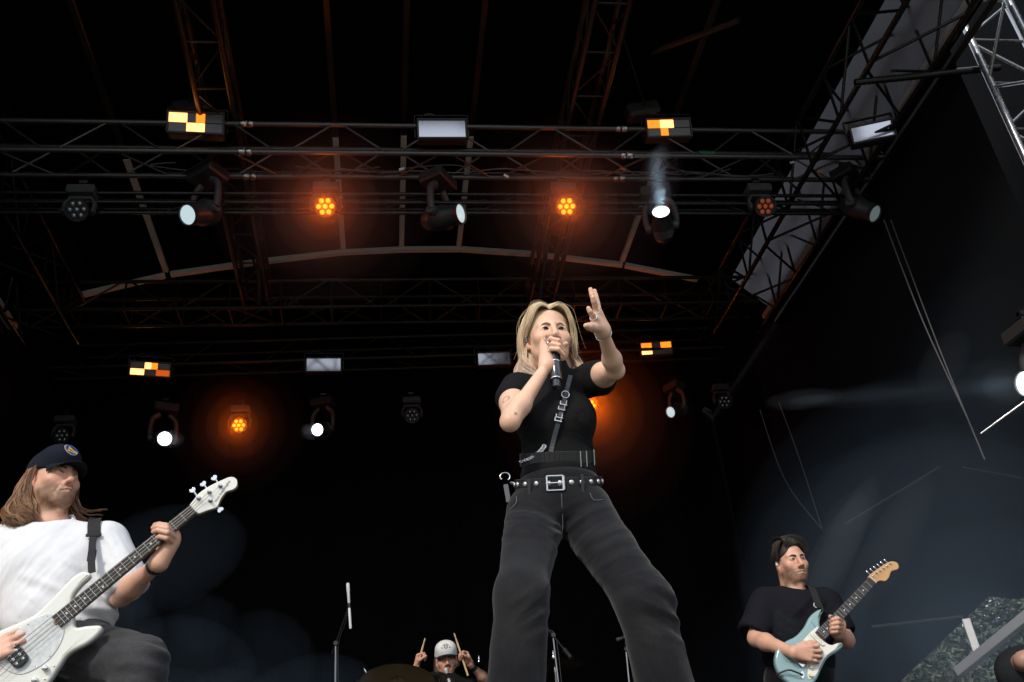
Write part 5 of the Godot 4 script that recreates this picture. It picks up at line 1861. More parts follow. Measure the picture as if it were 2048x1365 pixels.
# neck, frets, strings and headstock shared by both instruments; x runs to the nut, z out of the face
func neck_of(o: Node3D, len: float, scale_len: float, frets: int, w0: float, w1: float, mid0: float, mid1: float, nstr: int, back: Material, bridge_x: float, tuners: Array, string_r: float) -> void:
	var g := Geo.new()
	g.plate(PackedVector2Array([Vector2(-0.002, mid0 + w0 / 2), Vector2(-0.002, mid0 - w0 / 2), Vector2(len, mid1 - w1 / 2), Vector2(len, mid1 + w1 / 2)]), 0.008, 0.0015, Transform3D(Basis(), Vector3(0, 0, 0.008)), 2)
	part("fretboard", g, M.fingerboard, o)
	g = Geo.new()
	var pts := []
	var rr := []
	for k in 9:
		var u := k / 8.0
		pts.append(Vector3(lerpf(-0.01, len + 0.012, u), lerpf(mid0, mid1, u), -0.008))
		rr.append(lerpf(w0, w1, u) * 0.49)
	g.tube(pts, rr, 14, true, 0.5, Vector3(0, 1, 0))
	part("neck", g, back, o)
	for k in range(1, frets + 1):
		var x := len - scale_len * (1.0 - pow(2.0, -k / 12.0))
		if x < 0.004:
			break
		var u := x / len
		var h := lerpf(w0, w1, u) * 0.49
		var m := lerpf(mid0, mid1, u)
		g = Geo.new()
		g.tube([Vector3(x, m - h, 0.0125), Vector3(x, m + h, 0.0125)], [0.0017], 5)
		part("fret", g, M.fret_wire, o)
		if k in [3, 5, 7, 9, 12, 15, 17, 19, 21]:
			var xm := len - scale_len * (1.0 - pow(2.0, -(k - 0.5) / 12.0))
			for dy in ([0.0] if k != 12 else [-0.010, 0.010]):
				g = Geo.new()
				g.lathe([Vector2(0.0036, 0.0), Vector2(0.0036, 0.0008), Vector2(0.0, 0.0008)], Vector3(xm, lerpf(mid0, mid1, xm / len) + dy, 0.0122), frame(Vector3(0, 0, 1), Vector3.UP), 12)
				part("inlay_dot", g, M.pearl_dot, o)
	g = Geo.new()
	g.box(Vector3(len + 0.002, mid1, 0.011), Vector3(0.005, w1, 0.008), Basis(), 0.001)
	part("nut", g, M.cream_guard, o)
	for k in nstr:
		var u := (k + 0.5) / nstr - 0.5
		g = Geo.new()
		var t: Vector3 = tuners[k]
		g.tube([Vector3(bridge_x, u * w0 * 1.28 + mid0, 0.022), Vector3(len, mid1 + u * w1 * 0.92, 0.0165), t + Vector3(0, 0, 0.011)], [string_r * (1.0 + 0.6 * u)], 4, false)
		part("string", g, M.string, o)

func bassist() -> void:
	instrument_materials()
	var p := thing("person", "bass player in navy cap and white t-shirt, knee raised, eyes closed", "person", Vector3(-1.15, 1.5, -3.7))
	var inv := Transform3D(Basis(), -p.position)
	var tone := Color(0.63, 0.355, 0.25)
	var hd := Transform3D(look(Vector3(0.76, 0.07, 0.64), Vector3(-0.05, 1, 0)).scaled_local(Vector3.ONE * 1.05), Vector3(-1.2869, 3.2014, -3.72))
	var ho := {"tone": tone, "jaw": 1.06, "open": 0.0, "beard": 0.95, "moustache": 0.9, "beard_tone": Color(0.16, 0.09, 0.05), "frown": 1.0, "neck": 0.058, "brow": Color(0.10, 0.06, 0.035), "brow_size": 1.1, "lash": Color(0.10, 0.055, 0.04), "lips": Color(0.36, 0.17, 0.13), "brow_drop": -0.002}
	var hf := head_field(hd, ho, Vector3(-1.2761, 3.0257, -3.74))
	var la := skin_field(0.004, tone)
	var el := Vector3(-0.9597, 2.7057, -3.65)
	var wr := Vector3(-0.7903, 2.7598, -3.45)
	arm(la, Vector3(-1.0291, 2.9267, -3.69), el, wr, 1.0, 1.05)
	var kn := [
		[Vector3(-0.7462, 2.8659, -3.43), Vector3(-0.7603, 2.8698, -3.375), Vector3(-0.785, 2.8765, -3.375), Vector3(-0.805, 2.8826, -3.395)],
		[Vector3(-0.7363, 2.8523, -3.43), Vector3(-0.7565, 2.8568, -3.37), Vector3(-0.7892, 2.8675, -3.375), Vector3(-0.812, 2.8735, -3.4)],
		[Vector3(-0.7331, 2.8354, -3.43), Vector3(-0.7534, 2.8419, -3.37), Vector3(-0.788, 2.8544, -3.375), Vector3(-0.8088, 2.8585, -3.4)],
		[Vector3(-0.7414, 2.8207, -3.435), Vector3(-0.7555, 2.8252, -3.38), Vector3(-0.7811, 2.8336, -3.385), Vector3(-0.7961, 2.8338, -3.4)]]
	for q in kn:
		la.cap(wr, q[0], 0.025, 0.0145, 0.02)
		la.cap(q[0], q[1], 0.0125, 0.0105, 0.005)
		la.cap(q[1], q[2], 0.0105, 0.0095, 0.0015)
		la.cap(q[2], q[3], 0.0095, 0.008, 0.0015)
	la.chain([Vector3(-0.7861, 2.7985, -3.48), Vector3(-0.8084, 2.843, -3.51), Vector3(-0.8209, 2.8723, -3.505)], [0.018, 0.014, 0.0115], 0.01)
	var ra := skin_field(0.0045, tone)
	var rw := Vector3(-1.3092, 2.4522, -3.42)
	arm(ra, Vector3(-1.4338, 2.9462, -3.72), Vector3(-1.505, 2.6628, -3.67), rw, 1.0, 1.05)
	hand(ra, rw, Vector3(0.85, 0.5, 0.1), Vector3(0.1, -0.1, -1), 1.0, 0.95, [[0.35, 0.8, 0.5], [0.3, 0.7, 0.5], [0.35, 0.8, 0.6], [0.4, 0.9, 0.6]], [Vector3(0.6, 0.8, 0.1), Vector3(0.2, 1, 0.2)])
	var bd := skin_field(0.016, tone)
	bd.cap(Vector3(-1.2489, 2.9175, -3.72), Vector3(-1.1612, 2.5561, -3.72), 0.10, 0.11, 0.03)
	bd.chain([Vector3(-1.1125, 2.5176, -3.72), Vector3(-0.8076, 2.3997, -3.45), Vector3(-0.8045, 2.1162, -3.5)], [0.06, 0.04, 0.03], 0.03)
	bd.chain([Vector3(-1.2581, 2.5308, -3.74), Vector3(-1.2125, 2.1714, -3.72), Vector3(-1.1781, 1.8654, -3.74)], [0.07, 0.055, 0.045], 0.03)
	grow("body", [hf, la, ra, bd], M.skin, p)
	face_parts(p, hd, ho)
	# white t-shirt, loose with wide sleeves
	var sh := cloth_field(0.008, Color(0.68, 0.68, 0.70), 0.004, 12)
	sh.scale = Vector3(4, 2.4, 4)
	sh.speck = 0.02
	sh.cap(Vector3(-1.4277, 2.9419, -3.72), Vector3(-1.0535, 2.9365, -3.71), 0.072, 0.072, 0.05)
	sh.ell(Vector3(-1.225, 2.8353, -3.71), Vector3(0.205, 0.17, 0.13), 0.05)
	sh.ell(Vector3(-1.1905, 2.676, -3.72), Vector3(0.205, 0.17, 0.135), 0.06)
	sh.cap(Vector3(-1.269, 3.0152, -3.74), Vector3(-1.263, 2.9745, -3.74), 0.085, 0.12, 0.04)
	sh.cap(Vector3(-1.0441, 2.9248, -3.7), Vector3(-0.9533, 2.7602, -3.665), 0.078, 0.085, 0.03)
	sh.cap(Vector3(-1.4411, 2.9367, -3.72), Vector3(-1.4889, 2.7677, -3.69), 0.078, 0.088, 0.03)
	sh.ell(Vector3(-0.9241, 2.699, -3.66), Vector3(0.072, 0.05, 0.072), 0.012, frame(Vector3(-0.9533, 2.7602, -3.665) - Vector3(-1.0441, 2.9248, -3.7), Vector3(0, 0, 1)), 1)
	sh.cap(Vector3(-1.2735, 3.0592, -3.72), Vector3(-1.26, 3.0189, -3.7), 0.070, 0.066, 0.012, 1)
	sh.cut(Vector3(-1.1756, 2.5965, -3.72), Vector3(0.10, -1, 0.0), 0.01)
	sh.folds = [[Vector3(-1.0117, 2.8161, -3.62), 0.2, Vector3(0.8, 0.45, 0), 0.07, 0.0122], [Vector3(-1.1095, 2.6909, -3.62), 0.24, Vector3(0.5, 0.85, 0), 0.08, 0.0122], [Vector3(-0.9914, 2.648, -3.62), 0.16, Vector3(0.2, 1, 0), 0.06, 0.0143], [Vector3(-1.286, 2.83, -3.62), 0.22, Vector3(0.75, -0.5, 0), 0.08, 0.0092]]
	grow("white_shirt", [sh], M.knit, p)
	# charcoal trousers
	var je := cloth_field(0.0085, Color(0.066, 0.064, 0.067), 0.004, 19)
	je.scale = Vector3(5, 4, 5)
	je.speck = 0.2
	je.ell(Vector3(-1.1799, 2.5662, -3.72), Vector3(0.19, 0.13, 0.14), 0.05)
	je.cap(Vector3(-1.0817, 2.5202, -3.7), Vector3(-0.8241, 2.4184, -3.48), 0.108, 0.088, 0.04)
	je.cap(Vector3(-0.8241, 2.4184, -3.48), Vector3(-0.8076, 2.1013, -3.5), 0.086, 0.085, 0.03)
	je.cap(Vector3(-1.2514, 2.526, -3.72), Vector3(-1.1757, 1.8506, -3.74), 0.10, 0.08, 0.03)
	je.folds = [[Vector3(-0.9139, 2.4793, -3.52), 0.2, Vector3(0.6, 0.8, 0), 0.06, 0.011], [Vector3(-0.7934, 2.4009, -3.42), 0.15, Vector3(0.2, 1, 0), 0.05, 0.008], [Vector3(-1.0441, 2.4575, -3.62), 0.18, Vector3(0.3, 0.95, 0), 0.05, 0.012]]
	je.fade = [[Vector3(-0.7978, 2.4274, -3.39), 0.12, Color(0.12, 0.118, 0.12)]]
	grow("grey_trousers", [je], M.denim, p)
	# cap with its badge
	var cf := cap_dome(hd, Color(0.012, 0.015, 0.023))
	grow("cap", [cf], M.knit, p)
	var g := Geo.new()
	g.tint = Color(0.010, 0.012, 0.017)
	cap_brim(g, 0.074)
	g.smooth()
	part("cap_brim", g, M.knit, p, inv * hd)
	g = Geo.new()
	var o2 := Vector2(0.0, 0.010)
	flat_patch(g, cf, disc(0.0325, 28, o2), 0.0010, Color(0.75, 0.72, 0.68))
	flat_patch(g, cf, disc(0.031, 28, o2), 0.0016, Color(0.62, 0.36, 0.05))
	flat_patch(g, cf, disc(0.029, 28, o2), 0.0022, Color(0.025, 0.085, 0.36))
	flat_patch(g, cf, PackedVector2Array([Vector2(-0.0215, -0.001), Vector2(-0.0125, 0.021), Vector2(-0.0095, 0.021), Vector2(0.024, -0.0045), Vector2(0.0235, -0.0075), Vector2(-0.008, -0.0005), Vector2(-0.010, -0.0005), Vector2(-0.0125, -0.0005)]), 0.0028, Color(0.72, 0.42, 0.06))
	flat_patch(g, cf, PackedVector2Array([Vector2(-0.022, -0.001), Vector2(0.0235, -0.0075), Vector2(0.022, -0.011), Vector2(-0.0215, -0.0065)]), 0.0031, Color(0.76, 0.50, 0.12))
	for k in 7:
		var x := -0.018 + k * 0.0048
		if absf(x + 0.011) > 0.002:
			flat_patch(g, cf, PackedVector2Array([Vector2(x, -0.0005), Vector2(x + 0.0014, -0.0005), Vector2(x + 0.0014, 0.010 - 0.0013 * k), Vector2(x, 0.0108 - 0.0013 * k)]), 0.0034, Color(0.06, 0.05, 0.12))
	part("cap_badge", g, M.vertex_matt, p, inv * hd)
	# long brown hair out from under the cap
	var hm := cloth_field(0.007, Color(0.13, 0.075, 0.04), 0.004, 25)
	hm.place = hd
	hm.scale = Vector3(9, 2.0, 9)
	hm.cap(Vector3(-0.055, 0.0, -0.055), Vector3(-0.075, -0.15, -0.055), 0.032, 0.034, 0.03)
	hm.cap(Vector3(0, 0.0, -0.06), Vector3(0, -0.15, -0.075), 0.05, 0.045, 0.03)
	hm.cap(Vector3(0.055, 0.0, -0.05), Vector3(0.075, -0.15, -0.045), 0.036, 0.028, 0.03)
	grow("hair_mass", [hm], M.hair, p)
	var rng := RandomNumberGenerator.new()
	rng.seed = 91
	var hg := Geo.new()
	var tones := [Color(0.24, 0.115, 0.055), Color(0.32, 0.165, 0.08), Color(0.16, 0.075, 0.036), Color(0.38, 0.215, 0.11), Color(0.20, 0.095, 0.045)]
	var rt := [
		[Vector3(-0.080, 0.035, 0.012), Vector3(-0.081, 0.000, -0.005), Vector3(-0.086, -0.050, -0.02), Vector3(-0.093, -0.107, -0.02), Vector3(-0.095, -0.147, -0.005), Vector3(-0.085, -0.172, 0.005)],
		[Vector3(-0.084, 0.035, -0.02), Vector3(-0.088, -0.010, -0.035), Vector3(-0.099, -0.060, -0.045), Vector3(-0.110, -0.114, -0.045), Vector3(-0.113, -0.154, -0.03), Vector3(-0.099, -0.179, -0.02)],
		[Vector3(-0.070, 0.035, -0.065), Vector3(-0.085, -0.010, -0.085), Vector3(-0.095, -0.070, -0.095), Vector3(-0.108, -0.122, -0.09), Vector3(-0.113, -0.158, -0.075), Vector3(-0.108, -0.183, -0.06)],
		[Vector3(-0.020, 0.035, -0.105), Vector3(-0.030, -0.020, -0.115), Vector3(-0.040, -0.080, -0.12), Vector3(-0.050, -0.129, -0.115), Vector3(-0.050, -0.165, -0.10), Vector3(-0.050, -0.186, -0.09)],
		[Vector3(0.050, 0.035, -0.085), Vector3(0.065, -0.020, -0.095), Vector3(0.075, -0.080, -0.095), Vector3(0.085, -0.129, -0.085), Vector3(0.081, -0.161, -0.07), Vector3(0.086, -0.179, -0.06)],
		[Vector3(0.082, 0.035, -0.02), Vector3(0.083, -0.020, -0.025), Vector3(0.090, -0.080, -0.025), Vector3(0.096, -0.122, -0.015), Vector3(0.101, -0.150, 0.0), Vector3(0.104, -0.168, 0.01)],
		[Vector3(0.079, 0.035, 0.02), Vector3(0.086, -0.020, 0.012), Vector3(0.083, -0.070, 0.01), Vector3(0.090, -0.114, 0.012), Vector3(0.099, -0.140, 0.02), Vector3(0.113, -0.154, 0.03)]]
	strands(hg, hd, [
		[Vector3(-0.074, 0.020, -0.01), Vector3(-0.078, -0.030, -0.02), Vector3(-0.075, -0.080, -0.02), Vector3(-0.072, -0.114, -0.01), Vector3(-0.075, -0.147, 0.005), Vector3(-0.07, -0.172, 0.015)],
		[Vector3(-0.08, 0.020, -0.03), Vector3(-0.085, -0.030, -0.035), Vector3(-0.09, -0.080, -0.03), Vector3(-0.09, -0.114, -0.02), Vector3(-0.092, -0.147, -0.005), Vector3(-0.088, -0.179, 0.01)],
		[Vector3(-0.08, 0.020, -0.05), Vector3(-0.092, -0.030, -0.05), Vector3(-0.098, -0.080, -0.05), Vector3(-0.104, -0.114, -0.045), Vector3(-0.108, -0.147, -0.03), Vector3(-0.10, -0.179, -0.02)]], 420, 0.0017, tones, 0.010, rng, 0.006, 4, 9)
	strands(hg, hd, rt, 1500, 0.0015, tones, 0.020, rng, 0.007, 4, 11)
	strands(hg, hd, [[Vector3(0.085, 0.000, 0.0), Vector3(0.095, -0.050, 0.01), Vector3(0.11, -0.090, 0.02), Vector3(0.135, -0.104, 0.035), Vector3(0.16, -0.100, 0.05), Vector3(0.185, -0.095, 0.06)], [Vector3(0.085, -0.010, 0.0), Vector3(0.095, -0.060, 0.01), Vector3(0.11, -0.104, 0.02), Vector3(0.13, -0.118, 0.03), Vector3(0.155, -0.114, 0.045), Vector3(0.175, -0.118, 0.055)]], 22, 0.0012, tones, 0.004, rng, 0.003, 4, 5)
	part("hair", hg, M.hair, p, inv)
	# watch
	var wa := wr.lerp(el, 0.10)
	g = Geo.new()
	g.lathe([Vector2(0.0285, -0.011), Vector2(0.0315, -0.011), Vector2(0.0325, 0.0), Vector2(0.0315, 0.011), Vector2(0.0285, 0.011)], Vector3.ZERO, frame(wr - el, Vector3(0, 0, 1)), 20)
	g.box(Vector3(0.012, -0.024, 0.018).normalized() * 0.033, Vector3(0.03, 0.03, 0.009), look(Vector3(0.3, -0.7, 0.6)), 0.003)
	part("wrist_watch", g, M.plastic_black, p, Transform3D(Basis(), wa - p.position))
	# wedge under the raised foot, boots
	g = Geo.new()
	g.plate(PackedVector2Array([Vector2(-0.3, 0.0), Vector2(0.3, 0.0), Vector2(0.3, 0.18), Vector2(-0.12, 0.42), Vector2(-0.3, 0.42)]), 0.6, 0.01, Transform3D(Basis(Vector3(0, 0, 1), Vector3.UP, Vector3(-1, 0, 0)), Vector3.ZERO), 1)
	var wd := thing("monitor_wedge", "black monitor wedge under the bass player's raised foot", "speaker", Vector3(-0.8, 1.5, -3.35))
	part("cabinet", g, M.fixture, wd)
	g = Geo.new()
	g.box(Vector3(0, 0.30, -0.09), Vector3(0.54, 0.012, 0.4), Basis(Vector3(1, 0, 0), 0.52), 0.002)
	part("grille", g, M.black_steel, wd)
	for q in [Vector3(-0.82, 1.93, -3.42), Vector3(-1.2, 1.5, -3.72)]:
		g = Geo.new()
		g.ball(q + Vector3(0, 0.045, 0.06), Vector3(0.05, 0.05, 0.14), Basis(), 8, 14)
		part("shoe", g, M.leather, p, inv)
	bass_guitar(sh)

func bass_guitar(sh: Field) -> void:
	var nut := Vector3(-0.6789, 2.9393, -3.4)
	var j := Vector3(-1.0998, 2.5631, -3.42)
	var x := (nut - j).normalized()
	var z := Vector3(0, -0.12, 1)
	z = (z - x * z.dot(x)).normalized()
	var o := thing("bass_guitar", "white four-string bass guitar held across the bass player's body", "bass guitar", j, "", Basis(x, z.cross(x), z))
	var out := spline2(PackedVector2Array([Vector2(0.170, 0.050), Vector2(0.163, 0.078), Vector2(0.125, 0.088), Vector2(0.049, 0.078), Vector2(-0.028, 0.069), Vector2(-0.086, 0.082), Vector2(-0.15, 0.105), Vector2(-0.215, 0.125), Vector2(-0.285, 0.117), Vector2(-0.335, 0.075), Vector2(-0.352, 0.0), Vector2(-0.34, -0.08), Vector2(-0.29, -0.14), Vector2(-0.215, -0.165), Vector2(-0.14, -0.15), Vector2(-0.085, -0.131), Vector2(-0.035, -0.117), Vector2(0.03, -0.132), Vector2(0.078, -0.130), Vector2(0.092, -0.112), Vector2(0.062, -0.082), Vector2(0.032, -0.058), Vector2(0.045, -0.030), Vector2(0.06, 0.0), Vector2(0.086, 0.032), Vector2(0.126, 0.044)]), 5)
	var g := Geo.new()
	g.plate(out, 0.042, 0.012, Transform3D(Basis(), Vector3(0, 0, -0.021)), 4)
	part("body", g, M.white_lacquer, o)
	g = Geo.new()
	g.plate(spline2(PackedVector2Array([Vector2(0.004, 0.030), Vector2(0.008, -0.030), Vector2(-0.026, -0.066), Vector2(-0.081, -0.086), Vector2(-0.133, -0.083), Vector2(-0.183, -0.060), Vector2(-0.206, 0.0), Vector2(-0.18, 0.045), Vector2(-0.13, 0.061), Vector2(-0.069, 0.059), Vector2(-0.025, 0.048)]), 4), 0.0026, 0.0008, Transform3D(Basis(), Vector3(0, 0, 0.0018)), 1)
	part("pickguard", g, M.pearl_guard, o)
	for a in [Vector2(-0.01, 0.034), Vector2(-0.07, 0.054), Vector2(-0.135, 0.055), Vector2(-0.195, 0.02), Vector2(-0.18, -0.053), Vector2(-0.13, -0.077), Vector2(-0.08, -0.08), Vector2(-0.025, -0.06), Vector2(-0.09, -0.115), Vector2(-0.135, -0.13)]:
		g = Geo.new()
		g.ball(Vector3(a.x, a.y, 0.003), Vector3(0.0027, 0.0027, 0.0016), Basis(), 5, 10)
		part("screw", g, M.chrome, o)
	g = Geo.new()
	g.plate(spline2(PackedVector2Array([Vector2(-0.176, 0.034), Vector2(-0.135, 0.034), Vector2(-0.128, 0.0), Vector2(-0.132, -0.042), Vector2(-0.174, -0.044), Vector2(-0.180, -0.004)]), 3), 0.018, 0.003, Transform3D(Basis(), Vector3(0, 0, 0.008)), 2)
	var pk := part("pickup", g, M.plastic_black, o)
	for k in 4:
		for s in [0, 1]:
			g = Geo.new()
			g.lathe([Vector2(0.0052, 0), Vector2(0.0052, 0.0015), Vector2(0, 0.0018)], Vector3(-0.143 - s * 0.024, 0.022 - k * 0.0175, 0.0165), frame(Vector3(0, 0, 1), Vector3.UP), 12)
			put("pole_piece", g.mesh(), M.chrome, pk)
	for a in [Vector2(-0.113, -0.104), Vector2(-0.158, -0.112), Vector2(-0.205, -0.115)]:
		g = Geo.new()
		g.lathe([Vector2(0.0098, 0.0), Vector2(0.0098, 0.014), Vector2(0.008, 0.016), Vector2(0, 0.016)], Vector3(a.x, a.y, 0.0), frame(Vector3(0, 0, 1), Vector3.UP), 16)
		part("knob", g, M.chrome, o)
	g = Geo.new()
	g.box(Vector3(-0.27, -0.005, 0.008), Vector3(0.05, 0.075, 0.016), Basis(), 0.003)
	part("bridge", g, M.chrome, o)
	var L := (nut - j).length()
	var tn := [Vector3(0.628, -0.020, 0.0), Vector3(0.688, -0.001, 0.0), Vector3(0.645, 0.008, 0.0), Vector3(0.603, 0.015, 0.0)]
	neck_of(o, L, 0.80, 21, 0.050, 0.038, -0.005, -0.005, 4, M.roast_maple, -0.27, tn, 0.0011)
	g = Geo.new()
	g.plate(spline2(PackedVector2Array([Vector2(0.562, 0.014), Vector2(0.590, 0.024), Vector2(0.616, 0.030), Vector2(0.660, 0.026), Vector2(0.705, 0.014), Vector2(0.738, 0.001), Vector2(0.747, -0.020), Vector2(0.734, -0.040), Vector2(0.714, -0.043), Vector2(0.690, -0.033), Vector2(0.660, -0.040), Vector2(0.630, -0.054), Vector2(0.600, -0.042), Vector2(0.562, -0.024)]), 4), 0.016, 0.002, Transform3D(Basis(), Vector3(0, 0, -0.005)), 1)
	var hs := part("headstock", g, M.white_lacquer, o)
	g = Geo.new()
	g.plate(spline2(PackedVector2Array([Vector2(0.562, 0.013), Vector2(0.590, 0.023), Vector2(0.616, 0.029), Vector2(0.660, 0.025), Vector2(0.705, 0.013), Vector2(0.737, 0.0), Vector2(0.746, -0.020), Vector2(0.734, -0.041), Vector2(0.714, -0.044), Vector2(0.690, -0.034), Vector2(0.660, -0.041), Vector2(0.630, -0.055), Vector2(0.600, -0.043), Vector2(0.562, -0.025)]), 4), 0.008, 0.002, Transform3D(Basis(), Vector3(0, 0, -0.0175)), 1)
	put("headstock_back", g.mesh(), M.roast_maple, hs)
	for k in 4:
		var t: Vector3 = tn[k]
		g = Geo.new()
		g.lathe([Vector2(0.0095, 0.0), Vector2(0.0085, 0.004), Vector2(0.0052, 0.006), Vector2(0.0052, 0.017), Vector2(0.006, 0.019), Vector2(0, 0.02)], t + Vector3(0, 0, 0.003), frame(Vector3(0, 0, 1), Vector3.UP), 14)
		var tu := part("tuner", g, M.chrome, o)
		g = Geo.new()
		var sd := -1.0 if k == 0 else 1.0
		var e := t + Vector3(0.006, sd * 0.036, -0.016)
		g.tube([t + Vector3(0, 0, -0.016), e], [0.004], 6)
		g.plate(spline2(PackedVector2Array([Vector2(0, 0.0), Vector2(0.009, 0.004), Vector2(0.012, 0.013), Vector2(0.005, 0.018), Vector2(0, 0.015), Vector2(-0.005, 0.018), Vector2(-0.012, 0.013), Vector2(-0.009, 0.004)]), 3), 0.004, 0.001, Transform3D(Basis(Vector3(1, 0, 0), Vector3(0, sd, 0), Vector3(0, 0, sd)), e), 1)
		put("tuner_key", g.mesh(), M.chrome, tu)
	# script lettering on the headstock, a line of small strokes
	var tm := TextMesh.new()
	var fo := SystemFont.new()
	fo.font_names = PackedStringArray(["Droid Serif"])
	tm.font = fo
	tm.text = "Music Man StingRay"
	tm.font_size = 10
	tm.pixel_size = 0.00095
	tm.depth = 0.0006
	put("lettering", tm, M.plastic_black, hs, Transform3D(Basis(Vector3(0, 0, 1), 0.30), Vector3(0.682, -0.022, 0.0036)))
	# strap
	var pts := []
	var nn := []
	for w in spline([Vector3(-1.1584, 3.0968, -3.78), Vector3(-1.1005, 3.0297, -3.66), Vector3(-1.0804, 2.9709, -3.61), Vector3(-1.0714, 2.9264, -3.59)], 4):
		pts.append(hug(sh, w, 0.014) - j)
		nn.append(Vector3(0.1, 0.25, 1).normalized())
	g = Geo.new()
	strip(g, pts, nn, 0.046, 0.003)
	g.box(pts[pts.size() - 1] + Vector3(0, 0, 0.004), Vector3(0.056, 0.012, 0.008), Basis(), 0.002)
	var stp := part("strap", g, M.black_cloth_web, o, Transform3D(o.basis.inverse(), Vector3.ZERO))
	pts = [pts[pts.size() - 1]]
	nn = [Vector3(0.1, 0.1, 1).normalized()]
	for w in spline([Vector3(-1.0662, 2.8919, -3.58), Vector3(-1.0571, 2.8468, -3.56), Vector3(-1.0422, 2.7961, -3.52), Vector3(-1.009, 2.7288, -3.43)], 3):
		pts.append(meet(sh, w + Vector3(0, 0, 0.02), w - Vector3(0, 0, 0.001), 0.012) - j)
		nn.append(Vector3(0.1, 0.1, 1).normalized())
	g = Geo.new()
	strip(g, pts, nn, 0.026, 0.003)
	g.box(pts[5], Vector3(0.03, 0.045, 0.009), Basis(), 0.003)
	put("strap_tail", g.mesh(), M.black_cloth_web, stp)

func guitarist() -> void:
	var p := thing("person", "dark-haired guitarist in black t-shirt playing a pale blue guitar", "person", Vector3(2.2, 1.5, -5.0))
	var inv := Transform3D(Basis(), -p.position)
	var tone := Color(0.60, 0.33, 0.23)
	var hd := Transform3D(look(Vector3(0.10, -0.10, 0.98), Vector3(-0.05, 1, 0)).scaled_local(Vector3.ONE * 1.03), Vector3(2.2641, 3.0924, -5))
	var ho := {"tone": tone, "jaw": 1.12, "open": 0.55, "beard": 0.85, "moustache": 1.0, "beard_tone": Color(0.10, 0.06, 0.04), "frown": 0.6, "neck": 0.063, "brow": Color(0.03, 0.02, 0.014), "brow_size": 1.2, "lips": Color(0.36, 0.17, 0.13), "brow_drop": -0.002, "gaze": 0.002}
	var hf := head_field(hd, ho, Vector3(2.2568, 2.8992, -5.02))
	var ra := skin_field(0.005, tone)
	var rw := Vector3(2.0168, 2.54, -4.67)
	arm(ra, Vector3(2.0597, 2.8771, -5), Vector3(1.9401, 2.6705, -4.92), rw, 1.08, 1.1)
	hand(ra, rw, Vector3(0.95, -0.12, 0.15), Vector3(0.15, 0.1, -1), 1.0, 1.0, [[0.35, 0.9, 0.7], [0.3, 0.8, 0.6], [0.3, 0.7, 0.5], [0.25, 0.6, 0.5]], [Vector3(0.5, 0.9, 0.15), Vector3(0.2, 1, 0.1)], 0.10)
	var la := skin_field(0.005, tone)
	var lw := Vector3(2.3157, 2.6393, -4.75)
	arm(la, Vector3(2.4163, 2.8383, -5), Vector3(2.4254, 2.6293, -4.9), lw, 1.08, 1.1)
	for q in [
		[Vector3(2.3324, 2.6843, -4.71), Vector3(2.288, 2.6883, -4.655), Vector3(2.2602, 2.6849, -4.655), Vector3(2.2566, 2.68, -4.675)],
		[Vector3(2.3335, 2.6703, -4.715), Vector3(2.282, 2.6661, -4.655), Vector3(2.2542, 2.6627, -4.655), Vector3(2.2513, 2.6602, -4.675)],
		[Vector3(2.3285, 2.6541, -4.72), Vector3(2.2758, 2.6452, -4.66), Vector3(2.2514, 2.6441, -4.66), Vector3(2.2485, 2.6416, -4.68)],
		[Vector3(2.3189, 2.6407, -4.725), Vector3(2.2701, 2.628, -4.67), Vector3(2.251, 2.6266, -4.67), Vector3(2.2514, 2.6263, -4.69)]]:
		la.cap(lw, q[0], 0.026, 0.0150, 0.02)
		la.cap(q[0], q[1], 0.013, 0.0115, 0.005)
		la.cap(q[1], q[2], 0.0115, 0.0105, 0.0015)
		la.cap(q[2], q[3], 0.0105, 0.0095, 0.0015)
	la.chain([Vector3(2.3238, 2.6489, -4.75), Vector3(2.3059, 2.692, -4.745), Vector3(2.2872, 2.7174, -4.73)], [0.018, 0.014, 0.011], 0.01)
	var bd := skin_field(0.018, tone)
	bd.cap(Vector3(2.2312, 2.8184, -5.02), Vector3(2.1792, 2.4927, -5.02), 0.11, 0.12, 0.03)
	bd.chain([Vector3(2.0826, 2.4697, -5), Vector3(1.973, 2.0671, -5), Vector3(1.8824, 1.7183, -5)], [0.08, 0.055, 0.045], 0.03)
	bd.chain([Vector3(2.2326, 2.4601, -5), Vector3(2.1684, 2.0528, -5), Vector3(2.0974, 1.701, -5)], [0.08, 0.055, 0.045], 0.03)
	grow("body", [hf, ra, la, bd], M.skin, p)
	face_parts(p, hd, ho)
	var sh := cloth_field(0.009, Color(0.0105, 0.0110, 0.0135), 0.006, 32)
	sh.scale = Vector3(4, 2.6, 4)
	sh.speck = 0.15
	sh.cap(Vector3(2.0776, 2.868, -5), Vector3(2.3991, 2.8502, -5), 0.085, 0.085, 0.05)
	sh.ell(Vector3(2.2072, 2.7449, -4.99), Vector3(0.188, 0.20, 0.145), 0.05)
	sh.ell(Vector3(2.19, 2.5906, -5), Vector3(0.188, 0.2, 0.15), 0.05)
	sh.cap(Vector3(2.0622, 2.8634, -5), Vector3(1.954, 2.7235, -4.95), 0.082, 0.082, 0.03)
	sh.cap(Vector3(2.4163, 2.8383, -5), Vector3(2.4286, 2.6958, -4.95), 0.080, 0.080, 0.03)
	sh.ell(Vector3(1.9213, 2.6789, -4.94), Vector3(0.075, 0.05, 0.075), 0.012, frame(Vector3(1.9474, 2.7187, -4.95) - Vector3(2.0622, 2.8634, -5), Vector3(0, 0, 1)), 1)
	sh.ell(Vector3(2.4389, 2.6455, -4.94), Vector3(0.072, 0.05, 0.072), 0.012, frame(Vector3(2.4328, 2.6903, -4.95) - Vector3(2.4163, 2.8383, -5), Vector3(0, 0, 1)), 1)
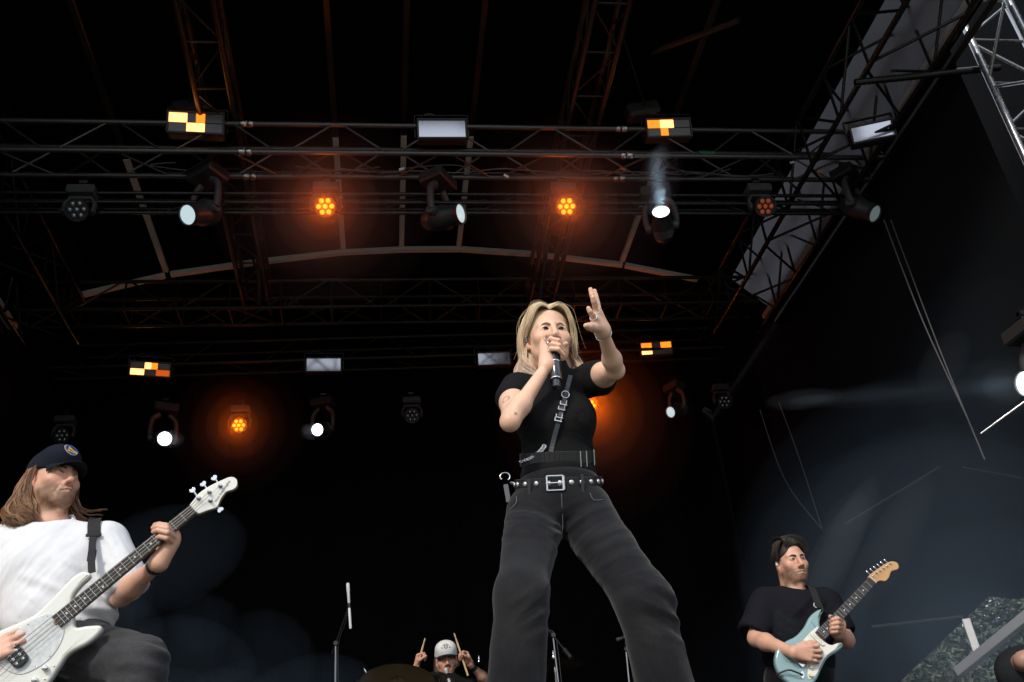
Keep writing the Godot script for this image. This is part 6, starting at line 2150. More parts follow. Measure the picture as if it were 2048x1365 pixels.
	sh.cap(Vector3(2.2589, 2.9628, -5), Vector3(2.2403, 2.9304, -4.98), 0.074, 0.068, 0.012, 1)
	sh.folds = [[Vector3(2.0649, 2.7003, -4.88), 0.26, Vector3(0.7, 0.7, 0), 0.08, 0.014], [Vector3(2.2631, 2.7148, -4.88), 0.22, Vector3(0.6, -0.7, 0), 0.07, 0.012], [Vector3(2.0293, 2.5495, -4.88), 0.22, Vector3(0.2, 1, 0), 0.06, 0.014]]
	grow("black_shirt", [sh], M.knit, p)
	var je := cloth_field(0.011, Color(0.008, 0.008, 0.009), 0.005, 33)
	je.ell(Vector3(2.1692, 2.4844, -5), Vector3(0.185, 0.13, 0.14), 0.05)
	je.cap(Vector3(2.0767, 2.4449, -5), Vector3(1.8774, 1.6974, -5), 0.10, 0.075, 0.03)
	je.cap(Vector3(2.2344, 2.4348, -5), Vector3(2.0919, 1.68, -5), 0.10, 0.075, 0.03)
	grow("black_trousers", [je], M.denim, p)
	# short dark hair swept to one side
	var hm := cloth_field(0.005, Color(0.020, 0.014, 0.011), 0.003, 35)
	hm.place = hd
	hm.scale = Vector3(7, 7, 3)
	hm.ell(Vector3(0, 0.042, -0.018), Vector3(0.080, 0.083, 0.099), 0.02)
	hm.ell(Vector3(0.01, 0.086, 0.04), Vector3(0.05, 0.024, 0.04), 0.03)
	hm.ell(Vector3(0.0, -0.018, 0.10), Vector3(0.063, 0.098, 0.068), 0.012, Basis(), 1)
	hm.cut(Vector3(0, -0.02, 0), Vector3(0, -1, 0.5), 0.02)
	grow("hair_mass", [hm], M.hair, p)
	var rng := RandomNumberGenerator.new()
	rng.seed = 17
	var hg := Geo.new()
	var tn := [Color(0.022, 0.015, 0.012), Color(0.035, 0.024, 0.018), Color(0.015, 0.010, 0.008)]
	strands(hg, hd, [
		[Vector3(-0.05, 0.10, 0.06), Vector3(-0.03, 0.112, 0.07), Vector3(0.0, 0.114, 0.075), Vector3(0.025, 0.102, 0.082), Vector3(0.042, 0.078, 0.084), Vector3(0.05, 0.05, 0.082)],
		[Vector3(-0.055, 0.115, 0.03), Vector3(-0.03, 0.128, 0.04), Vector3(0.01, 0.128, 0.05), Vector3(0.04, 0.115, 0.06), Vector3(0.06, 0.09, 0.06), Vector3(0.07, 0.06, 0.056)],
		[Vector3(-0.06, 0.115, -0.02), Vector3(-0.03, 0.128, -0.02), Vector3(0.01, 0.128, -0.01), Vector3(0.05, 0.12, 0.0), Vector3(0.075, 0.09, 0.0), Vector3(0.085, 0.05, 0.0)]], 420, 0.0016, tn, 0.008, rng, 0.006, 3)
	strands(hg, hd, [
		[Vector3(-0.045, 0.11, 0.055), Vector3(-0.065, 0.10, 0.055), Vector3(-0.078, 0.075, 0.045), Vector3(-0.083, 0.05, 0.035), Vector3(-0.084, 0.03, 0.03), Vector3(-0.083, 0.01, 0.024)],
		[Vector3(-0.05, 0.115, 0.0), Vector3(-0.075, 0.10, 0.0), Vector3(-0.086, 0.07, -0.005), Vector3(-0.09, 0.04, -0.01), Vector3(-0.09, 0.015, -0.02), Vector3(-0.088, -0.005, -0.03)]], 240, 0.0015, tn, 0.005, rng, 0.004, 3)
	var fr := []
	for x in [-0.055, -0.02, 0.02, 0.055]:
		fr.append([Vector3(x, 0.083 - absf(x) * 0.2, 0.084 - absf(x) * 0.25), Vector3(x * 1.05, 0.104, 0.076), Vector3(x * 1.1, 0.119, 0.05), Vector3(x * 1.1, 0.127, 0.02), Vector3(x * 1.1, 0.124, -0.02), Vector3(x, 0.11, -0.06)])
	strands(hg, hd, fr, 420, 0.0017, tn, 0.006, rng, 0.004, 3, 6)
	part("hair", hg, M.hair, p, inv)
	var g := Geo.new()
	g.tube([hd * Vector3(-0.080, 0.006, -0.004), hd * Vector3(-0.084, -0.016, 0.0)], [0.007, 0.007], 8)
	part("ear_piece", g, M.white_plastic, p, inv)
	# small white chest print: a looped stroke with short marks
	g = Geo.new()
	var pts := []
	for k in 15:
		var a := 0.6 + 4.6 * k / 14.0
		pts.append(hug(sh, Vector3(2.2962, 2.8106, -4.88) + Vector3(cos(a) * 0.022, sin(a) * 0.016, 0), 0.003))
	g.tube(pts, [0.0022], 5)
	for k in 4:
		g.tube([hug(sh, Vector3(2.2886, 2.803, -4.88) + Vector3(k * 0.011, 0, 0), 0.003), hug(sh, Vector3(2.2906, 2.8109, -4.88) + Vector3(k * 0.011 + 0.006, 0.004, 0), 0.003)], [0.002], 5)
	part("chest_print", g, M.white_plastic, p, inv)
	for q in [Vector3(2.1, 1.5, -4.98), Vector3(2.33, 1.5, -4.98)]:
		g = Geo.new()
		g.ball(q + Vector3(0, 0.045, 0.06), Vector3(0.05, 0.05, 0.14), Basis(), 8, 14)
		part("shoe", g, M.leather, p, inv)
	electric_guitar(sh)

func electric_guitar(sh: Field) -> void:
	var nut := Vector3(2.5349, 2.8829, -4.68)
	var j := Vector3(2.1901, 2.6124, -4.7)
	var x := (nut - j).normalized()
	var z := Vector3(-0.1, 0.0, 1)
	z = (z - x * z.dot(x)).normalized()
	var o := thing("electric_guitar", "pale blue electric guitar with cream pickguard and maple headstock", "electric guitar", j, "", Basis(x, z.cross(x), z))
	var g := Geo.new()
	g.plate(spline2(PackedVector2Array([Vector2(0.128, 0.070), Vector2(0.118, 0.086), Vector2(0.085, 0.096), Vector2(0.041, 0.098), Vector2(-0.014, 0.086), Vector2(-0.082, 0.086), Vector2(-0.148, 0.106), Vector2(-0.201, 0.111), Vector2(-0.259, 0.083), Vector2(-0.292, 0.035), Vector2(-0.297, -0.02), Vector2(-0.280, -0.08), Vector2(-0.235, -0.115), Vector2(-0.176, -0.118), Vector2(-0.105, -0.100), Vector2(-0.047, -0.092), Vector2(0.01, -0.106), Vector2(0.050, -0.110), Vector2(0.064, -0.096), Vector2(0.052, -0.083), Vector2(0.022, -0.070), Vector2(0.006, -0.045), Vector2(0.010, -0.015), Vector2(0.035, 0.015), Vector2(0.058, 0.042), Vector2(0.090, 0.060)]), 5), 0.042, 0.014, Transform3D(Basis(), Vector3(0, 0, -0.021)), 4)
	part("body", g, M.sage_lacquer, o)
	g = Geo.new()
	g.plate(spline2(PackedVector2Array([Vector2(0.033, 0.040), Vector2(0.012, 0.022), Vector2(-0.001, -0.005), Vector2(-0.001, -0.040), Vector2(0.012, -0.066), Vector2(0.046, -0.083), Vector2(0.012, -0.090), Vector2(-0.047, -0.080), Vector2(-0.10, -0.086), Vector2(-0.160, -0.100), Vector2(-0.200, -0.096), Vector2(-0.203, -0.078), Vector2(-0.170, -0.052), Vector2(-0.140, -0.013), Vector2(-0.132, 0.035), Vector2(-0.122, 0.060), Vector2(-0.085, 0.048), Vector2(-0.03, 0.048)]), 4), 0.0026, 0.0008, Transform3D(Basis(), Vector3(0, 0, 0.0018)), 1)
	part("pickguard", g, M.cream_guard, o)
	for a in [-0.02, -0.073, -0.125]:
		g = Geo.new()
		g.plate(spline2(PackedVector2Array([Vector2(-0.009, 0.036), Vector2(0.009, 0.036), Vector2(0.009, -0.036), Vector2(-0.009, -0.036)]), 4), 0.009, 0.002, Transform3D(Basis(Vector3(0, 0, 1), 0.0 if a > -0.1 else 0.14), Vector3(a, 0.004, 0.006)), 2)
		var pk := part("pickup", g, M.cream_guard, o)
		for k in 6:
			g = Geo.new()
			g.lathe([Vector2(0.0024, 0), Vector2(0.0024, 0.001), Vector2(0, 0.001)], Vector3(a, 0.030 - k * 0.0104, 0.0108), frame(Vector3(0, 0, 1), Vector3.UP), 8)
			put("pole_piece", g.mesh(), M.bare_steel, pk)
	for a in [Vector2(-0.154, -0.060), Vector2(-0.186, -0.084)]:
		g = Geo.new()
		g.lathe([Vector2(0.012, 0.0), Vector2(0.0095, 0.010), Vector2(0.0085, 0.014), Vector2(0, 0.015)], Vector3(a.x, a.y, 0.003), frame(Vector3(0, 0, 1), Vector3.UP), 16)
		part("knob", g, M.cream_plastic, o)
	for a in [Vector2(0.02, 0.033), Vector2(-0.04, 0.043), Vector2(-0.115, 0.053), Vector2(0.035, -0.08), Vector2(-0.05, -0.076), Vector2(-0.12, -0.083), Vector2(-0.19, -0.092), Vector2(-0.15, -0.03)]:
		g = Geo.new()
		g.ball(Vector3(a.x, a.y, 0.003), Vector3(0.0026, 0.0026, 0.0014), Basis(), 5, 8)
		part("screw", g, M.bare_steel, o)
	g = Geo.new()
	g.box(Vector3(-0.172, 0.004, 0.007), Vector3(0.036, 0.076, 0.012), Basis(), 0.002)
	part("bridge", g, M.chrome, o)
	g = Geo.new()
	g.plate(spline2(PackedVector2Array([Vector2(-0.02, 0.0), Vector2(0.0, 0.011), Vector2(0.02, 0.0), Vector2(0.0, -0.011)]), 5), 0.004, 0.001, Transform3D(Basis(Vector3(0, 0, 1), 0.7), Vector3(-0.215, -0.055, 0.003)), 1)
	var jk := part("jack_plate", g, M.chrome, o)
	g = Geo.new()
	g.tube(spline([Vector3(-0.215, -0.055, 0.006), Vector3(-0.235, -0.03, 0.03), Vector3(-0.26, 0.01, 0.03), Vector3(-0.31, 0.03, 0.0), Vector3(-0.33, 0.0, -0.04)], 6), [0.0045], 7)
	put("jack_cable", g.mesh(), M.cable, jk)
	var L := (nut - j).length()
	var tn := []
	for k in 6:
		tn.append(Vector3(L + 0.026 + (5 - k) * 0.0 + 0.0245 * k, 0.0065 - 0.0052 * k, -0.004))
	neck_of(o, L, 0.62, 21, 0.055, 0.042, 0.004, -0.008, 6, M.maple, -0.165, [tn[5], tn[4], tn[3], tn[2], tn[1], tn[0]], 0.00028)
	g = Geo.new()
	g.plate(spline2(PackedVector2Array([Vector2(0.439, 0.013), Vector2(0.452, 0.019), Vector2(0.50, 0.012), Vector2(0.571, -0.003), Vector2(0.603, -0.016), Vector2(0.619, -0.038), Vector2(0.612, -0.057), Vector2(0.594, -0.064), Vector2(0.574, -0.055), Vector2(0.555, -0.048), Vector2(0.520, -0.058), Vector2(0.490, -0.056), Vector2(0.474, -0.038), Vector2(0.455, -0.030), Vector2(0.439, -0.029)]), 4), 0.015, 0.002, Transform3D(Basis(), Vector3(0, 0, -0.008)), 1)
	part("headstock", g, M.maple, o)
	for k in 6:
		g = Geo.new()
		var t: Vector3 = tn[k]
		g.lathe([Vector2(0.006, 0), Vector2(0.005, 0.003), Vector2(0.0032, 0.004), Vector2(0.0032, 0.015), Vector2(0, 0.016)], t + Vector3(0, 0, 0.003), frame(Vector3(0, 0, 1), Vector3.UP), 10)
		var tu := part("tuner", g, M.chrome, o)
		g = Geo.new()
		g.tube([t + Vector3(0, 0.008, -0.008), t + Vector3(0, 0.024, -0.008)], [0.0025], 6)
		g.ball(t + Vector3(0, 0.030, -0.008), Vector3(0.0055, 0.008, 0.004), Basis(), 6, 10)
		put("tuner_key", g.mesh(), M.chrome, tu)
	var pts := []
	var nn := []
	for w in spline([Vector3(2.3645, 3.0088, -5.12), Vector3(2.3372, 2.9756, -5.02), Vector3(2.3173, 2.9205, -4.94), Vector3(2.3036, 2.8503, -4.88), Vector3(2.3071, 2.7862, -4.84)], 4):
		pts.append(hug(sh, w, 0.007) - j)
		nn.append(Vector3(0.2, 0.35, 1).normalized())
	pts.append(Vector3(2.2629, 2.7548, -4.74) - j)
	nn.append(Vector3(0.2, 0.35, 1).normalized())
	g = Geo.new()
	strip(g, pts, nn, 0.045, 0.003)
	part("strap", g, M.black_cloth_web, o, Transform3D(o.basis.inverse(), Vector3.ZERO))

func drummer() -> void:
	var p := thing("person", "drummer in white cap with both sticks raised behind cymbals", "person", Vector3(0.5, 2.0, -8.1))
	var inv := Transform3D(Basis(), -p.position)
	var tone := Color(0.52, 0.28, 0.20)
	var hd := Transform3D(look(Vector3(-0.03, -0.12, 0.99), Vector3(-0.05, 1, 0)).scaled_local(Vector3.ONE * 1.08), Vector3(0.5086, 3.2947, -8))
	var ho := {"tone": tone, "jaw": 1.02, "open": 0.6, "beard": 0.15, "moustache": 1.0, "beard_tone": Color(0.08, 0.045, 0.03), "neck": 0.056, "brow": Color(0.05, 0.03, 0.02), "brow_drop": -0.002}
	var hf := head_field(hd, ho, Vector3(0.4978, 3.1387, -8.02))
	hf.cell = 0.0045
	var ra := skin_field(0.007, tone)
	var rw := Vector3(0.2516, 3.2011, -7.75)
	arm(ra, Vector3(0.3752, 3.1197, -8), Vector3(0.21, 3.0211, -7.9), rw, 1.0, 1.0)
	hand(ra, rw, Vector3(0.25, 0.95, 0.1), Vector3(0.9, -0.2, 0.3), -1.0, 1.0, [[1.1, 1.3, 0.9], [1.1, 1.3, 0.9], [1.1, 1.3, 0.9], [1.1, 1.2, 0.9]], [Vector3(0.5, 0.7, 0.5), Vector3(0.0, 0.7, 0.8)], 0.03)
	var la := skin_field(0.007, tone)
	var lw := Vector3(0.68, 3.1972, -7.75)
	arm(la, Vector3(0.6326, 3.1108, -8), Vector3(0.8073, 3.0924, -7.88), lw, 1.0, 1.0)
	hand(la, lw, Vector3(-0.45, 0.85, 0.1), Vector3(-0.7, -0.3, 0.6), 1.0, 1.0, [[1.0, 1.3, 0.9], [1.0, 1.3, 0.9], [1.0, 1.3, 0.9], [1.0, 1.2, 0.9]], [Vector3(0.5, 0.7, 0.5), Vector3(0.0, 0.7, 0.8)], 0.03)
	var bd := skin_field(0.02, tone)
	bd.cap(Vector3(0.4983, 3.0692, -8.02), Vector3(0.491, 2.7353, -8.05), 0.12, 0.13, 0.03)
	bd.chain([Vector3(0.409, 2.7158, -8), Vector3(0.2769, 2.653, -7.6), Vector3(0.2642, 2.3163, -7.6)], [0.08, 0.06, 0.05], 0.03)
	bd.chain([Vector3(0.5652, 2.7049, -8), Vector3(0.6477, 2.627, -7.6), Vector3(0.6259, 2.2891, -7.6)], [0.08, 0.06, 0.05], 0.03)
	grow("body", [hf, ra, la, bd], M.skin, p)
	face_parts(p, hd, ho)
	var sh := cloth_field(0.011, Color(0.009, 0.009, 0.011), 0.005, 52)
	sh.cap(Vector3(0.3869, 3.1112, -8), Vector3(0.616, 3.1042, -8), 0.085, 0.085, 0.05)
	sh.ell(Vector3(0.4933, 2.9895, -8), Vector3(0.21, 0.2, 0.15), 0.06)
	sh.ell(Vector3(0.4935, 2.8064, -8.03), Vector3(0.2, 0.22, 0.16), 0.06)
	sh.cap(Vector3(0.3749, 3.112, -8), Vector3(0.2909, 3.0472, -7.95), 0.085, 0.085, 0.03)
	sh.cap(Vector3(0.6321, 3.1031, -8), Vector3(0.7073, 3.0736, -7.95), 0.085, 0.085, 0.03)
	grow("black_shirt", [sh], M.knit, p)
	var je := cloth_field(0.014, Color(0.01, 0.01, 0.012), 0.004, 53)
	je.ell(Vector3(0.4883, 2.7033, -8.03), Vector3(0.19, 0.13, 0.17), 0.05)
	je.chain([Vector3(0.4085, 2.7049, -8), Vector3(0.2767, 2.6461, -7.6), Vector3(0.263, 2.2835, -7.6)], [0.10, 0.085, 0.07], 0.03)
	je.chain([Vector3(0.5646, 2.6939, -8), Vector3(0.6472, 2.62, -7.6), Vector3(0.6238, 2.2562, -7.6)], [0.10, 0.085, 0.07], 0.03)
	grow("black_trousers", [je], M.denim, p)
	var cf := cap_dome(hd, Color(0.72, 0.72, 0.70))
	cf.ell(Vector3(0, 0.085, 0.02), Vector3(0.072, 0.055, 0.065), 0.03)
	grow("cap", [cf], M.knit, p)
	var g := Geo.new()
	g.tint = Color(0.012, 0.011, 0.012)
	cap_brim(g, 0.06)
	g.smooth()
	part("cap_brim", g, M.knit, p, inv * hd)
	# round print: a rayed ring under an arc of small marks, a star on each side
	g = Geo.new()
	var ink := Color(0.03, 0.03, 0.03)
	for k in 20:
		var a := TAU * k / 20.0
		var u := Vector2(cos(a), sin(a))
		var w := Vector2(-u.y, u.x)
		flat_patch(g, cf, PackedVector2Array([u * 0.008 - w * 0.0008, u * 0.017 - w * 0.0012, u * 0.017 + w * 0.0012, u * 0.008 + w * 0.0008]), 0.002, ink)
	for k in 11:
		var a := 0.45 + (PI - 0.9) * k / 10.0
		var u := Vector2(cos(a), sin(a))
		var w := Vector2(-u.y, u.x)
		if k != 5:
			flat_patch(g, cf, PackedVector2Array([u * 0.022 - w * 0.0022, u * 0.029 - w * 0.0018, u * 0.029 + w * 0.0018, u * 0.022 + w * 0.0022]), 0.002, ink)
	for s in [-1.0, 1.0]:
		var st := PackedVector2Array()
		for k in 16:
			var a := TAU * k / 16.0
			st.append(Vector2(s * 0.034, -0.006) + Vector2(cos(a), sin(a)) * (0.008 if k % 2 == 0 else 0.0035))
		flat_patch(g, cf, st, 0.002, ink)
	part("cap_print", g, M.vertex_matt, p, inv * hd)
	var hm := cloth_field(0.009, Color(0.05, 0.03, 0.02), 0.004, 55)
	hm.place = hd
	hm.cap(Vector3(-0.07, 0.01, -0.04), Vector3(-0.085, -0.13, -0.03), 0.024, 0.024, 0.02)
	hm.cap(Vector3(0.07, 0.01, -0.04), Vector3(0.085, -0.13, -0.03), 0.024, 0.024, 0.02)
	hm.cap(Vector3(0.0, 0.01, -0.06), Vector3(0.0, -0.13, -0.07), 0.05, 0.05, 0.02)
	grow("hair_mass", [hm], M.hair, p)
	g = Geo.new()
	var neck := []
	for k in 13:
		var u := k / 12.0 * 2.0 - 1.0
		neck.append(hug(sh, Vector3(0.4966, 3.1621, -7.9) + Vector3(u * 0.075, -0.13 + 0.17 * u * u * u * u, 0), 0.006))
	g.tube(neck, [0.003], 5)
	part("necklace", g, M.silver, p, inv)
	g = Geo.new()
	g.lathe([Vector2(0.029, -0.02), Vector2(0.034, -0.018), Vector2(0.034, 0.018), Vector2(0.029, 0.02)], Vector3.ZERO, frame(lw - Vector3(0.8073, 3.0924, -7.88), Vector3(0, 0, 1)), 16)
	part("wristband", g, M.rubber, p, Transform3D(Basis(), lw.lerp(Vector3(0.8073, 3.0924, -7.88), 0.15) - p.position))
	mat("stick_wood", lin(0.55, 0.40, 0.22), 0.5)
	for q in [[Vector3(0.2669, 3.2168, -7.72), Vector3(0.3276, 3.4072, -7.68), "light wooden drumstick raised above the big crash cymbal"], [Vector3(0.6202, 3.2253, -7.72), Vector3(0.5596, 3.4372, -7.7), "light wooden drumstick held up beside the white cap"]]:
		var ax: Vector3 = (q[1] - q[0])
		g = Geo.new()
		var d := ax.normalized()
		g.tube([q[0] - d * 0.12, q[0], q[0] + ax * 0.6, q[1] - d * 0.035, q[1] - d * 0.022, q[1] - d * 0.012, q[1]], [0.0085, 0.0085, 0.0082, 0.005, 0.0058, 0.0066, 0.003], 10)
		solo("drumstick", g, M.stick_wood, q[2], "drumstick", "drumsticks")

func crew() -> void:
	var p := thing("person", "crew member in black shirt with only a bare elbow showing by the handrail", "person", Vector3(2.9726, 2.2082, -4.4) * Vector3(1, 0, 1) + Vector3(0, 1.5, 0))
	var tone := Color(0.36, 0.20, 0.145)
	var hd := Transform3D(look(Vector3(-0.8, 0, 0.6)), Vector3(3.3361, 2.6093, -4.45))
	var hf := head_field(hd, {"tone": tone, "open": 0.8}, Vector3(3.2599, 2.4548, -4.45))
	hf.cell = 0.006
	var ra := skin_field(0.006, tone)
	arm(ra, Vector3(2.9686, 2.333, -4.4), Vector3(2.8899, 2.345, -4.18), Vector3(3.0681, 2.3765, -4.15), 1.0, 1.0)
	hand(ra, Vector3(3.0681, 2.3765, -4.15), Vector3(0.9, 0.3, 0.1), Vector3(0, 0, -1), 1.0, 1.0, [[0.5, 0.6, 0.4], [0.5, 0.6, 0.4], [0.5, 0.6, 0.4], [0.5, 0.6, 0.4]], [Vector3(0.6, 0.7, 0.2)])
	var bd := skin_field(0.018, tone)
	bd.cap(Vector3(3.1485, 2.3432, -4.45), Vector3(3.0019, 2.0377, -4.45), 0.10, 0.11, 0.03)
	bd.chain([Vector3(2.9566, 2.0193, -4.45), Vector3(2.8422, 1.7561, -4.45), Vector3(2.7281, 1.4916, -4.45)], [0.08, 0.06, 0.05], 0.03)
	bd.chain([Vector3(3.0556, 2.0123, -4.45), Vector3(2.9496, 1.7478, -4.45), Vector3(2.843, 1.482, -4.45)], [0.08, 0.06, 0.05], 0.03)
	grow("body", [hf, ra, bd], M.skin, p)
	var sh := cloth_field(0.011, Color(0.016, 0.017, 0.02), 0.005, 62)
	sh.cap(Vector3(3.047, 2.3543, -4.45), Vector3(3.3185, 2.3678, -4.45), 0.09, 0.09, 0.05)
	sh.ell(Vector3(3.1167, 2.23, -4.45), Vector3(0.19, 0.22, 0.15), 0.06)
	sh.ell(Vector3(3.0436, 2.0785, -4.45), Vector3(0.19, 0.22, 0.15), 0.06)
	sh.cap(Vector3(3.0059, 2.3482, -4.43), Vector3(2.9162, 2.3073, -4.31), 0.09, 0.085, 0.03)
	grow("black_shirt", [sh], M.knit, p)
	var je := cloth_field(0.014, Color(0.02, 0.02, 0.024), 0.004, 63)
	je.chain([Vector3(2.9647, 2.0403, -4.45), Vector3(2.8422, 1.7561, -4.45), Vector3(2.7281, 1.4916, -4.45)], [0.11, 0.085, 0.07], 0.03)
	je.chain([Vector3(3.064, 2.0333, -4.45), Vector3(2.9496, 1.7478, -4.45), Vector3(2.843, 1.482, -4.45)], [0.11, 0.085, 0.07], 0.03)
	grow("dark_trousers", [je], M.denim, p)

func cymbal(at: Vector3, r: float, up: Vector3, m: Material, label: String, foot: Vector3, shine: Material) -> void:
	var o := thing("cymbal", label, "cymbal", at, "drum kit cymbals")
	var b := frame(up, Vector3(0, 0, 1))
	var g := Geo.new()
	var prof := [Vector2(r, -0.028), Vector2(r * 0.98, -0.0265)]
	for k in 12:
		var u := 1.0 - k / 12.0
		var rr := lerpf(r * 0.2, r * 0.96, u)
		prof.append(Vector2(rr + (0.0015 if k % 2 == 0 else -0.0015), -0.026 * u * u + 0.0009 * (k % 2)))
	prof.append_array([Vector2(r * 0.19, 0.002), Vector2(r * 0.15, 0.014), Vector2(r * 0.07, 0.021), Vector2(0.006, 0.022)])
	var back := []
	for q in prof:
		back.append(q + Vector2(0, -0.0015))
	back.reverse()
	prof.append_array(back)
	g.lathe(prof, Vector3.ZERO, b, 48, 0.5)
	part("plate", g, m, o)
	g = Geo.new()
	g.lathe([Vector2(0.016, 0.022), Vector2(0.018, 0.03), Vector2(0.016, 0.04), Vector2(0.006, 0.042), Vector2(0.006, 0.055), Vector2(0.011, 0.057), Vector2(0.011, 0.068), Vector2(0.004, 0.07), Vector2(0.004, 0.085), Vector2(0, 0.085)], Vector3.ZERO, b, 14)
	part("wing_nut", g, M.chrome, o)
	g = Geo.new()
	var f := foot - at
	g.tube([Vector3.ZERO, -b.y * 0.12, f + Vector3(0, 0.55, 0), f + Vector3(0, 0.02, 0)], [0.006, 0.009, 0.012, 0.014], 10)
	for k in 3:
		var a := TAU * k / 3.0
		g.tube([f + Vector3(0, 0.35, 0), f + Vector3(cos(a) * 0.28, 0.01, sin(a) * 0.28)], [0.008], 7)
	part("stand", g, shine, o)

func boom_stand(base: Vector3, top: Vector3, tip: Vector3, mic_len: float, mic_dir: Vector3, mic_mat: Material, label: String, mic_label: String, tail := 0.0) -> void:
	var o := thing("microphone_stand", label, "microphone stand", base, "microphone stands")
	var g := Geo.new()
	g.tube([Vector3.ZERO, (top - base) * 0.55], [0.011], 10)
	g.tube([(top - base) * 0.55, top - base], [0.0075], 10)
	g.lathe([Vector2(0.011, -0.03), Vector2(0.016, -0.025), Vector2(0.016, 0.02), Vector2(0.011, 0.025)], (top - base) * 0.55, Basis(), 12)
	part("pole", g, M.stand_steel, o)
	g = Geo.new()
	for k in 3:
		var a := TAU * k / 3.0 + 0.4
		g.tube([Vector3(0, 0.22, 0), Vector3(cos(a) * 0.32, 0.012, sin(a) * 0.32)], [0.008], 7)
	part("tripod", g, M.plastic_black, o)
	g = Geo.new()
	var d := (tip - top).normalized()
	g.tube([top - base - d * (0.08 + tail), tip - base], [0.0065], 8)
	if tail > 0.0:
		g.tube([top - base - d * (0.08 + tail), top - base - d * (tail - 0.02)], [0.018], 10)
	part("boom", g, M.plastic_black, o)
	g = Geo.new()
	g.lathe([Vector2(0, -0.022), Vector2(0.017, -0.022), Vector2(0.02, 0.0), Vector2(0.017, 0.022), Vector2(0, 0.022)], top - base, frame(Vector3(0, 0, 1), Vector3.UP), 12)
	part("clutch", g, M.plastic_black, o)
	g = Geo.new()
	g.tube(spline([tip - base, tip.lerp(top, 0.4) - base + Vector3(0.012, -0.02, 0), top - base + Vector3(0.02, -0.02, 0), top - base + Vector3(0.025, -0.4, 0.01)], 6), [0.0035], 6)
	part("cable", g, M.cable, o)
	var m := thing("stand_microphone", mic_label, "microphone", tip, "drum microphones", frame(mic_dir, Vector3(0, 0, 1)))
	g = Geo.new()
	var l := mic_len
	g.lathe([Vector2(0, -l * 0.5), Vector2(0.009, -l * 0.5), Vector2(0.0105, -l * 0.42), Vector2(0.0105, -l * 0.06), Vector2(0.009, -l * 0.05), Vector2(0.009, l * 0.05), Vector2(0.0105, l * 0.06), Vector2(0.012, l * 0.30), Vector2(0.014, l * 0.34), Vector2(0.014, l * 0.48), Vector2(0.010, l * 0.5), Vector2(0, l * 0.5)], Vector3.ZERO, Basis(), 16)
	part("barrel", g, mic_mat, m)
	g = Geo.new()
	g.lathe([Vector2(0.011, -0.018), Vector2(0.0155, -0.016), Vector2(0.0155, 0.016), Vector2(0.011, 0.018)], Vector3.ZERO, Basis(), 14)
	part("clip", g, M.plastic_black, m)

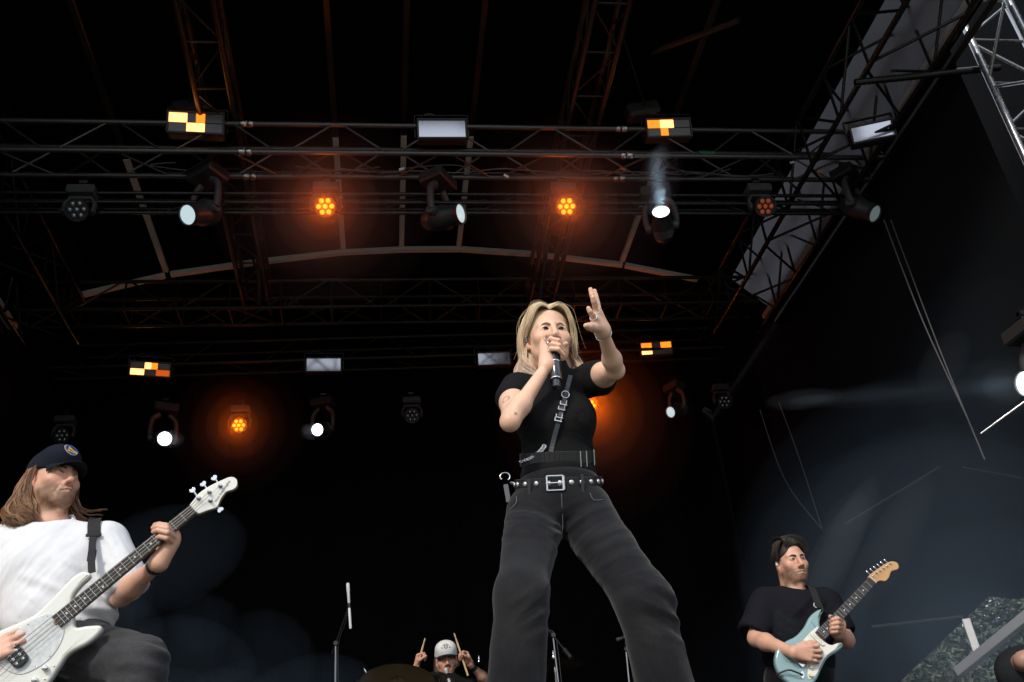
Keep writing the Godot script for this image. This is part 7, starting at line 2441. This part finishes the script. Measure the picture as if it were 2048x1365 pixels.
func drum_kit() -> void:
	var br := mat("bronze", lin(0.42, 0.30, 0.15), 0.5, 0.55)
	br.roughness_texture = noise_tex(0.06, 71, Color(0.6, 0.6, 0.6), Color(1, 1, 1), 256, 3)
	br.uv1_triplanar = true
	br.uv1_scale = Vector3(3, 30, 3)
	mat("dark_bronze", lin(0.07, 0.05, 0.03), 0.35, 1.0)
	mat("stand_steel", lin(0.30, 0.30, 0.31), 0.3, 0.9)
	var y := 2.0
	cymbal(Vector3(0.0988, 3.0253, -7.25), 0.27, Vector3(0.06, 0.93, -0.30), M.bronze, "large bronze crash cymbal tilted towards the crowd before the drummer", Vector3(0.12, y, -7.35), M.stand_steel)
	cymbal(Vector3(-0.1125, 3.1356, -7.7), 0.27, Vector3(-0.45, 0.86, -0.05), M.dark_bronze, "dark cymbal tilted outwards beside the microphone pole", Vector3(-0.25, y, -7.8), M.stand_steel)
	cymbal(Vector3(0.7606, 3.2074, -7.9), 0.20, Vector3(0.05, 0.98, -0.12), M.dark_bronze, "thin dark cymbal beside the drummer's wristband", Vector3(0.85, y, -7.95), M.stand_steel)
	cymbal(Vector3(1.3221, 3.1492, -7.6), 0.24, Vector3(0.0, 0.99, -0.02), M.dark_bronze, "dark cymbal on a chrome stand seen between the singer's legs", Vector3(1.3, y, -7.7), M.chrome)
	boom_stand(Vector3(Vector3(-0.3723, 3.4036, -7.7).x, y, -7.7), Vector3(-0.3685, 3.411, -7.7), Vector3(-0.2613, 3.6747, -7.6), 0.36, Vector3(-0.06, 1, 0.0), M.white_plastic, "tall microphone stand with black boom left of the cymbals", "white overhead pencil microphone pointing straight up on its boom")
	boom_stand(Vector3(Vector3(1.2769, 3.1556, -7.2).x, y, -7.2), Vector3(1.2653, 3.259, -7.2), Vector3(1.195, 3.4072, -7.3), 0.14, Vector3(-0.6, 0.6, 0.2), M.plastic_black, "boom stand with counterweight seen between the singer's legs", "small black microphone hidden behind the singer's knee", 0.18)
	boom_stand(Vector3(Vector3(1.7551, 3.0174, -7.2).x, y, -7.2), Vector3(1.8091, 3.1234, -7.2), Vector3(1.7942, 3.2013, -7.15), 0.13, Vector3(-0.95, -0.25, 0.2), M.fixture_grey, "short microphone stand with curled cable beside the singer's leg", "small grey microphone level on a stand beside the singer's leg")
	boom_stand(Vector3(Vector3(0.4754, 3.0126, -7.5).x, y, -7.5), Vector3(0.4919, 3.0405, -7.5), Vector3(0.4755, 3.0682, -7.45), 0.11, Vector3(-0.25, 0.95, 0.25), M.white_plastic, "low microphone stand in front of the drummer's chest", "white-banded vocal microphone at the drummer's chin")
	# drums, below the picture's edge
	var dk := thing("drum_kit", "black drum kit below the cymbals", "drum kit", Vector3(0.5, y, -7.6))
	for q in [["bass_drum", Vector3(0, 0.29, 0.05), 0.28, 0.42, Vector3(0, 0, 1)], ["rack_tom", Vector3(-0.2, 0.72, 0.1), 0.14, 0.2, Vector3(0, 0.94, 0.34)], ["floor_tom", Vector3(-0.55, 0.4, -0.25), 0.2, 0.4, Vector3(0, 1, 0)], ["snare_drum", Vector3(0.3, 0.6, -0.35), 0.17, 0.14, Vector3(0, 1, 0)]]:
		var g := Geo.new()
		var h: float = q[3] / 2.0
		g.lathe([Vector2(0, -h), Vector2(q[2], -h), Vector2(q[2] + 0.012, -h), Vector2(q[2] + 0.012, -h + 0.03), Vector2(q[2], -h + 0.03), Vector2(q[2], h - 0.03), Vector2(q[2] + 0.012, h - 0.03), Vector2(q[2] + 0.012, h), Vector2(q[2], h), Vector2(0, h - 0.004)], q[1], frame(q[4], Vector3.RIGHT), 32)
		part(q[0], g, M.fixture, dk)
	var st := thing("drum_throne", "round black drum stool under the drummer", "stool", Vector3(0.5, y, -8.1))
	var g2 := Geo.new()
	g2.lathe([Vector2(0, 0.42), Vector2(0.17, 0.42), Vector2(0.18, 0.46), Vector2(0.16, 0.5), Vector2(0, 0.5)], Vector3.ZERO, Basis(), 20)
	part("seat", g2, M.leather, st)
	g2 = Geo.new()
	g2.tube([Vector3(0, 0.42, 0), Vector3(0, 0.05, 0)], [0.02], 10)
	for k in 3:
		var a := TAU * k / 3.0
		g2.tube([Vector3(0, 0.3, 0), Vector3(cos(a) * 0.22, 0.01, sin(a) * 0.22)], [0.012], 7)
	part("leg", g2, M.chrome, st)

func puff(at: Vector3, size: Vector3, density: float, col := Color(0.9, 0.95, 1.0), bas := Basis(), label := "smoke") -> void:
	var f := FogVolume.new()
	f.name = numbered(label)
	f.shape = RenderingServer.FOG_VOLUME_SHAPE_ELLIPSOID
	f.size = size
	var m := FogMaterial.new()
	m.albedo = col
	m.density = density
	f.material = m
	f.set_meta("kind", "stuff")
	add_child(f, true)
	f.transform = Transform3D(bas, at)

# a cloud of nested, jittered puffs so that no single outline shows
func cloud_of(at: Vector3, size: Vector3, density: float, rng: RandomNumberGenerator, n := 5, col := Color(0.66, 0.78, 0.90), bas := Basis(), jitter := 0.12) -> void:
	for k in n:
		var s := 1.0 - 0.8 * k / n
		var j := Vector3(rng.randf_range(-1, 1), rng.randf_range(-1, 1), rng.randf_range(-1, 1)) * size * jitter * s
		puff(at + bas * j, size * s * Vector3(rng.randf_range(0.85, 1.15), rng.randf_range(0.85, 1.15), 1.0), density * 2.0 * (k + 0.6) / (n * n), col, bas)

func smoke() -> void:
	var rng := RandomNumberGenerator.new()
	rng.seed = 23
	# bank of smoke drifting in front of the scrim
	cloud_of(Vector3(4.1681, 3.1982, -6.3), Vector3(4.2, 3.6, 3.4), 0.09, rng, 5)
	cloud_of(Vector3(3.606, 2.745, -6.6), Vector3(3.4, 1.8, 2.6), 0.03, rng, 3)
	cloud_of(Vector3(4.8573, 4.7968, -6), Vector3(2.2, 3.4, 2.4), 0.02, rng, 3)
	cloud_of(Vector3(4.878, 9.2849, -7.6), Vector3(1.6, 1.8, 3.6), 0.02, rng, 2)
	for w in 7:
		var c := Vector3(4.1379, 3.8366, -6.2) + Vector3(rng.randf_range(-1.3, 0.5), rng.randf_range(-1.4, 1.6), rng.randf_range(-1.2, 0.6))
		puff(c, Vector3(rng.randf_range(0.5, 1.4), rng.randf_range(0.12, 0.3), rng.randf_range(0.4, 0.9)), rng.randf_range(0.04, 0.09), Color(0.80, 0.85, 0.89), Basis(Vector3(0, 0, 1), rng.randf_range(0.2, 1.0)))
	cloud_of(Vector3(4.1129, 2.7739, -6.4), Vector3(1.5, 1.0, 0.8), 0.16, rng, 3)
	# low smoke behind the bass
	for w in 13:
		var c := Vector3(-1.0056, 2.8612, -5.6) + Vector3(rng.randfn() * 0.38, rng.randfn() * 0.22, rng.randfn() * 0.25)
		var z := rng.randf_range(0.35, 1.0)
		puff(c, Vector3(z, z * rng.randf_range(0.5, 0.9), z), rng.randf_range(0.03, 0.07), Color(0.66, 0.78, 0.90), Basis(Vector3(0, 0, 1), rng.randf_range(-0.8, 0.8)))
	# smoke caught in the lamps' light
	for q in [[Vector3(2.5597, 6.9657, -6.6), Vector3(0.20, 0.30, 0.4), 0.9], [Vector3(2.487, 7.0471, -6.35), Vector3(0.34, 0.50, 0.8), 0.26]]:
		cloud_of(q[0], q[1], q[2], rng, 2, Color(0.86, 0.92, 0.97))
	for q in [[Vector3(-2.3843, 6.4954, -10.5), Vector3(0.34, 0.18, 0.3), 1.2], [Vector3(-0.832, 6.5531, -10.5), Vector3(0.30, 0.18, 0.3), 0.8]]:
		cloud_of(q[0], q[1], q[2], rng, 2, Color(0.86, 0.92, 0.97), Basis(), 0.2)
	var a := Vector3(4.2784, 4.2691, -5.2)
	var b := Vector3(2.24, 4.0656, -5)
	cloud_of(a.lerp(b, 0.80), Vector3(0.20, 0.10, 0.55), 0.30, rng, 2, Color(0.86, 0.92, 0.97), look(b - a))
	cloud_of(a.lerp(b, 0.55), Vector3(0.24, 0.13, 1.4), 0.10, rng, 2, Color(0.86, 0.92, 0.97), look(b - a))
	cloud_of(a.lerp(b, 0.08), Vector3(0.3, 0.4, 0.5), 0.12, rng, 2, Color(0.86, 0.92, 0.97), look(b - a))
	# haze round the amber wash lights, thinning outwards
	for q in [[Vector3(-0.4428, 6.9969, -6.75), 1.0], [Vector3(1.7266, 7.0063, -6.75), 1.0], [Vector3(-1.6682, 6.6992, -10.6), 0.8], [Vector3(2.6938, 6.7328, -10.6), 1.3]]:
		for w in [[2.0, 0.025], [1.4, 0.05], [0.95, 0.09], [0.6, 0.15], [0.36, 0.22]]:
			puff(q[0], Vector3(w[0], w[0] * 1.1, minf(w[0], 1.0)) * q[1], w[1], Color(0.95, 0.93, 0.9))
